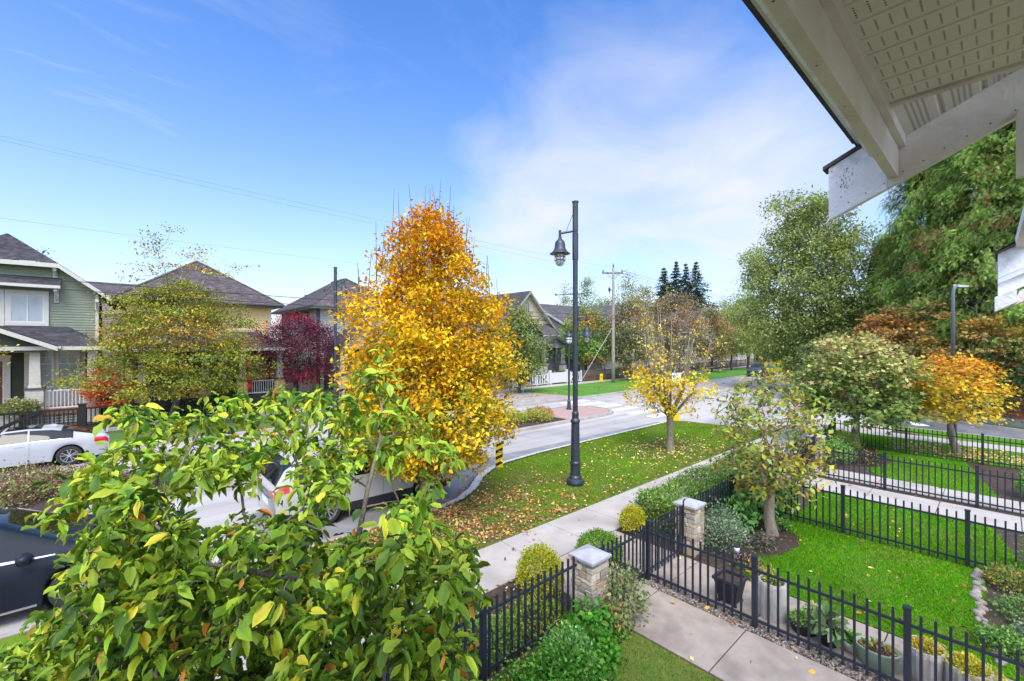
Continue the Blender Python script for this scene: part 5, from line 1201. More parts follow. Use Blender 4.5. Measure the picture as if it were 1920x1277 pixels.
# ================================================================ cars
TYRE = mat('tyre', (.02,.02,.02), (.035,.035,.035), 20, .85); RIM = mat('alloy', (.62,.63,.65), rough=.3, metal=.85); CHROME = mat('chrome', (.75,.76,.78), rough=.15, metal=1)
CARG = mat('car_glass', (.008,.012,.014), rough=.03, spec=.45); PLAST = mat('black_plastic', (.02,.02,.022), (.03,.03,.032), 20, .6); DARK = mat('wheel_well', (.008,.008,.008), rough=.95)
REDL = mat('tail_lamp', (.55,.02,.03), rough=.15, spec=.8); CLEARL = mat('head_lamp', (.75,.78,.80), rough=.1, spec=1.0)
def lerp_tab(tab, x):
    xs = [a for a, _ in tab]; return float(np.interp(x, xs, [b for _, b in tab]))
def car(name, label, cat, L, Wd, zt, zb, plan, wheels, wr, paint, roof_w, glass_x, screens, pillars, sill=.22, ends=(.45,.45), seams=(), group=None, roof_glass=None, cladding=False, detail=True, roofpaint=None):
    """x forward from the rear bumper at 0 to L; y half width; z from the tyre contact"""
    root = thing(name, label, cat, (0,0,0), group); OFF[root.name] = Vector((0,0,0))
    nx = int(L/.045) if detail else int(L/.12); X = [L*i/nx for i in range(nx+1)]
    ar = wr+.055
    mxh = max(lerp_tab(zt, x)-lerp_tab(zb, x) for x in X)
    def section(x):
        w = lerp_tab(plan, x)*Wd/2; t_ = lerp_tab(zt, x); b_ = lerp_tab(zb, x); h = t_-b_
        bot = sill
        if x < .5: bot = sill+.12*(1-x/.5)**1.5
        if x > L-.5: bot = sill+.04*(1-(L-x)/.5)
        for wx in wheels:
            if abs(x-wx) < ar: bot = max(bot, wr+math.sqrt(ar*ar-(x-wx)**2)*1.0)
        k = max(0, min(1, h/mxh)); wrf = w*(.90*(1-k)+roof_w*k); sh = b_-.10
        bot = min(bot, sh-.05)
        return [(w*.955, bot), (w*.985, bot+(sh-bot)*.30), (w*1.0, bot+(sh-bot)*.68), (w*.995, sh), (w*.955, b_), (w*.955+(wrf-w*.955)*.5, b_+h*.52), (wrf, b_+h*.87), (wrf*.86, b_+h*.965), (wrf*.5, b_+h*.995), (0, t_)]
    S = [section(x) for x in X]; ns = len(S[0])
    body = MB(); glass = MB(); rg_ = MB(); clad = MB()
    for i in range(nx):
        xm = (X[i]+X[i+1])/2; slope = abs(S[i+1][-1][1]-S[i][-1][1])/(X[i+1]-X[i]); h = lerp_tab(zt, xm)-lerp_tab(zb, xm)
        for j in range(ns-1):
            for sg in (1, -1):
                q = [(X[i], sg*S[i][j][0], S[i][j][1]), (X[i+1], sg*S[i+1][j][0], S[i+1][j][1]), (X[i+1], sg*S[i+1][j+1][0], S[i+1][j+1][1]), (X[i], sg*S[i][j+1][0], S[i][j+1][1])]
                if sg > 0: q = q[::-1]
                tgt = body
                if 4 <= j <= 5 and glass_x[0] < xm < glass_x[1] and h > mxh*.32 and not any(abs(xm-p) < pw for p, pw in pillars): tgt = glass
                if j >= 6 and any(a < xm < b for a, b in screens): tgt = glass
                if j >= 7 and roof_glass and roof_glass[0] < xm < roof_glass[1]: tgt = rg_
                if cladding and j == 0: tgt = clad
                tgt.add(q, [(0,1,2,3)])
    for i, sg in ((0, 1), (nx, -1)):
        pts = [(X[i], y, z) for y, z in S[i]]+[(X[i], -y, z) for y, z in S[i][-2::-1]]
        body.add(pts, [tuple(range(len(pts)))[::sg]])
    def weld(o, ang=40):
        md = o.modifiers.new('weld', 'WELD'); md.merge_threshold = .0008
    o = body.build('body', paint, root, smooth=True); weld(o); g = glass.build('windows', CARG, root, smooth=True); weld(g)
    if rg_.v: weld(rg_.build('sunroof', CARG, root, smooth=True))
    if clad.v: weld(clad.build('cladding', PLAST, root, smooth=True))
    # surface point helpers
    def surf(x, u, out=.003):
        s_ = section(x); j = min(int(u), ns-2); f = u-j
        y = s_[j][0]*(1-f)+s_[j+1][0]*f; z = s_[j][1]*(1-f)+s_[j+1][1]*f; return (x, y+out, z)
    k = MB()
    for x, u0, u1 in seams:
        for sg in (1, -1):
            P = [surf(x, u0+(u1-u0)*i/8, .0015) for i in range(9)]
            for a, b in zip(P, P[1:]):
                k.add([(a[0]-.004, sg*a[1], a[2]), (a[0]+.004, sg*a[1], a[2]), (b[0]+.004, sg*b[1], b[2]), (b[0]-.004, sg*b[1], b[2])], [(0,1,2,3)])
    if k.v: k.build('door_seams', DARK, root)
    # wells and underside
    u = MB(); u.box(.25, L-.25, -Wd/2+.16, Wd/2-.16, .17, .50)
    u.build('underbody', DARK, root)
    for wx in wheels:
        for sg in (1, -1):
            wl = MB(); n = 20; y0 = sg*(Wd/2-.03); y1 = sg*(Wd/2-.30)
            vs = [(wx+(ar-.002)*math.cos(2*math.pi*i/n), y, wr+(ar-.002)*math.sin(2*math.pi*i/n)) for y in (y0, y1) for i in range(n)]
            wl.add(vs, [(i, (i+1) % n, (i+1) % n+n, i+n) for i in range(n)]+[tuple(range(n, 2*n))]); wl.build('wheel_well', DARK, root)
            w = MB(); yo = sg*(Wd/2-.035); yi = sg*(Wd/2-.245); m = 32
            prof = [(wr*.66, yi), (wr*.96, yi+sg*.01), (wr, yi+sg*.03), (wr, yo-sg*.03), (wr*.97, yo-sg*.008), (wr*.80, yo), (wr*.68, yo-sg*.006), (wr*.66, yo-sg*.03)]
            for r_, y in prof:
                for i in range(m): a = 2*math.pi*i/m; w.v.append((wx+r_*math.cos(a), y, wr+r_*math.sin(a)))
            for i in range(len(prof)-1):
                for j in range(m): a = i*m+j; b = i*m+(j+1) % m; w.f.append((a, b, b+m, a+m))
            ww = w.build('wheel', TYRE, root, smooth=True)
            r = MB(); q = yo-sg*.012
            pr = [(wr*.675, q), (wr*.64, q), (wr*.62, q-sg*.06), (wr*.60, q-sg*.15)]
            for r_, y in pr:
                for i in range(m): a = 2*math.pi*i/m; r.v.append((wx+r_*math.cos(a), y, wr+r_*math.sin(a)))
            for i in range(len(pr)-1):
                for j in range(m): a = i*m+j; b = i*m+(j+1) % m; r.f.append((a, b, b+m, a+m))
            for s_ in range(10):
                a = 2*math.pi*(s_//2)/5+(.13 if s_ % 2 else -.13)+.3; a2 = 2*math.pi*(s_//2)/5+(.24 if s_ % 2 else -.24)+.3
                r.beam((wx+wr*.12*math.cos(a), q-sg*.03, wr+wr*.12*math.sin(a)), (wx+wr*.64*math.cos(a2), q-sg*.012, wr+wr*.64*math.sin(a2)), .02, .036, (0,1,0))
            r.add([(wx+wr*.15*math.cos(2*math.pi*i/12), q-sg*.012, wr+wr*.15*math.sin(2*math.pi*i/12)) for i in range(12)], [tuple(range(12))])
            r.build('rim', RIM, ww)
            d = MB(); d.add([(wx+wr*.6*math.cos(2*math.pi*i/20), q-sg*.10, wr+wr*.6*math.sin(2*math.pi*i/20)) for i in range(20)], [tuple(range(20))]); d.build('brake_disc', mat('brake', (.06,.06,.065), rough=.5, metal=.5), ww)
    return root, surf
def mirror(root, x, y, z, m, sg, s=1.0):
    b = MB(); b.lathe([(.02,-.085*s),(.085*s,-.07*s),(.105*s,0),(.10*s,.05*s),(.06*s,.08*s),(.01,.09*s)], 14, (0,0), 1.0, .85)
    b.v = [(x+vx*.75, y+sg*.12+vy*1.15, z+vz*.75) for vx, vy, vz in b.v]; o = b.build('mirror', m, root, smooth=True)
    c = MB(); c.tube([(x+.02,y-sg*.02,z-.05),(x+.01,y+sg*.08,z-.045)], .025, 6); c.build('mirror_arm', PLAST, o)
def patch(root, name, surf, x0, x1, u0, u1, m, sg, out=.006, n=8, taper=0):
    b = MB()
    for i in range(n):
        a, c = x0+(x1-x0)*i/n, x0+(x1-x0)*(i+1)/n
        for j in range(3):
            q = [surf(x, u0+(u1-u0)*(jj/3), out) for x, jj in ((a,j),(c,j),(c,j+1),(a,j+1))]; q = [(p[0], sg*p[1], p[2]) for p in q]
            b.add(q if sg > 0 else q[::-1], [(0,1,2,3)])
    return b.build(name, m, root, smooth=True)
WPAINT = mat('white_car_paint', (.40,.41,.425), rough=.3, spec=.3, coat=.25); WPAINT2 = mat('pearl_car_paint', (.42,.41,.385), rough=.3, spec=.3, coat=.25)
NPAINT = mat('dark_car_paint', (.010,.013,.022), (.016,.020,.032), 2, .38, spec=.22, coat=.08); GPAINT = mat('dark_green_grey_paint', (.03,.035,.04), rough=.3, coat=1.0)

# white coupe parked across the street, tail to the right
zt = [(0,.86),(.06,.98),(.14,1.02),(.45,1.05),(.9,1.19),(1.5,1.34),(2.1,1.385),(2.6,1.36),(3.1,1.20),(3.55,1.0),(3.9,.94),(4.4,.83),(4.62,.66),(4.69,.55)]
zb = [(0,.82),(.10,.93),(.5,.96),(1.2,.965),(2.4,.93),(3.4,.90),(4.0,.86),(4.5,.74),(4.69,.52)]
plan = [(0,.82),(.12,.90),(.5,.97),(1.1,1.0),(3.8,.99),(4.3,.93),(4.6,.80),(4.69,.72)]
c, sf = car('white_coupe', 'white two-door coupe parked tail to the right at the far kerb', 'car', 4.69, 1.85, zt, zb, plan, (1.05,3.81), .345, WPAINT, .66, (.95,3.35), [(.42,1.28),(2.72,3.50)], [(2.05,.035)], seams=((2.02,.3,4.0),(3.30,.3,4.0)), group=None, roof_glass=(1.75,2.6))
for sg in (1, -1):
    patch(c, 'tail_light', sf, .015, .40, 2.5, 3.7, REDL, sg); patch(c, 'door_handle', sf, 1.98+.15, 2.36, 3.05, 3.25, WPAINT, sg, .02)
    patch(c, 'head_light', sf, 4.25, 4.62, 2.6, 3.6, CLEARL, sg); mirror(c, 3.05, sg*.84, .98, WPAINT, sg)
    patch(c, 'window_trim', sf, 1.0, 3.3, 3.98, 4.1, CHROME, sg, .006, 20)
b = MB(); b.box(.02,.30,-.62,.62,1.028,1.045); b.build('boot_spoiler', WPAINT, c, bevel=.006)
b = MB(); b.add([(1.42,-.03,1.33),(1.70,-.03,1.38),(1.70,.03,1.38),(1.42,.03,1.33),(1.42,-.012,1.40),(1.50,0,1.43)], [(0,1,2,3),(0,1,5,4),(2,3,4,5),(0,4,3),(1,2,5)]); b.build('antenna_fin', WPAINT, c)
b = MB(); b.box(-.006,.012,-.26,.26,.52,.66); b.build('number_plate', mat('plate', (.7,.72,.75), rough=.5), c)
b = MB(); b.box(.01,.30,-.78,.78,.30,.40); b.build('rear_valance', PLAST, c, bevel=.02)
c.location = (-.12, 23.15, -.12); c.rotation_euler = (0,0,R(180))
# white crossover in the near bay, nose to the right
zt = [(0,.95),(.05,1.15),(.24,1.50),(.48,1.64),(1.0,1.69),(2.6,1.68),(3.1,1.60),(3.6,1.30),(3.9,1.13),(4.4,1.03),(4.72,.90),(4.86,.70)]
zb = [(0,.93),(.10,1.06),(.5,1.10),(1.5,1.06),(3.5,1.02),(4.0,1.02),(4.5,.93),(4.86,.68)]
plan = [(0,.86),(.15,.93),(.5,.98),(1.2,1.0),(4.0,.99),(4.5,.93),(4.78,.82),(4.86,.74)]
c, sf = car('white_crossover', 'white crossover parked behind the big-leaved tree with its nose to the right', 'car', 4.86, 1.86, zt, zb, plan, (1.14,3.88), .36, WPAINT2, .72, (.45,3.65), [(.06,.42),(3.02,3.78)], [(1.75,.05),(2.55,.04),(.85,.07)], seams=((2.55,.3,4.0),(3.5,.3,4.0),(1.6,1.6,4.0)), cladding=True)
for sg in (1, -1):
    patch(c, 'tail_light', sf, .01, .30, 3.0, 4.3, REDL, sg, .012); patch(c, 'head_light', sf, 4.34, 4.76, 2.8, 3.7, CLEARL, sg); mirror(c, 3.35, sg*.86, 1.08, WPAINT2, sg, 1.15)
    for x in (1.75, 2.75): patch(c, 'door_handle', sf, x, x+.22, 3.0, 3.25, CHROME, sg, .02)
    r = MB(); r.tube([(.7,sg*.62,1.70),(1.0,sg*.63,1.74),(2.3,sg*.63,1.73),(2.6,sg*.62,1.68)], .018, 6); r.build('roof_rail', CHROME, c)
    rl = MB(); rl.add([(.0,sg*.80,.86),(-.004,sg*.40,.86),(-.004,sg*.40,.97),(.02,sg*.80,1.05)], [(0,1,2,3)]); rl.build('tail_light', REDL, c)
b = MB(); b.tube([(-.012,-.42,.80),(-.02,0,.80),(-.012,.42,.80)], .012, 6); b.build('tail_trim', CHROME, c)
b = MB(); b.box(-.010,.02,-.26,.26,.60,.74); b.build('number_plate', mat('plate', (.7,.72,.75)), c)
c.location = (2.68, 11.75, -.12)
# dark crossover at the left edge, close by
zt = [(0,.95),(.05,1.12),(.25,1.45),(.5,1.56),(1.1,1.62),(2.4,1.60),(2.85,1.50),(3.45,1.18),(3.7,1.07),(4.25,.97),(4.6,.82),(4.70,.62)]
zb = [(0,.92),(.10,1.02),(.5,1.06),(1.5,1.02),(3.3,.97),(3.8,.97),(4.35,.88),(4.70,.6)]
plan = [(0,.86),(.15,.93),(.5,.98),(1.2,1.0),(3.8,.99),(4.3,.93),(4.6,.80),(4.70,.72)]
c, sf = car('dark_crossover', 'dark navy crossover with chrome window line at the left edge, near kerb', 'car', 4.70, 1.88, zt, zb, plan, (.95,3.72), .36, NPAINT, .70, (.45,3.5), [(.06,.45),(2.72,3.58)], [(1.55,.05),(2.40,.05),(.75,.07)], seams=((2.40,.3,4.0),(3.36,.3,4.0),(1.4,1.6,4.0)), roof_glass=(1.2,2.55))
for sg in (1, -1):
    patch(c, 'window_trim', sf, .6, 3.45, 4.02, 4.16, CHROME, sg, .006, 26); patch(c, 'head_light', sf, 4.2, 4.6, 2.8, 3.7, CLEARL, sg); patch(c, 'tail_light', sf, .01, .4, 3.0, 4.2, REDL, sg)
    mirror(c, 3.12, sg*.88, 1.04, NPAINT, sg, 1.25)
    for x in (1.6, 2.6): patch(c, 'door_handle', sf, x, x+.22, 3.0, 3.22, NPAINT, sg, .02)
    patch(c, 'sill_trim', sf, 1.35, 3.25, .02, .22, CHROME, sg, .01, 20)
c.location = (-4.15, 11.15, -.12)
# small dark car far down the street, facing the viewer
zt = [(0,.95),(.05,1.12),(.25,1.5),(.5,1.6),(1.1,1.66),(2.4,1.64),(2.85,1.54),(3.45,1.22),(3.7,1.10),(4.25,1.0),(4.6,.85),(4.70,.65)]
c, sf = car('dark_suv', 'small dark car with pale headlights parked far down the street facing the viewer', 'car', 4.70, 1.88, zt, zb, plan, (.95,3.72), .36, GPAINT, .70, (.45,3.5), [(.06,.45),(2.82,3.58)], [(1.55,.05),(2.40,.05)])
for sg in (1, -1):
    patch(c, 'head_light', sf, 4.25, 4.66, 2.8, 3.7, CLEARL, sg); mirror(c, 3.12, sg*.88, 1.04, GPAINT, sg)
b = MB(); b.box(4.66,4.72,-.5,.5,.50,.72); b.build('grille', PLAST, c, bevel=.01); b = MB(); b.box(4.715,4.73,-.25,.25,.42,.54); b.build('number_plate', mat('plate', (.7,.72,.75)), c)
c.location = (63.7, 20.85, -.12); c.rotation_euler = (0,0,R(180))

# ================================================================ garden things near the path
TERR = mat('dark_pot', (.025,.025,.03), (.05,.05,.055), 9, .6); POTC = mat('concrete_pot', (.42,.39,.34), (.58,.55,.49), 8, .9, .8, 40, c3=(.28,.24,.19), scale3=4, amt3=.5, stretch=(3,3,.5))
POTG = mat('green_glaze', (.28,.36,.24), (.34,.43,.29), 6, .35, c3=(.42,.46,.36), scale3=3, amt3=.4); POTW = mat('pale_pot', (.52,.52,.50), (.62,.62,.6), 6, .6)
def pot(label, s, t, prof, m, plant=None, sx=1, sy=1, seed=1, group='potted plants along the black fence', flutes=0):
    root = thing('plant_pot', label, 'planter', (s,t,0), group); H = prof[-1][1]; r = prof[-1][0]
    b = MB(); pr = prof+[(r*.90,H),(r*.86,H-.06)]; b.lathe(pr, 36, (s,t), sx, sy)
    if flutes:
        b.v = [((x-s)*(1+.035*math.cos(flutes*math.atan2(y-t,x-s)))+s, (y-t)*(1+.035*math.cos(flutes*math.atan2(y-t,x-s)))+t, z) for x,y,z in b.v]
    b.build('pot', m, root, smooth=not flutes)
    d = MB(); d.lathe([(.001,H-.05),(r*.87,H-.05)], 20, (s,t), sx, sy); d.f = d.f[:-1]; d.v = d.v; 
    d2 = MB(); d2.add([(s+r*.87*sx*math.cos(2*math.pi*k/20), t+r*.87*sy*math.sin(2*math.pi*k/20), H-.045) for k in range(20)], [tuple(range(20))]); d2.build('potting_soil', SOIL, root)
    if plant:
        pr_ = np.random.default_rng(seed); n, hh, size, cols, spr, tm = plant
        v = runit(n, pr_); v[:,2] = np.abs(v[:,2])
        cen = np.column_stack([s+v[:,0]*r*spr*sx*pr_.uniform(.3,1,n), t+v[:,1]*r*spr*sy*pr_.uniform(.3,1,n), H-.03+v[:,2]*hh*pr_.uniform(.2,1,n)])
        leafmesh('plant', cen, v+runit(n, pr_)*.6, v+runit(n, pr_)*.4+np.array([0,0,.5]), size*pr_.uniform(.6,1.3,n), pal(cols, n, None, .2, pr_), tm, LEAF, root)
    return root
GR = [(.16,.30,.05),(.25,.42,.10),(.10,.20,.04)]; YE = [(.62,.52,.06),(.70,.50,.05),(.40,.42,.06)]
# square dark planter
root = thing('square_planter', 'dark square tapered planter with stones and soil behind the near fence', 'planter', (7.56,3.0,0))
b = MB(); s_, t_ = 7.56, 3.02
for (h0, h1, z0, z1) in ((.13,.19,.05,.40),):
    b.add([(s_-h0,t_-h0,z0),(s_+h0,t_-h0,z0),(s_+h0,t_+h0,z0),(s_-h0,t_+h0,z0),(s_-h1,t_-h1,z1),(s_+h1,t_-h1,z1),(s_+h1,t_+h1,z1),(s_-h1,t_+h1,z1)], [(0,3,2,1),(0,1,5,4),(1,2,6,5),(2,3,7,6),(3,0,4,7)])
for a in ((s_-.21,s_+.21,t_-.21,t_-.17),(s_-.21,s_+.21,t_+.17,t_+.21),(s_-.21,s_-.17,t_-.169,t_+.169),(s_+.17,s_+.21,t_-.169,t_+.169)): b.box(*a, .385, .43)
b.build('box', TERR, root); MB().box(s_-.169,s_+.169,t_-.169,t_+.169,.36,.38).build('potting_soil', SOIL, root)
for dx in (-.13,.13):
    for dy in (-.13,.13): f_ = MB(); f_.box(s_+dx-.02,s_+dx+.02,t_+dy-.02,t_+dy+.02,0,.055); f_.build('foot', TERR, root)
pot('tall fluted concrete-look pot with yellow-green sprigs', 7.66, 2.42, [(.17,.0),(.20,.02),(.215,.28),(.20,.52),(.185,.56)], POTC, (260,.26,.045,[(.50,.50,.08),(.35,.42,.08)],.7,T_DIA), seed=61, flutes=22)
pot('low black pot full of small light green rosettes', 7.60, 1.98, [(.15,.0),(.19,.16),(.20,.18)], TERR, (650,.14,.05,[(.30,.50,.12),(.22,.40,.08)],1.05,T_DIA), seed=62)
pot('small black pot with variegated low foliage next to the rosettes', 7.92, 1.92, [(.12,.0),(.15,.14),(.16,.16)], TERR, (420,.18,.05,[(.30,.36,.12),(.45,.48,.25)],1.1,T_DIA), seed=63)
pot('black pot with broad striped leaves and yellow flowers', 7.52, 1.66, [(.09,.0),(.14,.22),(.15,.24)], TERR, (90,.24,.15,[(.14,.24,.08),(.24,.34,.14)],1.2,T_BIG), seed=64)
pot('small pale bowl of bright green lettuce-like leaves', 7.62, 1.40, [(.08,.0),(.13,.10),(.15,.16)], POTW, (260,.12,.07,[(.14,.38,.05),(.22,.46,.08)],1.0,T_DIA), seed=65)
pot('pale green glazed oval pot with dry leaves and yellowing plant', 7.50, 1.12, [(.13,.0),(.17,.05),(.20,.24),(.215,.27)], POTG, (150,.08,.05,[(.50,.42,.10),(.35,.20,.10),(.4,.42,.1)],.8,T_DIA), .9, 1.15, seed=66)
pot('large curved grey planter with orange-yellow stonecrop', 7.62, .66, [(.15,.0),(.20,.12),(.235,.40),(.22,.46)], POTC, (900,.10,.032,YE,1.05,T_DIA), 1.0, .85, seed=67, flutes=18)
pot('large grey planter with yellow stonecrop trailing over its side', 7.58, .28, [(.18,.0),(.22,.12),(.24,.38),(.23,.44)], POTC, (1500,.12,.034,[(.60,.55,.05),(.70,.55,.06),(.45,.48,.06)],1.12,T_DIA), 1.0, .9, seed=68, flutes=18)
def trailing(s, t, r, n, zt, zb_, seed, label):
    rng = np.random.default_rng(seed); root = thing('trailing_stonecrop', label, 'plant', (s,t,0))
    a = rng.uniform(-1.9,-.3, n); z = rng.uniform(zb_, zt, n); rr = r+.02+.05*rng.uniform(size=n)
    cen = np.column_stack([s+rr*np.cos(a), t+rr*np.sin(a), z]); o = np.column_stack([np.cos(a), np.sin(a), np.zeros(n)])
    leafmesh('foliage', cen, o+runit(n, rng)*.5+np.array([0,0,-.4]), o+np.array([0,0,.4]), .032*rng.uniform(.6,1.3,n), pal([(.55,.55,.06),(.35,.44,.05),(.65,.55,.08)], n, None, .2, rng), T_DIA, LEAF, root)
trailing(7.58, .28, .22, 1100, .44, .05, 69, 'yellow-green stonecrop hanging down the grey planter')
pot('round black pot with a pale rim and a straggly low plant', 7.55, -.22, [(.12,.0),(.16,.14),(.17,.16)], TERR, (200,.10,.05,YE+GR,1.0,T_DIA), seed=70)
pot('wide black tub at the bottom edge behind the fence', 7.75, -.42, [(.18,.0),(.24,.16),(.26,.19)], TERR, (160,.10,.05,GR,1.0,T_DIA), seed=71)
# rocks edging the rear bed
ROCK = mat('river_rock', (.20,.18,.155), (.36,.32,.28), 6, .85, .6, 30, c3=(.30,.20,.14), scale3=3, amt3=.6)
rng = np.random.default_rng(81); k = 0
for i in range(44):
    q = i/43; s_ = 8.75+3.25*q; t_ = .02+.30*math.sin(q*1.8)+rng.normal()*.03; r_ = rng.uniform(.035,.075)
    m = MB(); m.lathe([(r_*.3,-.02),(r_*.95,.0),(r_*1.05,r_*.35),(r_*.85,r_*.75),(r_*.4,r_*1.0),(.004,r_*1.04)], 9, (0,0), rng.uniform(.8,1.25), rng.uniform(.7,1.1))
    a = rng.uniform(0,3.1); m.v = [((x+rng.normal()*.004)*math.cos(a)-y*math.sin(a)+s_, x*math.sin(a)+y*math.cos(a)+t_, z) for x,y,z in m.v]
    o = m.build('edging_rock', ROCK, None, smooth=True); tag(o, 'rounded river rock in the edging row between the front lawn and the rear bed', 'rock', 'river rocks edging the rear bed')
def solar(label, s, t, h=.34):
    root = thing('garden_light', label, 'garden light', (s,t,0), 'small solar garden lights'); b = MB(); b.lathe([(.012,-.05),(.012,h)], 8, (s,t)); b.build('stake', PLAST, root)
    b = MB(); b.lathe([(.035,h),(.055,h+.11)], 14, (s,t)); b.build('shade', mat('frosted', (.72,.74,.76), rough=.35), root, smooth=True)
    b = MB(); b.lathe([(.058,h+.112),(.062,h+.13),(.03,h+.14)], 14, (s,t)); b.build('cap', PLAST, root)
solar('garden light with a white shade in the rear bed near the far lawn corner', 11.3, -.35)
solar('garden light with a white shade in the rear bed by the near fence', 9.3, -.28)
solar('garden light half hidden by the silver shrub behind the second pier', 8.95, 3.45, .22)
solar('garden light under the mixed-colour garden tree', 11.6, 3.75, .26)

shrub('bed_plant', 'yellow-green leafy patch behind the short black fence', (4.75,4.75), .45, .28, [(.26,.36,.05),(.38,.42,.06),(.16,.26,.04)], None, 1600, .05, seed=89, cat='plant', spread=.07)
shrub('bed_plant', 'green leafy patch far left behind the short black fence', (3.9,4.85), .45, .30, [(.14,.30,.05),(.20,.38,.06)], None, 1500, .05, seed=90, cat='plant', spread=.07)
litter(rng.uniform((3,4.5),(5.7,5.9),(260,2)), .07, LC, None, 39, 'brown leaves on the soil strip behind the short black fence')
SG = [(.17,.26,.14),(.26,.34,.21),(.10,.18,.08),(.34,.40,.28)]
LG = [(.14,.30,.06),(.22,.42,.09),(.09,.21,.04),(.30,.48,.14)]
gb = 'small plants in the garden beds'
shrub('silver_shrub', 'silvery green loose shrub beside the second stone pier', (9.45,3.98), .50, .62, SG, None, 2600, .05, seed=91, spread=.09)
shrub('silver_shrub', 'lower grey-green part-bare shrub between the second pier and the tree', (9.75,4.12), .32, .75, SG, None, 900, .05, seed=92, spread=.1)
shrub('hydrangea', 'large-leaved green hydrangea behind the garden tree trunk', (11.55,4.22), .55, 1.0, [(.10,.24,.05),(.16,.34,.07),(.24,.42,.10)], None, 900, .15, T_BIG, seed=93, spread=.08, m=LEAFG, droop=.4)
shrub('hydrangea', 'smaller broad-leaved green plant left of the garden tree trunk', (10.75,4.15), .35, .62, [(.12,.28,.06),(.20,.40,.09)], None, 420, .14, T_BIG, seed=94, spread=.06, m=LEAFG, droop=.4)
shrub('laurel', 'dark broad-leaved bush right of the garden tree', (12.3,3.95), .55, .95, [(.09,.20,.05),(.15,.30,.07),(.28,.42,.10)], None, 950, .13, T_BIG, seed=95, spread=.08, m=LEAFG)
shrub('dark_perennial', 'dark reddish low perennial with pink blooms near the second pier', (8.95,3.25), .22, .22, [(.10,.05,.05),(.45,.25,.28),(.14,.16,.06)], None, 420, .05, seed=96, spread=.04)
shrub('low_perennial', 'low dark green tuft in front of the garden tree', (10.05,3.35), .22, .26, [(.06,.10,.06),(.16,.20,.14),(.30,.18,.14)], None, 420, .06, seed=97, spread=.05)
shrub('low_perennial', 'small bright leafed tuft right of the garden tree trunk', (11.35,3.35), .16, .20, LG, None, 320, .05, seed=98, spread=.04)
shrub('yellow_perennial', 'yellow flowering clump by the path behind the near fence', (8.65,2.95), .16, .24, [(.65,.50,.06),(.30,.34,.08),(.5,.3,.2)], None, 300, .045, seed=99, spread=.04)
# our own near bed, bottom centre of the view
for i, (s_, t_, r_, h_, cols, n, sz, tm, lab) in enumerate([
    (5.85,3.95,.34,.80,[(.16,.24,.08),(.26,.34,.14),(.34,.30,.14)],620,.065,T_DIA,'loose leggy shrub leaning on the nearest stone pier'),
    (5.52,3.9,.22,.40,[(.20,.26,.08),(.40,.34,.10),(.28,.32,.12)],330,.06,T_DIA,'thin arching plant at the edge of the near path'),
    (5.1,3.98,.28,.46,[(.06,.23,.025),(.11,.31,.04)],330,.095,T_BIG,'bright green broad-leaved clump at the foot of the nearest pier'),
    (4.75,3.78,.40,.34,[(.09,.30,.03),(.16,.40,.05),(.06,.21,.02)],1500,.06,T_MAPLE,'fresh green lobed ground plant in the near bed'),
    (4.2,3.5,.42,.36,[(.11,.31,.03),(.20,.40,.06),(.06,.19,.02)],1300,.065,T_MAPLE,'spreading lobed green plant left of centre in the near bed'),
    (4.05,3.15,.36,.34,[(.22,.34,.08),(.32,.38,.12)],330,.11,T_BIG,'yellow-green large-leaved plant at the front of the near bed'),
    (3.85,3.45,.48,.60,[(.07,.23,.025),(.14,.34,.05),(.045,.15,.015)],2400,.05,T_DIA,'fine feathery green plant below the short black fence'),
    (3.25,3.2,.50,.62,[(.07,.23,.025),(.14,.34,.05),(.045,.15,.015)],2400,.05,T_DIA,'fine feathery green plant beneath the big-leaved tree'),
    (3.7,2.55,.48,.50,[(.14,.30,.07),(.24,.40,.12)],420,.10,T_BIG,'mid-green leafy plant at the bottom of the near bed'),
    (4.35,3.75,.34,.52,[(.14,.32,.07),(.22,.44,.12)],1400,.05,T_DIA,'fine green sprawling plant in front of the short fence')]):
    shrub('bed_plant', lab, (s_,t_), r_, h_, cols, None, n*2 if tm is T_DIA else n, sz, tm, seed=110+i, cat='plant', group='plants of the near garden bed', spread=.07, droop=.2)
for i, (s_, t_, r_, h_, cols, lab) in enumerate([(11.6,-.1,.32,.34,[(.14,.26,.05),(.22,.34,.08),(.50,.32,.08)],'orange flecked green mound at the far end of the rear bed'),
    (10.5,-.4,.5,.26,[(.12,.24,.06),(.20,.32,.10)],'dark green creeping mound in the rear bed'), (9.6,-.55,.5,.30,SG,'silvery mound of lavender-like leaves in the rear bed'),
    (9.2,.0,.2,.24,LG,'small bright green tuft at the near end of the rear bed'), (12.6,-.6,.35,.9,[(.12,.34,.03),(.20,.46,.05)],'bright green clipped shrub at the right edge between the lawns')]):
    shrub('bed_plant', lab, (s_,t_), r_, h_, cols, None, 1900, .045, seed=130+i, cat='plant', group='plants of the rear garden bed', spread=.05)
shrub('clipped_shrub', 'bright green box-shaped clipped shrub at the right edge beyond the second path', (18.6,-.75), .5, .95, [(.12,.36,.03),(.20,.48,.05)], None, 4200, .05, seed=140, spread=.04)
shrub('flower_bed_bush', 'dark flower clump with orange blooms near the farthest pier', (19.7,3.3), .5, .40, [(.05,.07,.04),(.08,.12,.05),(.60,.30,.06),(.5,.2,.25)], (5,4,1.2,.8), 1500, .06, seed=141, spread=.06)
shrub('rhododendron', 'green bush beside the farthest stone pier', (19.0,4.0), .55, .85, LG, None, 2200, .06, seed=142, spread=.08)
shrub('rhododendron', 'yellow-green bush against the fence under the round maple', (21.2,4.25), .6, .8, [(.24,.34,.08),(.34,.42,.10)], None, 2200, .06, seed=143, spread=.08)
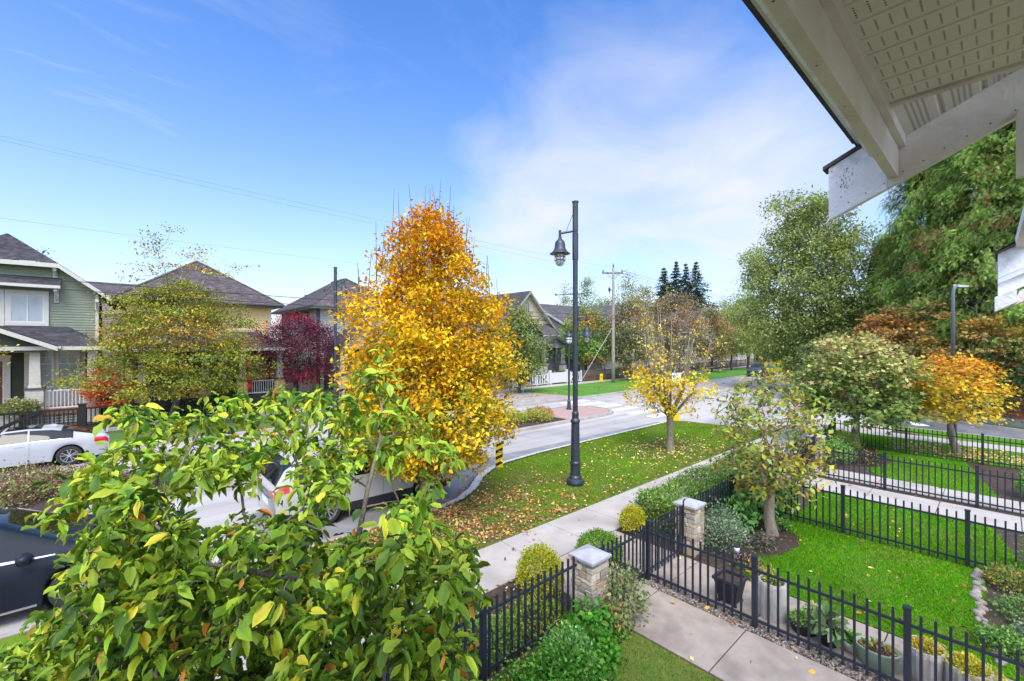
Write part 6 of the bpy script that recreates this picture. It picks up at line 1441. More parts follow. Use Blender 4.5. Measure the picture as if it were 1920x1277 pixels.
rg2 = np.random.default_rng(145); P2 = rg2.uniform((2.6,2.7),(5.66,4.3),(9000,2)); P2 = P2[inpoly(P2, [(2.6,1.6),(4.0,2.5),(4.45,3.05),(4.85,3.4),(5.35,3.62),(5.66,3.62),(5.66,4.3),(2.6,4.3)])]; n2 = len(P2)
o = leafmesh('ground_cover', np.column_stack([P2, rg2.uniform(.01,.11,n2)]), runit(n2, rg2)+np.array([0,0,.3]), runit(n2, rg2)*.5+np.array([0,0,1]), .045*rg2.uniform(.5,1.4,n2), pal([(.10,.32,.03),(.18,.42,.05),(.06,.20,.02),(.28,.34,.06)], n2, None, .2, rg2), T_DIA, LEAF)
tag(o, 'low green weeds and seedlings covering the soil of the near bed', 'ground cover', kind='stuff')
# median planting
for i, (s_, t_, r_, h_, cols, lab) in enumerate([(15.9,17.6,.8,.55,[(.42,.46,.07),(.30,.38,.07)],'yellow-green mound on the median left of the brick nose'),(17.2,17.0,.7,.5,[(.46,.40,.09),(.34,.38,.08)],'golden mound on the median beside the kerb'),
    (18.2,17.9,.8,.45,[(.55,.28,.12),(.45,.32,.14)],'rusty orange grasses on the median next to the bricks'),(14.7,17.9,.7,.5,[(.36,.42,.08),(.45,.42,.10)],'pale mound on the median behind the pebbles'),
    (4.2,17.3,.8,.6,LG,'green shrub on the median behind the crossover'),(1.6,17.5,1.0,.65,[(.16,.28,.06),(.26,.36,.10)],'low green shrub on the median seen between the branches'),(7.5,17.6,.9,.7,LG,'green shrub on the median behind the golden tree trunk'),(11,17.9,.9,.6,[(.30,.34,.1),(.2,.3,.07)],'olive shrub on the median hidden by the golden tree')]):
    shrub('median_shrub', lab, (s_,t_), r_, h_, cols, None, 1800, .09, seed=150+i, group='shrubs on the median', spread=.08)
for i, (s_, t_) in enumerate([(-1.3,18.0),(-2.4,17.3),(-3.2,18.4),(-2.0,18.9),(-4.4,17.6),(-.4,17.9)]):
    labs = ['russet and green twiggy shrub on the median closest to the white coupe wheel','low russet shrub at the median edge above the dark crossover roof','tall pale-tipped shrub on the median at the left edge of view','pale green tipped shrub on the median just below the white coupe door','brown-stemmed shrub on the median partly outside the left edge','small end shrub of the russet median row nearest the big-leaved tree']
    shrub('median_shrub', labs[i], (s_,t_), .75, .62, [(.30,.38,.12),(.42,.46,.18),(.26,.14,.09),(.20,.11,.07),(.35,.22,.13)], (3,2,3,3,2), 2600, .07, seed=160+i, group='russet shrubs on the left of the median', spread=.12)
# plants by the porches
for i, (s_, t_, r_, h_, z_, cols, lab) in enumerate([(-3.4,32.3,.62,.6,.75,[(.30,.34,.10),(.45,.42,.22),(.2,.26,.07)],'wide planter of olive flowers on the green house steps'),
    (2.6,31.8,1.2,1.4,0,[(.05,.12,.04),(.09,.18,.05)],'dark green dense bush in front of the yellow house'),(5.0,32.0,1.0,1.2,0,[(.06,.14,.04),(.10,.20,.06)],'second dark bush in front of the yellow house porch'),
    (14.5,31.6,1.0,.9,0,LG,'green bush in front of the grey house'),(9.5,31.8,.8,.7,0,LG,'small green bush left of the purple tree'),(35.9,31.9,.9,1.1,0,[(.05,.12,.04),(.12,.2,.07)],'dark bush behind the white fence'),(47,31.8,1.2,1.2,0,LG,'green bush behind the brown board fence')]):
    shrub('porch_bush', lab, (s_,t_), r_, h_, cols, None, 1500, .13, seed=180+i, group='bushes in front of the porches', spread=.12, sink=z_)
# red ornament on the yellow house porch, pumpkins on the green house steps
root = thing('red_ornament', 'long red hanging ornament beside the yellow house porch railing', 'ornament', (6.55,32.7,1.2))
m_ = MB(); m_.lathe([(.02,1.05),(.10,1.15),(.12,1.5),(.04,1.6),(.13,1.7),(.16,2.0),(.12,2.25),(.03,2.32),(.03,2.6),(.14,2.7),(.12,2.95),(.01,3.0)], 12, (6.55,32.7)); m_.build('tassel', mat('red_cloth', (.62,.02,.02), rough=.6), root, smooth=True)
for i, (s_, t_, r_) in enumerate([(-5.4,31.95,.16),(-5.1,32.05,.13)]):
    root = thing('pumpkin', 'orange pumpkin on the porch steps of the green house, ' + ('the larger' if i == 0 else 'the smaller'), 'pumpkin', (s_,t_,.66)); m_ = MB(); z = .80
    m_.lathe([(.02,z),(r_*.8,z+.02),(r_,z+r_*.7),(r_*.8,z+r_*1.3),(.03,z+r_*1.3)], 24, (s_,t_)); m_.v = [((x-s_)*(1+.05*math.cos(8*math.atan2(y-t_,x-s_)))+s_, (y-t_)*(1+.05*math.cos(8*math.atan2(y-t_,x-s_)))+t_, zz) for x,y,zz in m_.v]
    m_.build('shell', mat('pumpkin', (.60,.20,.05), rough=.6), root, smooth=True); k_ = MB(); k_.tube([(s_,t_,z+r_*1.25),(s_+.02,t_,z+r_*1.6)], .02, 5); k_.build('stalk', DECK, root)
# ================================================================ trees
OR = [(.80,.44,.012),(.86,.56,.02),(.70,.30,.012),(.88,.66,.04),(.42,.46,.02),(.18,.28,.02)]
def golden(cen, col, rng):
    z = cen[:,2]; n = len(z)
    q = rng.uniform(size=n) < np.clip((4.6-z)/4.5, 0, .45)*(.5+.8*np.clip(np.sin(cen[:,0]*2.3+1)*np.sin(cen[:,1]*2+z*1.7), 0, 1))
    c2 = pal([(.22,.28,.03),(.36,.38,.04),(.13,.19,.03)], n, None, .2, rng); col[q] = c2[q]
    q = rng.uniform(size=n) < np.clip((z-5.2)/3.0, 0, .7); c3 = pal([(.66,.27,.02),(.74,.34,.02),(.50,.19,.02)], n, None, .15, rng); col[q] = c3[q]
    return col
def watersprouts(root, base_pts, hts, m, leaves, rng, name='sprout'):
    mb = MB(); L = []
    for (x, y, z), h in zip(base_pts, hts):
        dx, dy = rng.normal(size=2)*.06; pts = [(x+dx*q*h, y+dy*q*h, z+q*h) for q in (0,.35,.7,1)]
        mb.tube(pts, [.014,.010,.007,.004], 4)
        if rng.uniform() < .45:
            for q in np.linspace(.05, .8, int(h*7)): L.append((x+dx*q*h+rng.normal()*.03, y+dy*q*h+rng.normal()*.03, z+q*h))
    mb.build('shoots', m, root)
    if L: L = np.array(L); n = len(L); leafmesh('shoot_leaves', L, runit(n, rng)*np.array([1,1,.3])+np.array([0,0,-.2]), runit(n, rng), .12*np.ones(n), pal(leaves, n, None, .2, rng), T_DIA, LEAF, root)
c0 = SP(806, 640, 11.55); yx, yy = c0.x, c0.y
prof = [(.95,.5),(1.35,1.5),(2.1,2.05),(2.8,2.25),(3.5,2.22),(4.15,2.12),(4.85,1.85),(5.35,1.62),(5.9,1.35),(6.5,1.15),(7.0,.9),(7.5,.45),(7.75,.12)]
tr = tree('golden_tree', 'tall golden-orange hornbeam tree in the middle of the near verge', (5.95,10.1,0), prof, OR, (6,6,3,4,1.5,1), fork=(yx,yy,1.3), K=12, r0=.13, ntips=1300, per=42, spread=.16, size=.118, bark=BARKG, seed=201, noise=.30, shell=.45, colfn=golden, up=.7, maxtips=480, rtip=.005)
rng = np.random.default_rng(202); bp = []; hh = []
for px, top, bot in ((735,345,430),(750,365,440),(706,420,500),(715,425,480),(775,350,400),(796,345,400),(803,350,400),(820,338,420),(828,340,420),(839,350,440),(850,390,450),(866,405,470),(874,405,480),(884,445,500),(918,478,530),(911,478,520),(688,470,540),(671,500,550),(678,490,560),(935,520,560)):
    p = SP(px, bot, 11.5+rng.normal()*.5); bp.append((p.x, p.y, p.z-.4)); hh.append((bot-top)/830*11.5+.4)
watersprouts(tr, bp, hh, BARKD, [(.45,.22,.04),(.3,.2,.05),(.6,.35,.05)], rng)

# thin yellow tree, multi-stemmed
rng = np.random.default_rng(211); base = (16.3,8.8,0); root = thing('thin_yellow_tree', 'sparse tree with upright stems and a few yellow leaves on the verge', 'tree', base)
mb = MB(); fk = np.array([16.3,8.8,1.35]); mb.tube([(16.3,8.8,-.05),(16.3,8.8,.05),(16.31,8.8,.7),(16.3,8.8,1.4)], [.19,.14,.125,.13], 10)
right = np.array([math.sin(_A), -math.cos(_A), 0]); fwd = np.array([math.cos(_A), math.sin(_A), 0]); T = []
for k in range(13):
    a = 2*math.pi*k/13+rng.normal()*.15; rr = rng.uniform(.45,1.6) if k else 0.1; top = rng.uniform(4.6,6.3)-(rr*.45)
    e = fk+np.array([math.cos(a)*rr, math.sin(a)*rr, top-1.35]); m1 = fk+np.array([math.cos(a)*rr*.55, math.sin(a)*rr*.55, (top-1.35)*.3]); m2 = fk+np.array([math.cos(a)*rr*.85, math.sin(a)*rr*.85, (top-1.35)*.65])
    r1 = rng.uniform(.035,.06); mb.tube([fk-np.array([0,0,.1]), m1, m2, e], [r1*1.3, r1, r1*.55, .006], 6)
    for _ in range(9):
        q = rng.uniform(.12,.98); s0 = m1+(m2-m1)*(q/.5) if q < .5 else m2+(e-m2)*((q-.5)/.5); L_ = rng.uniform(.25,.8)
        d_ = np.array([math.cos(a)+rng.normal()*.8, math.sin(a)+rng.normal()*.8, rng.uniform(.3,1.2)]); d_ /= np.linalg.norm(d_); t1 = s0+d_*L_
        mb.tube([s0, (s0+t1)/2+rng.normal(size=3)*.03, t1], [.014,.009,.004], 4, cap=False); T.append(t1); T.append((s0+t1)/2)
        for _ in range(1):
            d2 = d_+rng.normal(size=3)*.6; t2 = (s0+t1)/2+d2/np.linalg.norm(d2)*rng.uniform(.15,.45); mb.tube([(s0+t1)/2, t2], [.006,.003], 3, cap=False); T.append(t2)
low = []
for _ in range(270):
    a = rng.uniform(0, 2*math.pi); rr = rng.uniform(.5,1.65); p = fk+np.array([math.cos(a)*rr, math.sin(a)*rr, rng.uniform(.0,1.1)+rr*rng.uniform(.1,.9)]); low.append(p)
low = np.array(low); lat = (low-fk)@right; keepm = rng.uniform(size=len(low)) < np.where(lat < .2, 1, .3); low = low[keepm]
limbs(mb, fk, fk, low, 5, .1, .05, rng, up=.2, rtip=.004, bal=.12, trunk=False)
mb.build('trunk', BARKG, root, smooth=True); T = np.array(T)
foliage('crown', low, 13, .13, .135, [(.86,.58,.03),(.88,.68,.05),(.80,.44,.02),(.62,.56,.06)], (4,4,2,1), T_DIA, LEAF, root, rng, .5, .8, tuple(fk))
kt = rng.uniform(size=len(T)) < .6
foliage('upper_leaves', T[kt], 5, .08, .10, [(.80,.60,.05),(.62,.50,.08),(.50,.34,.10),(.75,.66,.10)], None, T_DIA, LEAF, root, rng, .4, .8, tuple(fk))

def garden_cols(cen, col, rng): return col
# mixed-colour garden tree
c0 = SP(1438, 800, 10.0)
tree('garden_tree', 'small garden tree with sparse green, yellow and brown leaves inside the front lawn fence', (10.95,3.5,0), [(.95,.6),(1.3,1.05),(1.9,1.3),(2.5,1.2),(3.0,.95),(3.4,.6),(3.75,.15)], [(.12,.22,.05),(.22,.34,.06),(.36,.44,.05),(.66,.50,.04),(.42,.22,.06),(.24,.32,.14)], (3,4,4,3,3.5,2), fork=(10.95,3.5,.98), K=9, r0=.115, ntips=300, per=10, spread=.11, size=.13, bark=mat('tan_bark', (.24,.18,.12), (.38,.31,.22), 18, .9, .8, 40, stretch=(1,1,.4)), seed=221, shell=.5, up=.2, m=LEAF, maxtips=330, droop=.35, clumpjit=.25, rtip=.0065)
# round-headed maple, pale green
def topgold(z0, z1, cols, pmax=.8):
    def f(cen, col, rng):
        n = len(cen); q = rng.uniform(size=n) < np.clip((cen[:,2]-z0)/(z1-z0), 0, pmax); c = pal(cols, n, None, .15, rng); col[q] = c[q]; return col
    return f
tree('round_maple', 'round-headed maple with pale green leaves beside the far black fence', (22.4,4.0,0), [(1.2,1.7),(1.5,2.2),(2.1,2.3),(2.7,2.15),(3.3,1.9),(3.8,1.45),(4.2,1.0),(4.5,.4)], [(.12,.20,.04),(.20,.29,.06),(.08,.14,.03),(.34,.40,.12)], None, fork=(22.4,4.0,1.3), K=9, r0=.13, ntips=560, per=17, spread=.15, size=.165, tmpl=T_MAPLE, bark=BARKG, seed=231, noise=.16, shell=.35, colfn=topgold(2.4,4.6,[(.62,.60,.20),(.55,.52,.18),(.60,.46,.22)]), droop=.6, up=.1, maxtips=200, outward=.9, flat=.55)
tree('orange_maple', 'round-headed maple with yellow and orange leaves beside the lane', (24.0,1.2,0), [(1.3,1.0),(1.6,1.4),(2.1,1.6),(2.7,1.6),(3.15,1.4),(3.5,1.0),(3.8,.4)], [(.80,.58,.04),(.86,.66,.06),(.70,.44,.04),(.56,.50,.06)], None, fork=(23.85,1.38,1.25), K=9, r0=.12, ntips=330, per=18, spread=.15, size=.12, tmpl=T_MAPLE, bark=BARKG, seed=241, noise=.18, shell=.42, colfn=topgold(2.2,3.9,[(.72,.30,.03),(.62,.24,.04),(.78,.40,.04)],.85), droop=.5, up=.25, maxtips=260, flat=.55)
# trees across the street
def mottle(cols, f, a=.6):
    def g(cen, col, rng):
        n = len(cen); w = np.sin(cen[:,0]*f+1)*np.sin(cen[:,1]*f*.8+2)+np.sin(cen[:,2]*f*1.3); q = rng.uniform(size=n) < np.clip(w*.5, 0, a); c = pal(cols, n, None, .18, rng); col[q] = c[q]; return col
    return g
GO = [(.20,.27,.04),(.36,.36,.05),(.08,.14,.025),(.56,.42,.05)]
ex = []
rng = np.random.default_rng(251)
for px, py in ((285,440),(300,455),(322,430),(278,480),(296,470),(262,500),(250,520),(305,500),(330,500),(352,480),(370,485),(365,500),(445,500),(398,510),(340,530),(270,460),(312,520),(285,510),(375,470),(420,515)): p = SP(px, py, 22.5+rng.normal()*.6); ex.append((p.x,p.y,p.z))
tree('amber_green_tree', 'large spreading green and amber tree in front of the yellow house', (2.2,29.0,0), [(1.6,2.4),(2.2,3.5),(3.2,3.9),(4.2,3.6),(5.2,3.1),(6.0,2.5),(6.6,1.8),(7.0,1.0),(7.4,.3)], GO, (4,4,3,2), fork=(2.6,29.0,1.5), K=12, r0=.16, flat=.32, ntips=600, per=62, spread=.33, size=.13, bark=BARKD, seed=252, noise=.34, shell=.42, colfn=mottle([(.58,.38,.05),(.46,.23,.06),(.68,.48,.06)], 1.3, .8), extra=np.array(ex), maxtips=240, up=.4)
tree('purple_tree', 'small purple-red plum tree in front of the grey house', (9.5,33.2,0), [(1.6,1.6),(2.2,2.5),(3.2,2.9),(4.2,2.9),(5.0,2.4),(5.6,1.5),(6.0,.6)], [(.10,.025,.045),(.15,.03,.05),(.07,.028,.045),(.19,.09,.11),(.22,.025,.045)], (4,3,4,2,2), fork=(9.5,33.2,1.6), K=9, r0=.19, ntips=420, per=50, spread=.26, size=.13, bark=BARKD, seed=261, noise=.2, shell=.42, colfn=mottle([(.55,.02,.06),(.44,.02,.05),(.62,.03,.09)], .9, .75), maxtips=160)
tree('red_maple', 'small scarlet maple beside the green house porch', (-.35,31.9,0), [(.9,.6),(1.3,1.1),(1.8,1.25),(2.3,.8),(2.9,.35)], [(.62,.10,.03),(.72,.18,.05),(.50,.07,.03),(.70,.28,.08)], None, fork=(-.35,31.9,.7), K=6, r0=.06, ntips=90, per=30, spread=.18, size=.11, seed=262, noise=.35, flat=.35, tmpl=T_MAPLE)
tree('edge_tree', 'amber tree tip entering at the left edge', (-5.1,28.4,0), [(2.4,.9),(3.2,1.5),(4.0,1.5),(4.8,1.0),(5.4,.3)], [(.60,.45,.06),(.40,.40,.07),(.66,.40,.05)], None, fork=(-5.1,28.4,1.8), K=6, r0=.10, ntips=110, per=30, spread=.22, size=.15, seed=263)
def at_px(px, t_):       # X of the street frame for a sight line at a given Y
    r_ = (px-960)/830; y = t_/( -r_*math.cos(_A)+math.sin(_A)); return (r_*math.sin(_A)+math.cos(_A))*y
for i, (px, t_, prof, cols, mc, lab, nt_, r0) in enumerate([
    (974, 27.0, [(1.0,.8),(1.7,1.7),(3.0,2.1),(4.4,2.0),(5.6,1.4),(6.6,.6),(7.2,.2)], [(.17,.22,.06),(.26,.30,.08),(.11,.16,.045)], [(.42,.34,.08),(.5,.3,.08)], 'green street tree right behind the golden tree', 300, .12),
    (1098, 29.5+3, [(2.0,2.4),(2.8,3.3),(4.2,3.6),(5.6,3.0),(6.8,2.2),(8.0,1.0)], [(.14,.26,.06),(.22,.32,.07),(.10,.20,.05)], [(.55,.30,.08),(.60,.36,.10),(.48,.22,.08)], 'layered green and orange maple behind the white fence', 420, .18),
    (1180, 27.6, [(1.9,1.6),(3.2,2.5),(5.2,2.8),(7.0,2.2),(8.6,1.0)], [(.20,.20,.08),(.28,.25,.11),(.15,.17,.06)], [(.42,.26,.12),(.35,.22,.12)], 'brown-green street tree just right of the utility pole', 300, .13),
    (1262, 27.4, [(1.8,2.0),(3.4,3.2),(6.0,3.8),(8.6,2.8),(10.2,1.2)], [(.24,.18,.11),(.32,.22,.13),(.20,.20,.09)], [(.46,.24,.14),(.30,.20,.12)], 'russet bare-looking tree behind the thin yellow tree', 320, .15),
    (1335, 27.2, [(2.0,1.8),(3.6,2.8),(5.4,3.0),(7.6,2.0),(8.8,.8)], [(.20,.20,.08),(.34,.24,.12),(.14,.17,.06)], [(.50,.24,.12)], 'dark olive street tree before the parked dark car', 280, .14),
    (1372, 27.2, [(2.2,2.0),(4.0,3.2),(6.5,3.4),(8.6,2.2),(9.8,.8)], [(.20,.26,.07),(.30,.34,.09),(.14,.18,.05)], [(.50,.38,.10),(.45,.42,.08)], 'yellow-green street tree above the parked dark car', 280, .15),
    (1402, 27.2, [(2.2,2.4),(4.4,4.0),(7.5,4.2),(10,2.6),(11.5,.9)], [(.24,.30,.07),(.34,.38,.10),(.16,.22,.06)], [(.62,.50,.10),(.5,.45,.08)], 'green and gold street tree at the far bend of the street', 280, .17)]):
    s_ = at_px(px, t_); cols = [tuple(v*1.3 for v in c_) for c_ in cols]; mc = [tuple(v*1.15 for v in c_) for c_ in mc]
    tree('street_tree', lab, (s_, t_, 0), prof, cols, None, fork=(s_, t_, prof[0][0]), K=8, r0=r0, ntips=nt_, per=34, spread=.34, size=.24, bark=BARKD, seed=270+i, noise=.28, shell=.45, colfn=mottle(mc, .9, .7), group='street trees on the far side', maxtips=110, rtip=.01)
# far background trees
def far_tree(name, label, px, py_top, y, r, cols, seed, py_bot=655, kind='round', n=170, per=44, grp='background trees', mc=None, size=None):
    p = SP(px, 640, y); H = 4.3+(640-py_top)/830*y; zb_ = max(.8, 4.3-(py_bot-640)/830*y)
    if kind == 'round': prof = [(zb_, r*.6), (zb_+(H-zb_)*.25, r), (zb_+(H-zb_)*.6, r*.85), (zb_+(H-zb_)*.85, r*.45), (H, r*.1)]
    else: prof = [(zb_, r), (zb_+(H-zb_)*.3, r*.8), (zb_+(H-zb_)*.6, r*.5), (H-.4, r*.12), (H, .02)]
    return tree(name, label, (p.x, p.y, 0), prof, cols, None, fork=(p.x, p.y, zb_+.3), K=7, r0=.25, ntips=n, per=per, spread=r*.11+.1, size=size or .35, bark=BARKD, seed=seed, noise=.25, shell=.5, group=grp, maxtips=60, rtip=.02, colfn=mottle(mc, .5, .6) if mc else None, droop=.3 if kind == 'round' else .5)
PG = [(.26,.34,.12),(.36,.42,.16),(.20,.26,.10)]
far_tree('background_tree', 'slender pale green tree left of the utility pole top', 1100, 517, 95, 4.2, PG, 301, kind='spire', n=200)
far_tree('background_tree', 'pale bare-topped tree behind the long roof', 1062, 532, 95, 3.6, [(.34,.36,.20),(.45,.42,.22)], 302, n=110, per=26)
far_tree('background_tree', 'low green tree behind the roofs left of the utility pole', 1132, 552, 92, 5.0, PG, 303)
far_tree('background_tree', 'olive tree behind the utility pole with an uneven top', 1178, 520, 92, 5.4, [(.30,.32,.10),(.40,.38,.12),(.22,.24,.08)], 304, mc=[(.45,.30,.12)])
far_tree('background_tree', 'round olive tree right of the utility pole', 1210, 540, 88, 4.2, [(.30,.32,.10),(.24,.26,.09)], 305, mc=[(.5,.42,.14)])
far_tree('background_tree', 'russet tree mass behind the thin yellow tree', 1300, 565, 88, 7, [(.26,.22,.12),(.34,.25,.14),(.2,.2,.09)], 306)
far_tree('background_tree', 'pale low tree at the far end beneath open sky', 1352, 560, 120, 6, [(.32,.36,.20),(.42,.42,.22)], 307, n=120)
far_tree('background_tree', 'grey-green far tree left of the big birch', 1384, 545, 120, 7, [(.24,.30,.14),(.32,.36,.16)], 308)
far_tree('background_tree', 'dark far tree touching the big birch', 1405, 535, 110, 6, [(.16,.24,.09),(.24,.32,.12)], 309)
far_tree('background_tree', 'golden far tree under the big birch', 1420, 600, 95, 4.5, [(.50,.44,.10),(.36,.38,.10)], 310)
SPR = [(.045,.09,.06),(.07,.12,.075),(.035,.065,.05)]
def spruce(label, px, py_top, y, r, seed):
    rng = np.random.default_rng(seed); p = SP(px, 640, y); H = 4.3+(640-py_top)/830*y; root = thing('spruce', label, 'conifer', (p.x, p.y, 0), 'dark spruces on the skyline')
    m = MB(); m.tube([(p.x,p.y,-.1),(p.x,p.y,H*.5),(p.x,p.y,H)], [.35,.2,.02], 7); C = []; D = []
    z = 3.0
    while z < H-.3:
        rr = r*(1-(z-3)/(H-3))**1.0*rng.uniform(.8,1.25)+.02; nb = 14
        for k in range(nb):
            a = rng.uniform(0, 2*math.pi); L = rr*rng.uniform(.6,1.1); d = np.array([math.cos(a), math.sin(a), 0]); e = np.array([p.x,p.y,z])+d*L+np.array([0,0,-L*.25])
            m.tube([(p.x,p.y,z), tuple(e)], [.04,.01], 3, cap=False)
            for q in np.linspace(.1,1,15): C.append(np.array([p.x,p.y,z])+(e-np.array([p.x,p.y,z]))*q+rng.normal(size=3)*.12); D.append(d+rng.normal(size=3)*.5+np.array([0,0,-.4]))
        z += (H-3)*.028+.1
    m.build('trunk', BARKD, root); C = np.array(C); n = len(C)
    leafmesh('crown', C, np.array(D), runit(n, rng)*.4+np.array([0,0,1]), rng.uniform(.5,1.0,n)*(.35+.65*np.clip((H-C[:,2])/(H*.45),0,1)), pal(SPR, n, None, .2, rng), T_DIA, LEAF, root)
spruce('tall dark spruce, second of the skyline row with the pointed top', 1268, 488, 115, 8.5, 321); spruce('dark spruce with a reddish lower side, leftmost on the skyline', 1245, 497, 112, 7.5, 322)
spruce('widest dark spruce, rightmost on the skyline', 1305, 488, 118, 10.5, 323); spruce('thin dark spruce between the two tall ones', 1286, 492, 120, 7.5, 324)
far_tree('background_tree', 'dark treetop peeking above the green house roof', 82, 468, 60, 1.9, SPR, 325, 600, 'spire', 60, 20, 'background trees')
# big birch-like tree
BR = [(.24,.31,.08),(.33,.40,.11),(.16,.22,.06),(.40,.45,.15)]
p = SP(1522, 640, 40)
rngx = np.random.default_rng(331); ex = []
for _ in range(40): q = SP(rngx.uniform(1395,1430), rngx.uniform(470,540), 40+rngx.normal()*1.5); ex.append((q.x,q.y,q.z))
for _ in range(40): q = SP(rngx.uniform(1440,1600), rngx.uniform(365,400), 40+rngx.normal()*2); ex.append((q.x,q.y,q.z))
for _ in range(60): q = SP(rngx.uniform(1560,1650), rngx.uniform(420,640), 39+rngx.normal()*2); ex.append((q.x,q.y,q.z))
tree('birch_tree', 'large airy grey-green birch-like tree beyond the lane', (p.x,p.y,0), [(1.2,2.4),(3,4.2),(6,5.5),(9,5.3),(12,4.6),(14.5,3.4),(16.3,1.6),(17.2,.5)], BR, None, fork=(p.x,p.y,2.5), K=14, r0=.32, ntips=1150, per=46, spread=.42, size=.26, bark=BARKG, seed=332, noise=.22, shell=.5, colfn=mottle([(.36,.42,.10),(.30,.38,.09)], .55, .7), droop=1.0, extra=np.array(ex), maxtips=330, rtip=.012, up=-.1)
# cedars
CG = [(.19,.33,.06),(.29,.44,.09),(.10,.19,.04),(.42,.52,.15)]
def cedar(label, s_, t_, H, r, seed, n=900, per=34):
    rng = np.random.default_rng(seed); root = thing('cedar_tree', label, 'conifer', (s_,t_,0), 'tall cedars beyond the lane'); m = MB()
    m.tube([(s_,t_,-.1),(s_,t_,H*.4),(s_+.1,t_,H*.8),(s_,t_,H)], [.5,.36,.15,.03], 9); C = []; D = []; O = []
    cl = []
    for k in range(n//9):                          # long drooping boughs carry the hanging sprays
        z = 1.5+(H-1.9)*((k+rng.uniform())/(n//9))**1.05; a = k*2.399+rng.normal()*.25
        R_ = r*(1-(z/H))**.62*rng.uniform(.72,1.12)+.25; d = np.array([math.cos(a), math.sin(a), 0]); sd = np.array([-d[1], d[0], 0])
        pts = [np.array([s_,t_,z])+d*R_*q+np.array([0,0,.35*R_*q*.5-.55*R_*q*q*.8]) for q in (0,.35,.7,1)]
        m.tube([tuple(p) for p in pts], [.07,.045,.025,.008], 4, cap=False)
        for j in range(9):
            q = .38+.62*(j+rng.uniform())/9; p = np.array([s_,t_,z])+d*R_*q+np.array([0,0,.35*R_*q*.5-.55*R_*q*q*.8])
            cl.append(p+sd*rng.normal()*.38*(1.2-q)*R_*.5+np.array([0,0,rng.normal()*.08])); O.append(d)
    cl = np.array(cl); O = np.array(O); N_ = n*per
    n = len(cl); N_ = n*per; cen = np.repeat(cl, per, 0)+rng.normal(size=(N_,3))*np.array([.26,.26,.24])-np.array([0,0,.25])*rng.uniform(size=(N_,1)); o = np.repeat(O, per, 0)
    dd = o*.8+rng.normal(size=(N_,3))*.55+np.array([0,0,-.85]); nn = o*.9+np.array([0,0,.6])+rng.normal(size=(N_,3))*.35
    col = pal(CG, N_, (3,4,2,2), .18, rng)*np.repeat(1+rng.normal(size=(n,1))*.22, per, 0)
    q = np.repeat(rng.uniform(size=n) < .08, per); col[q] = pal([(.34,.16,.08),(.26,.15,.07)], q.sum(), None, .2, rng)
    leafmesh('crown', cen, dd, nn, rng.uniform(.17,.38,N_), np.clip(col,.003,1), T_FROND, LEAF, root)
    m.build('trunk', BARK, root)
def xy(px, y): p = SP(px, 640, y); return p.x, p.y
for i, (px, y, H, r, lab, n) in enumerate([(1745,31,19.5,5.0,'leftmost tall cedar beyond the cedar fence, next to the birch',1400),(1850,27.5,21,5.0,'tall cedar behind the lane light',1500),(1960,25.5,22,5.0,'tall cedar at the right edge of the view',1300),(1668,36,13.5,3.0,'shorter dark cedar top rising between the birch and the tall cedars',600),(2080,26,20,4.6,'cedar just beyond the right edge',500)]):
    s_, t_ = xy(px, y); cedar(lab, s_, t_, H, r, 340+i, n)
# a dead snag among the cedars
sx_, sy_ = xy(1862, 25.4); root = thing('dead_tree', 'pale bare dead tree standing in front of the cedars', 'tree', (sx_, sy_, 0)); rng = np.random.default_rng(351); m = MB()
tp = crown_tips([(4.5,1.2),(6,1.7),(8,1.5),(10,.8),(11,.2)], 90, (sx_, sy_), rng, .3, .6); limbs(m, (sx_,sy_,-.1), (sx_,sy_,4.2), tp, 5, .10, .07, rng, up=-.2, rtip=.006, bal=.4)
m.build('trunk', BARKG, root, smooth=True)
# copper understorey maples and dark hedge behind the fence
UM = [(.34,.20,.07),(.28,.24,.08),(.42,.24,.06),(.20,.20,.07)]
for i, (px, y, zt_, r, cols, mc, lab, n) in enumerate([(1665,29.5,6.6,2.6,UM,[(.5,.24,.08)],'copper and olive vine maple beneath the cedars, left one',230),(1740,27.6,6.9,2.5,UM,[(.62,.34,.05),(.5,.25,.06)],'orange-brown vine maple beneath the cedars behind the lane light',230),(1855,24.6,5.6,1.8,[(.30,.26,.09),(.40,.30,.08),(.18,.2,.07)],[(.55,.32,.05)],'olive vine maple behind the orange maple at the right',150),(1925,23.5,5.3,1.6,UM,[(.55,.32,.05)],'orange tipped vine maple at the right edge',110),(1560,33,4.8,3.0,[(.13,.18,.06),(.20,.26,.09)],[(.3,.34,.1)],'green thicket beneath the birch',200)]):
    s_, t_ = xy(px, y)
    tree('vine_maple', lab, (s_,t_,0), [(.9,r*.7),(zt_*.35,r),(zt_*.7,r*.9),(zt_*.92,r*.45),(zt_,.2)], cols, None, fork=(s_,t_,.9), K=8, r0=.10, ntips=n, per=30, spread=.25, size=.19, tmpl=T_MAPLE, bark=BARKG, seed=360+i, noise=.3, shell=.5, colfn=mottle(mc, 1.2, .75), group='understorey maples behind the cedar fence', flat=.35, maxtips=120)
for i, (px, y, h_, lab) in enumerate([(1905,23.2,3.3,'dark evergreen bush behind the fence at the right edge'),(1800,27,2.8,'dark evergreen thicket behind the cedar fence'),(1700,31.5,2.8,'dark thicket behind the left end of the cedar fence'),(1610,36,2.6,'dark thicket at the corner beyond the lane')]):
    s_, t_ = xy(px, y); shrub('dark_thicket', lab, (s_,t_), 2.3, h_, [(.03,.06,.025),(.05,.09,.035),(.08,.12,.04)], None, 5000, .16, seed=370+i, group='dark thickets behind the cedar fence', spread=.25)
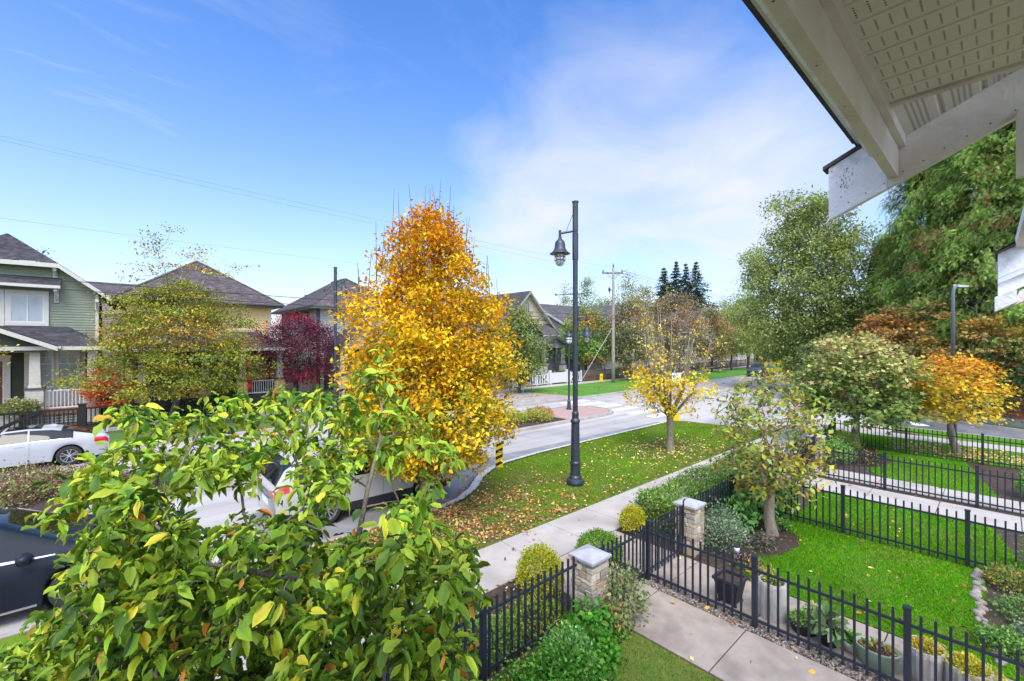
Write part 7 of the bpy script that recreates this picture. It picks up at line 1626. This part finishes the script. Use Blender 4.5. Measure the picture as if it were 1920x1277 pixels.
# distant wood closing the street and the land behind the houses
rng = np.random.default_rng(381); P = []
for _ in range(420):
    s_ = rng.uniform(60, 260); t_ = rng.uniform(60, 110); P.append((s_, t_, rng.uniform(1, 7.5)))
for _ in range(520):
    s_ = rng.uniform(125, 190); t_ = rng.uniform(-30, 40); P.append((s_, t_, rng.uniform(.5, 10)))
for _ in range(160):
    s_ = rng.uniform(-30, 60); t_ = rng.uniform(62, 72); P.append((s_, t_, rng.uniform(0, 4.8)))
P = np.array(P); o = foliage('woodland', P, 46, 1.5, 1.1, [(.18,.24,.10),(.26,.31,.13),(.32,.28,.14),(.13,.18,.08)], None, T_DIA, LEAF, None, rng, .2, .8, (120,60,0))
tag(o, 'distant belt of green and brown woodland closing the end of the street', 'woodland', kind='stuff')

# ================================================================ the big-leaved tree in the foreground
rng = np.random.default_rng(401)
mg = thing('magnolia_tree', 'broad-leaved magnolia filling the lower left foreground', 'tree', tuple(SP(470, 640, 3.3).xy)+(0,))
top = [(0,1215),(60,1170),(100,1105),(130,1035),(170,975),(230,905),(300,905),(330,960),(400,985),(470,965),(520,948),(600,962),(660,990),(735,1010),(800,960),(860,990),(890,1050),(905,1110),(890,1200),(870,1277)]
tx, ty = zip(*top); tips = []
while len(tips) < 840:
    px, py, y = rng.uniform(-60, 900), rng.uniform(880, 1560), rng.uniform(2.15, 4.1)
    lim = float(np.interp(px, tx, ty))
    if py < lim+18: continue
    if 655 < px < 790 and 915 < py < 1010: continue
    p = SP(px, py, y)
    if p.z < 1.7 or p.x < -.6: continue
    tips.append(tuple(p))
up_pts = [(215,775,3.3),(245,772,3.4),(275,785,3.3),(300,800,3.3),(330,775,3.5),(355,795,3.4),(385,790,3.4),(415,790,3.5),(395,765,3.4),(430,745,3.6),(455,760,3.6),(470,790,3.5),(500,765,3.6),(520,740,3.7),(545,755,3.7),(560,780,3.5),(590,760,3.6),(610,735,3.7),(625,770,3.6),(650,795,3.5),(670,745,3.7),(690,700,3.8),(702,690,3.8),(715,720,3.8),(735,745,3.7),(750,775,3.7),(765,800,3.6),(700,775,3.6),(790,800,3.8),(815,830,3.7),(835,850,3.7),(820,895,3.6),(745,830,3.5),(690,830,3.4),(660,850,3.3),(630,830,3.4),(600,830,3.3),(570,820,3.4),(540,830,3.3),(510,815,3.4),(480,825,3.3),(455,850,3.2),(430,830,3.3),(400,825,3.3),(375,850,3.2),(350,880,3.1),(320,850,3.2),(300,870,3.1),(265,850,3.2),(235,840,3.2),(155,880,3.0),(185,870,3.1),(205,880,3.0),(220,905,3.0),(130,905,3.0),(150,925,2.9),(240,925,2.9),(405,880,3.1),(435,880,3.1),(575,870,3.1),(612,878,3.1),(636,892,3.1),(590,902,3.1),(612,915,3.1),(600,932,3.0),(575,925,3.0),(725,852,3.4),(470,880,3.1),(300,930,2.9),(270,945,2.8),(120,960,2.8),(360,910,3.0),(745,945,3.3),(770,925,3.3),(760,965,3.2),(790,950,3.3),(600,730,3.7),(655,775,3.6),(865,1075,3.2),(840,1010,3.3),(860,1000,3.4),(885,1085,3.2)]
ups = []
for px, py, y in up_pts:
    for _ in range(3): ups.append(tuple(SP(px+rng.normal()*13, py+rng.normal()*12+8, y+rng.normal()*.12)))
tips = np.array(tips); ups = np.array(ups)
fkp = SP(500, 1420, 3.15); mb = MB(); B0 = SP(500, 640, 3.3)
mb2 = MB(); allt = np.concatenate([tips, ups]); limbs(mb2, (B0.x,B0.y,-.05), (fkp.x,fkp.y,1.3), allt, 15, .10, .075, rng, up=.15, sides=5, rtip=.0032, maxtips=900, bal=.18)
for line, rad in (([(665,1045,3.2),(690,915,3.25),(713,825,3.4),(718,775,3.6),(702,700,3.8)],[.022,.017,.013,.009,.004]),([(713,825,3.4),(740,815,3.5),(790,800,3.7)],[.010,.007,.004]),([(690,915,3.25),(640,880,3.3)],[.009,.004]),([(688,950,3.2),(735,940,3.3)],[.008,.003]),
    ([(560,1085,2.6),(475,1072,2.5),(400,1060,2.5),(330,1030,2.6)],[.02,.017,.011,.005]),([(400,1100,2.5),(350,1060,2.5),(320,1010,2.6),(270,965,2.7)],[.014,.012,.009,.005]),([(320,925,2.9),(345,860,3.1),(380,800,3.4),(420,760,3.6)],[.010,.008,.006,.003])):
    mb2.tube([tuple(SP(*q)) for q in line], rad, 7)
mb2.build('trunk', mat('magnolia_bark', (.16,.13,.10), (.27,.23,.18), 30, .85, .5, 80), mg, smooth=True)
def whorls(name, tips, per, size, cols, w, rng):
    n = len(tips)*per; cc = np.repeat(tips, per, 0); az = rng.uniform(0, 2*math.pi, n); el = rng.normal(-.25, .55, n)
    d = np.column_stack([np.cos(az)*np.cos(el), np.sin(az)*np.cos(el), np.sin(el)])
    cen = cc+d*.02+rng.normal(size=(n,3))*.035; nn = np.column_stack([rng.normal(size=(n,2))*.35, np.ones(n)])
    col = pal(cols, n, w, .13, rng)*np.repeat(1+rng.normal(size=(len(tips),1))*.12, per, 0)
    kind = rng.integers(0, len(T_BIGS), n); sz = size*rng.uniform(.45,1.35,n); ap = rng.uniform(.75,1.15,n)
    for q in range(len(T_BIGS)):
        m_ = kind == q; leafmesh(name, cen[m_], d[m_], nn[m_], sz[m_], np.clip(col[m_],.003,1), T_BIGS[q], LEAFG, mg, smooth=True, asp=ap[m_])
whorls('crown', tips, 13, .092, [(.10,.19,.014),(.165,.28,.018),(.045,.10,.012),(.32,.42,.03),(.52,.46,.03),(.45,.20,.03)], (5,6,3,4,.8,.25), rng)
whorls('upper_leaves', ups, 12, .088, [(.27,.40,.03),(.36,.48,.04),(.16,.28,.025),(.55,.55,.04),(.08,.19,.02),(.60,.34,.03)], (5,5,4,1.6,2,.4), rng)
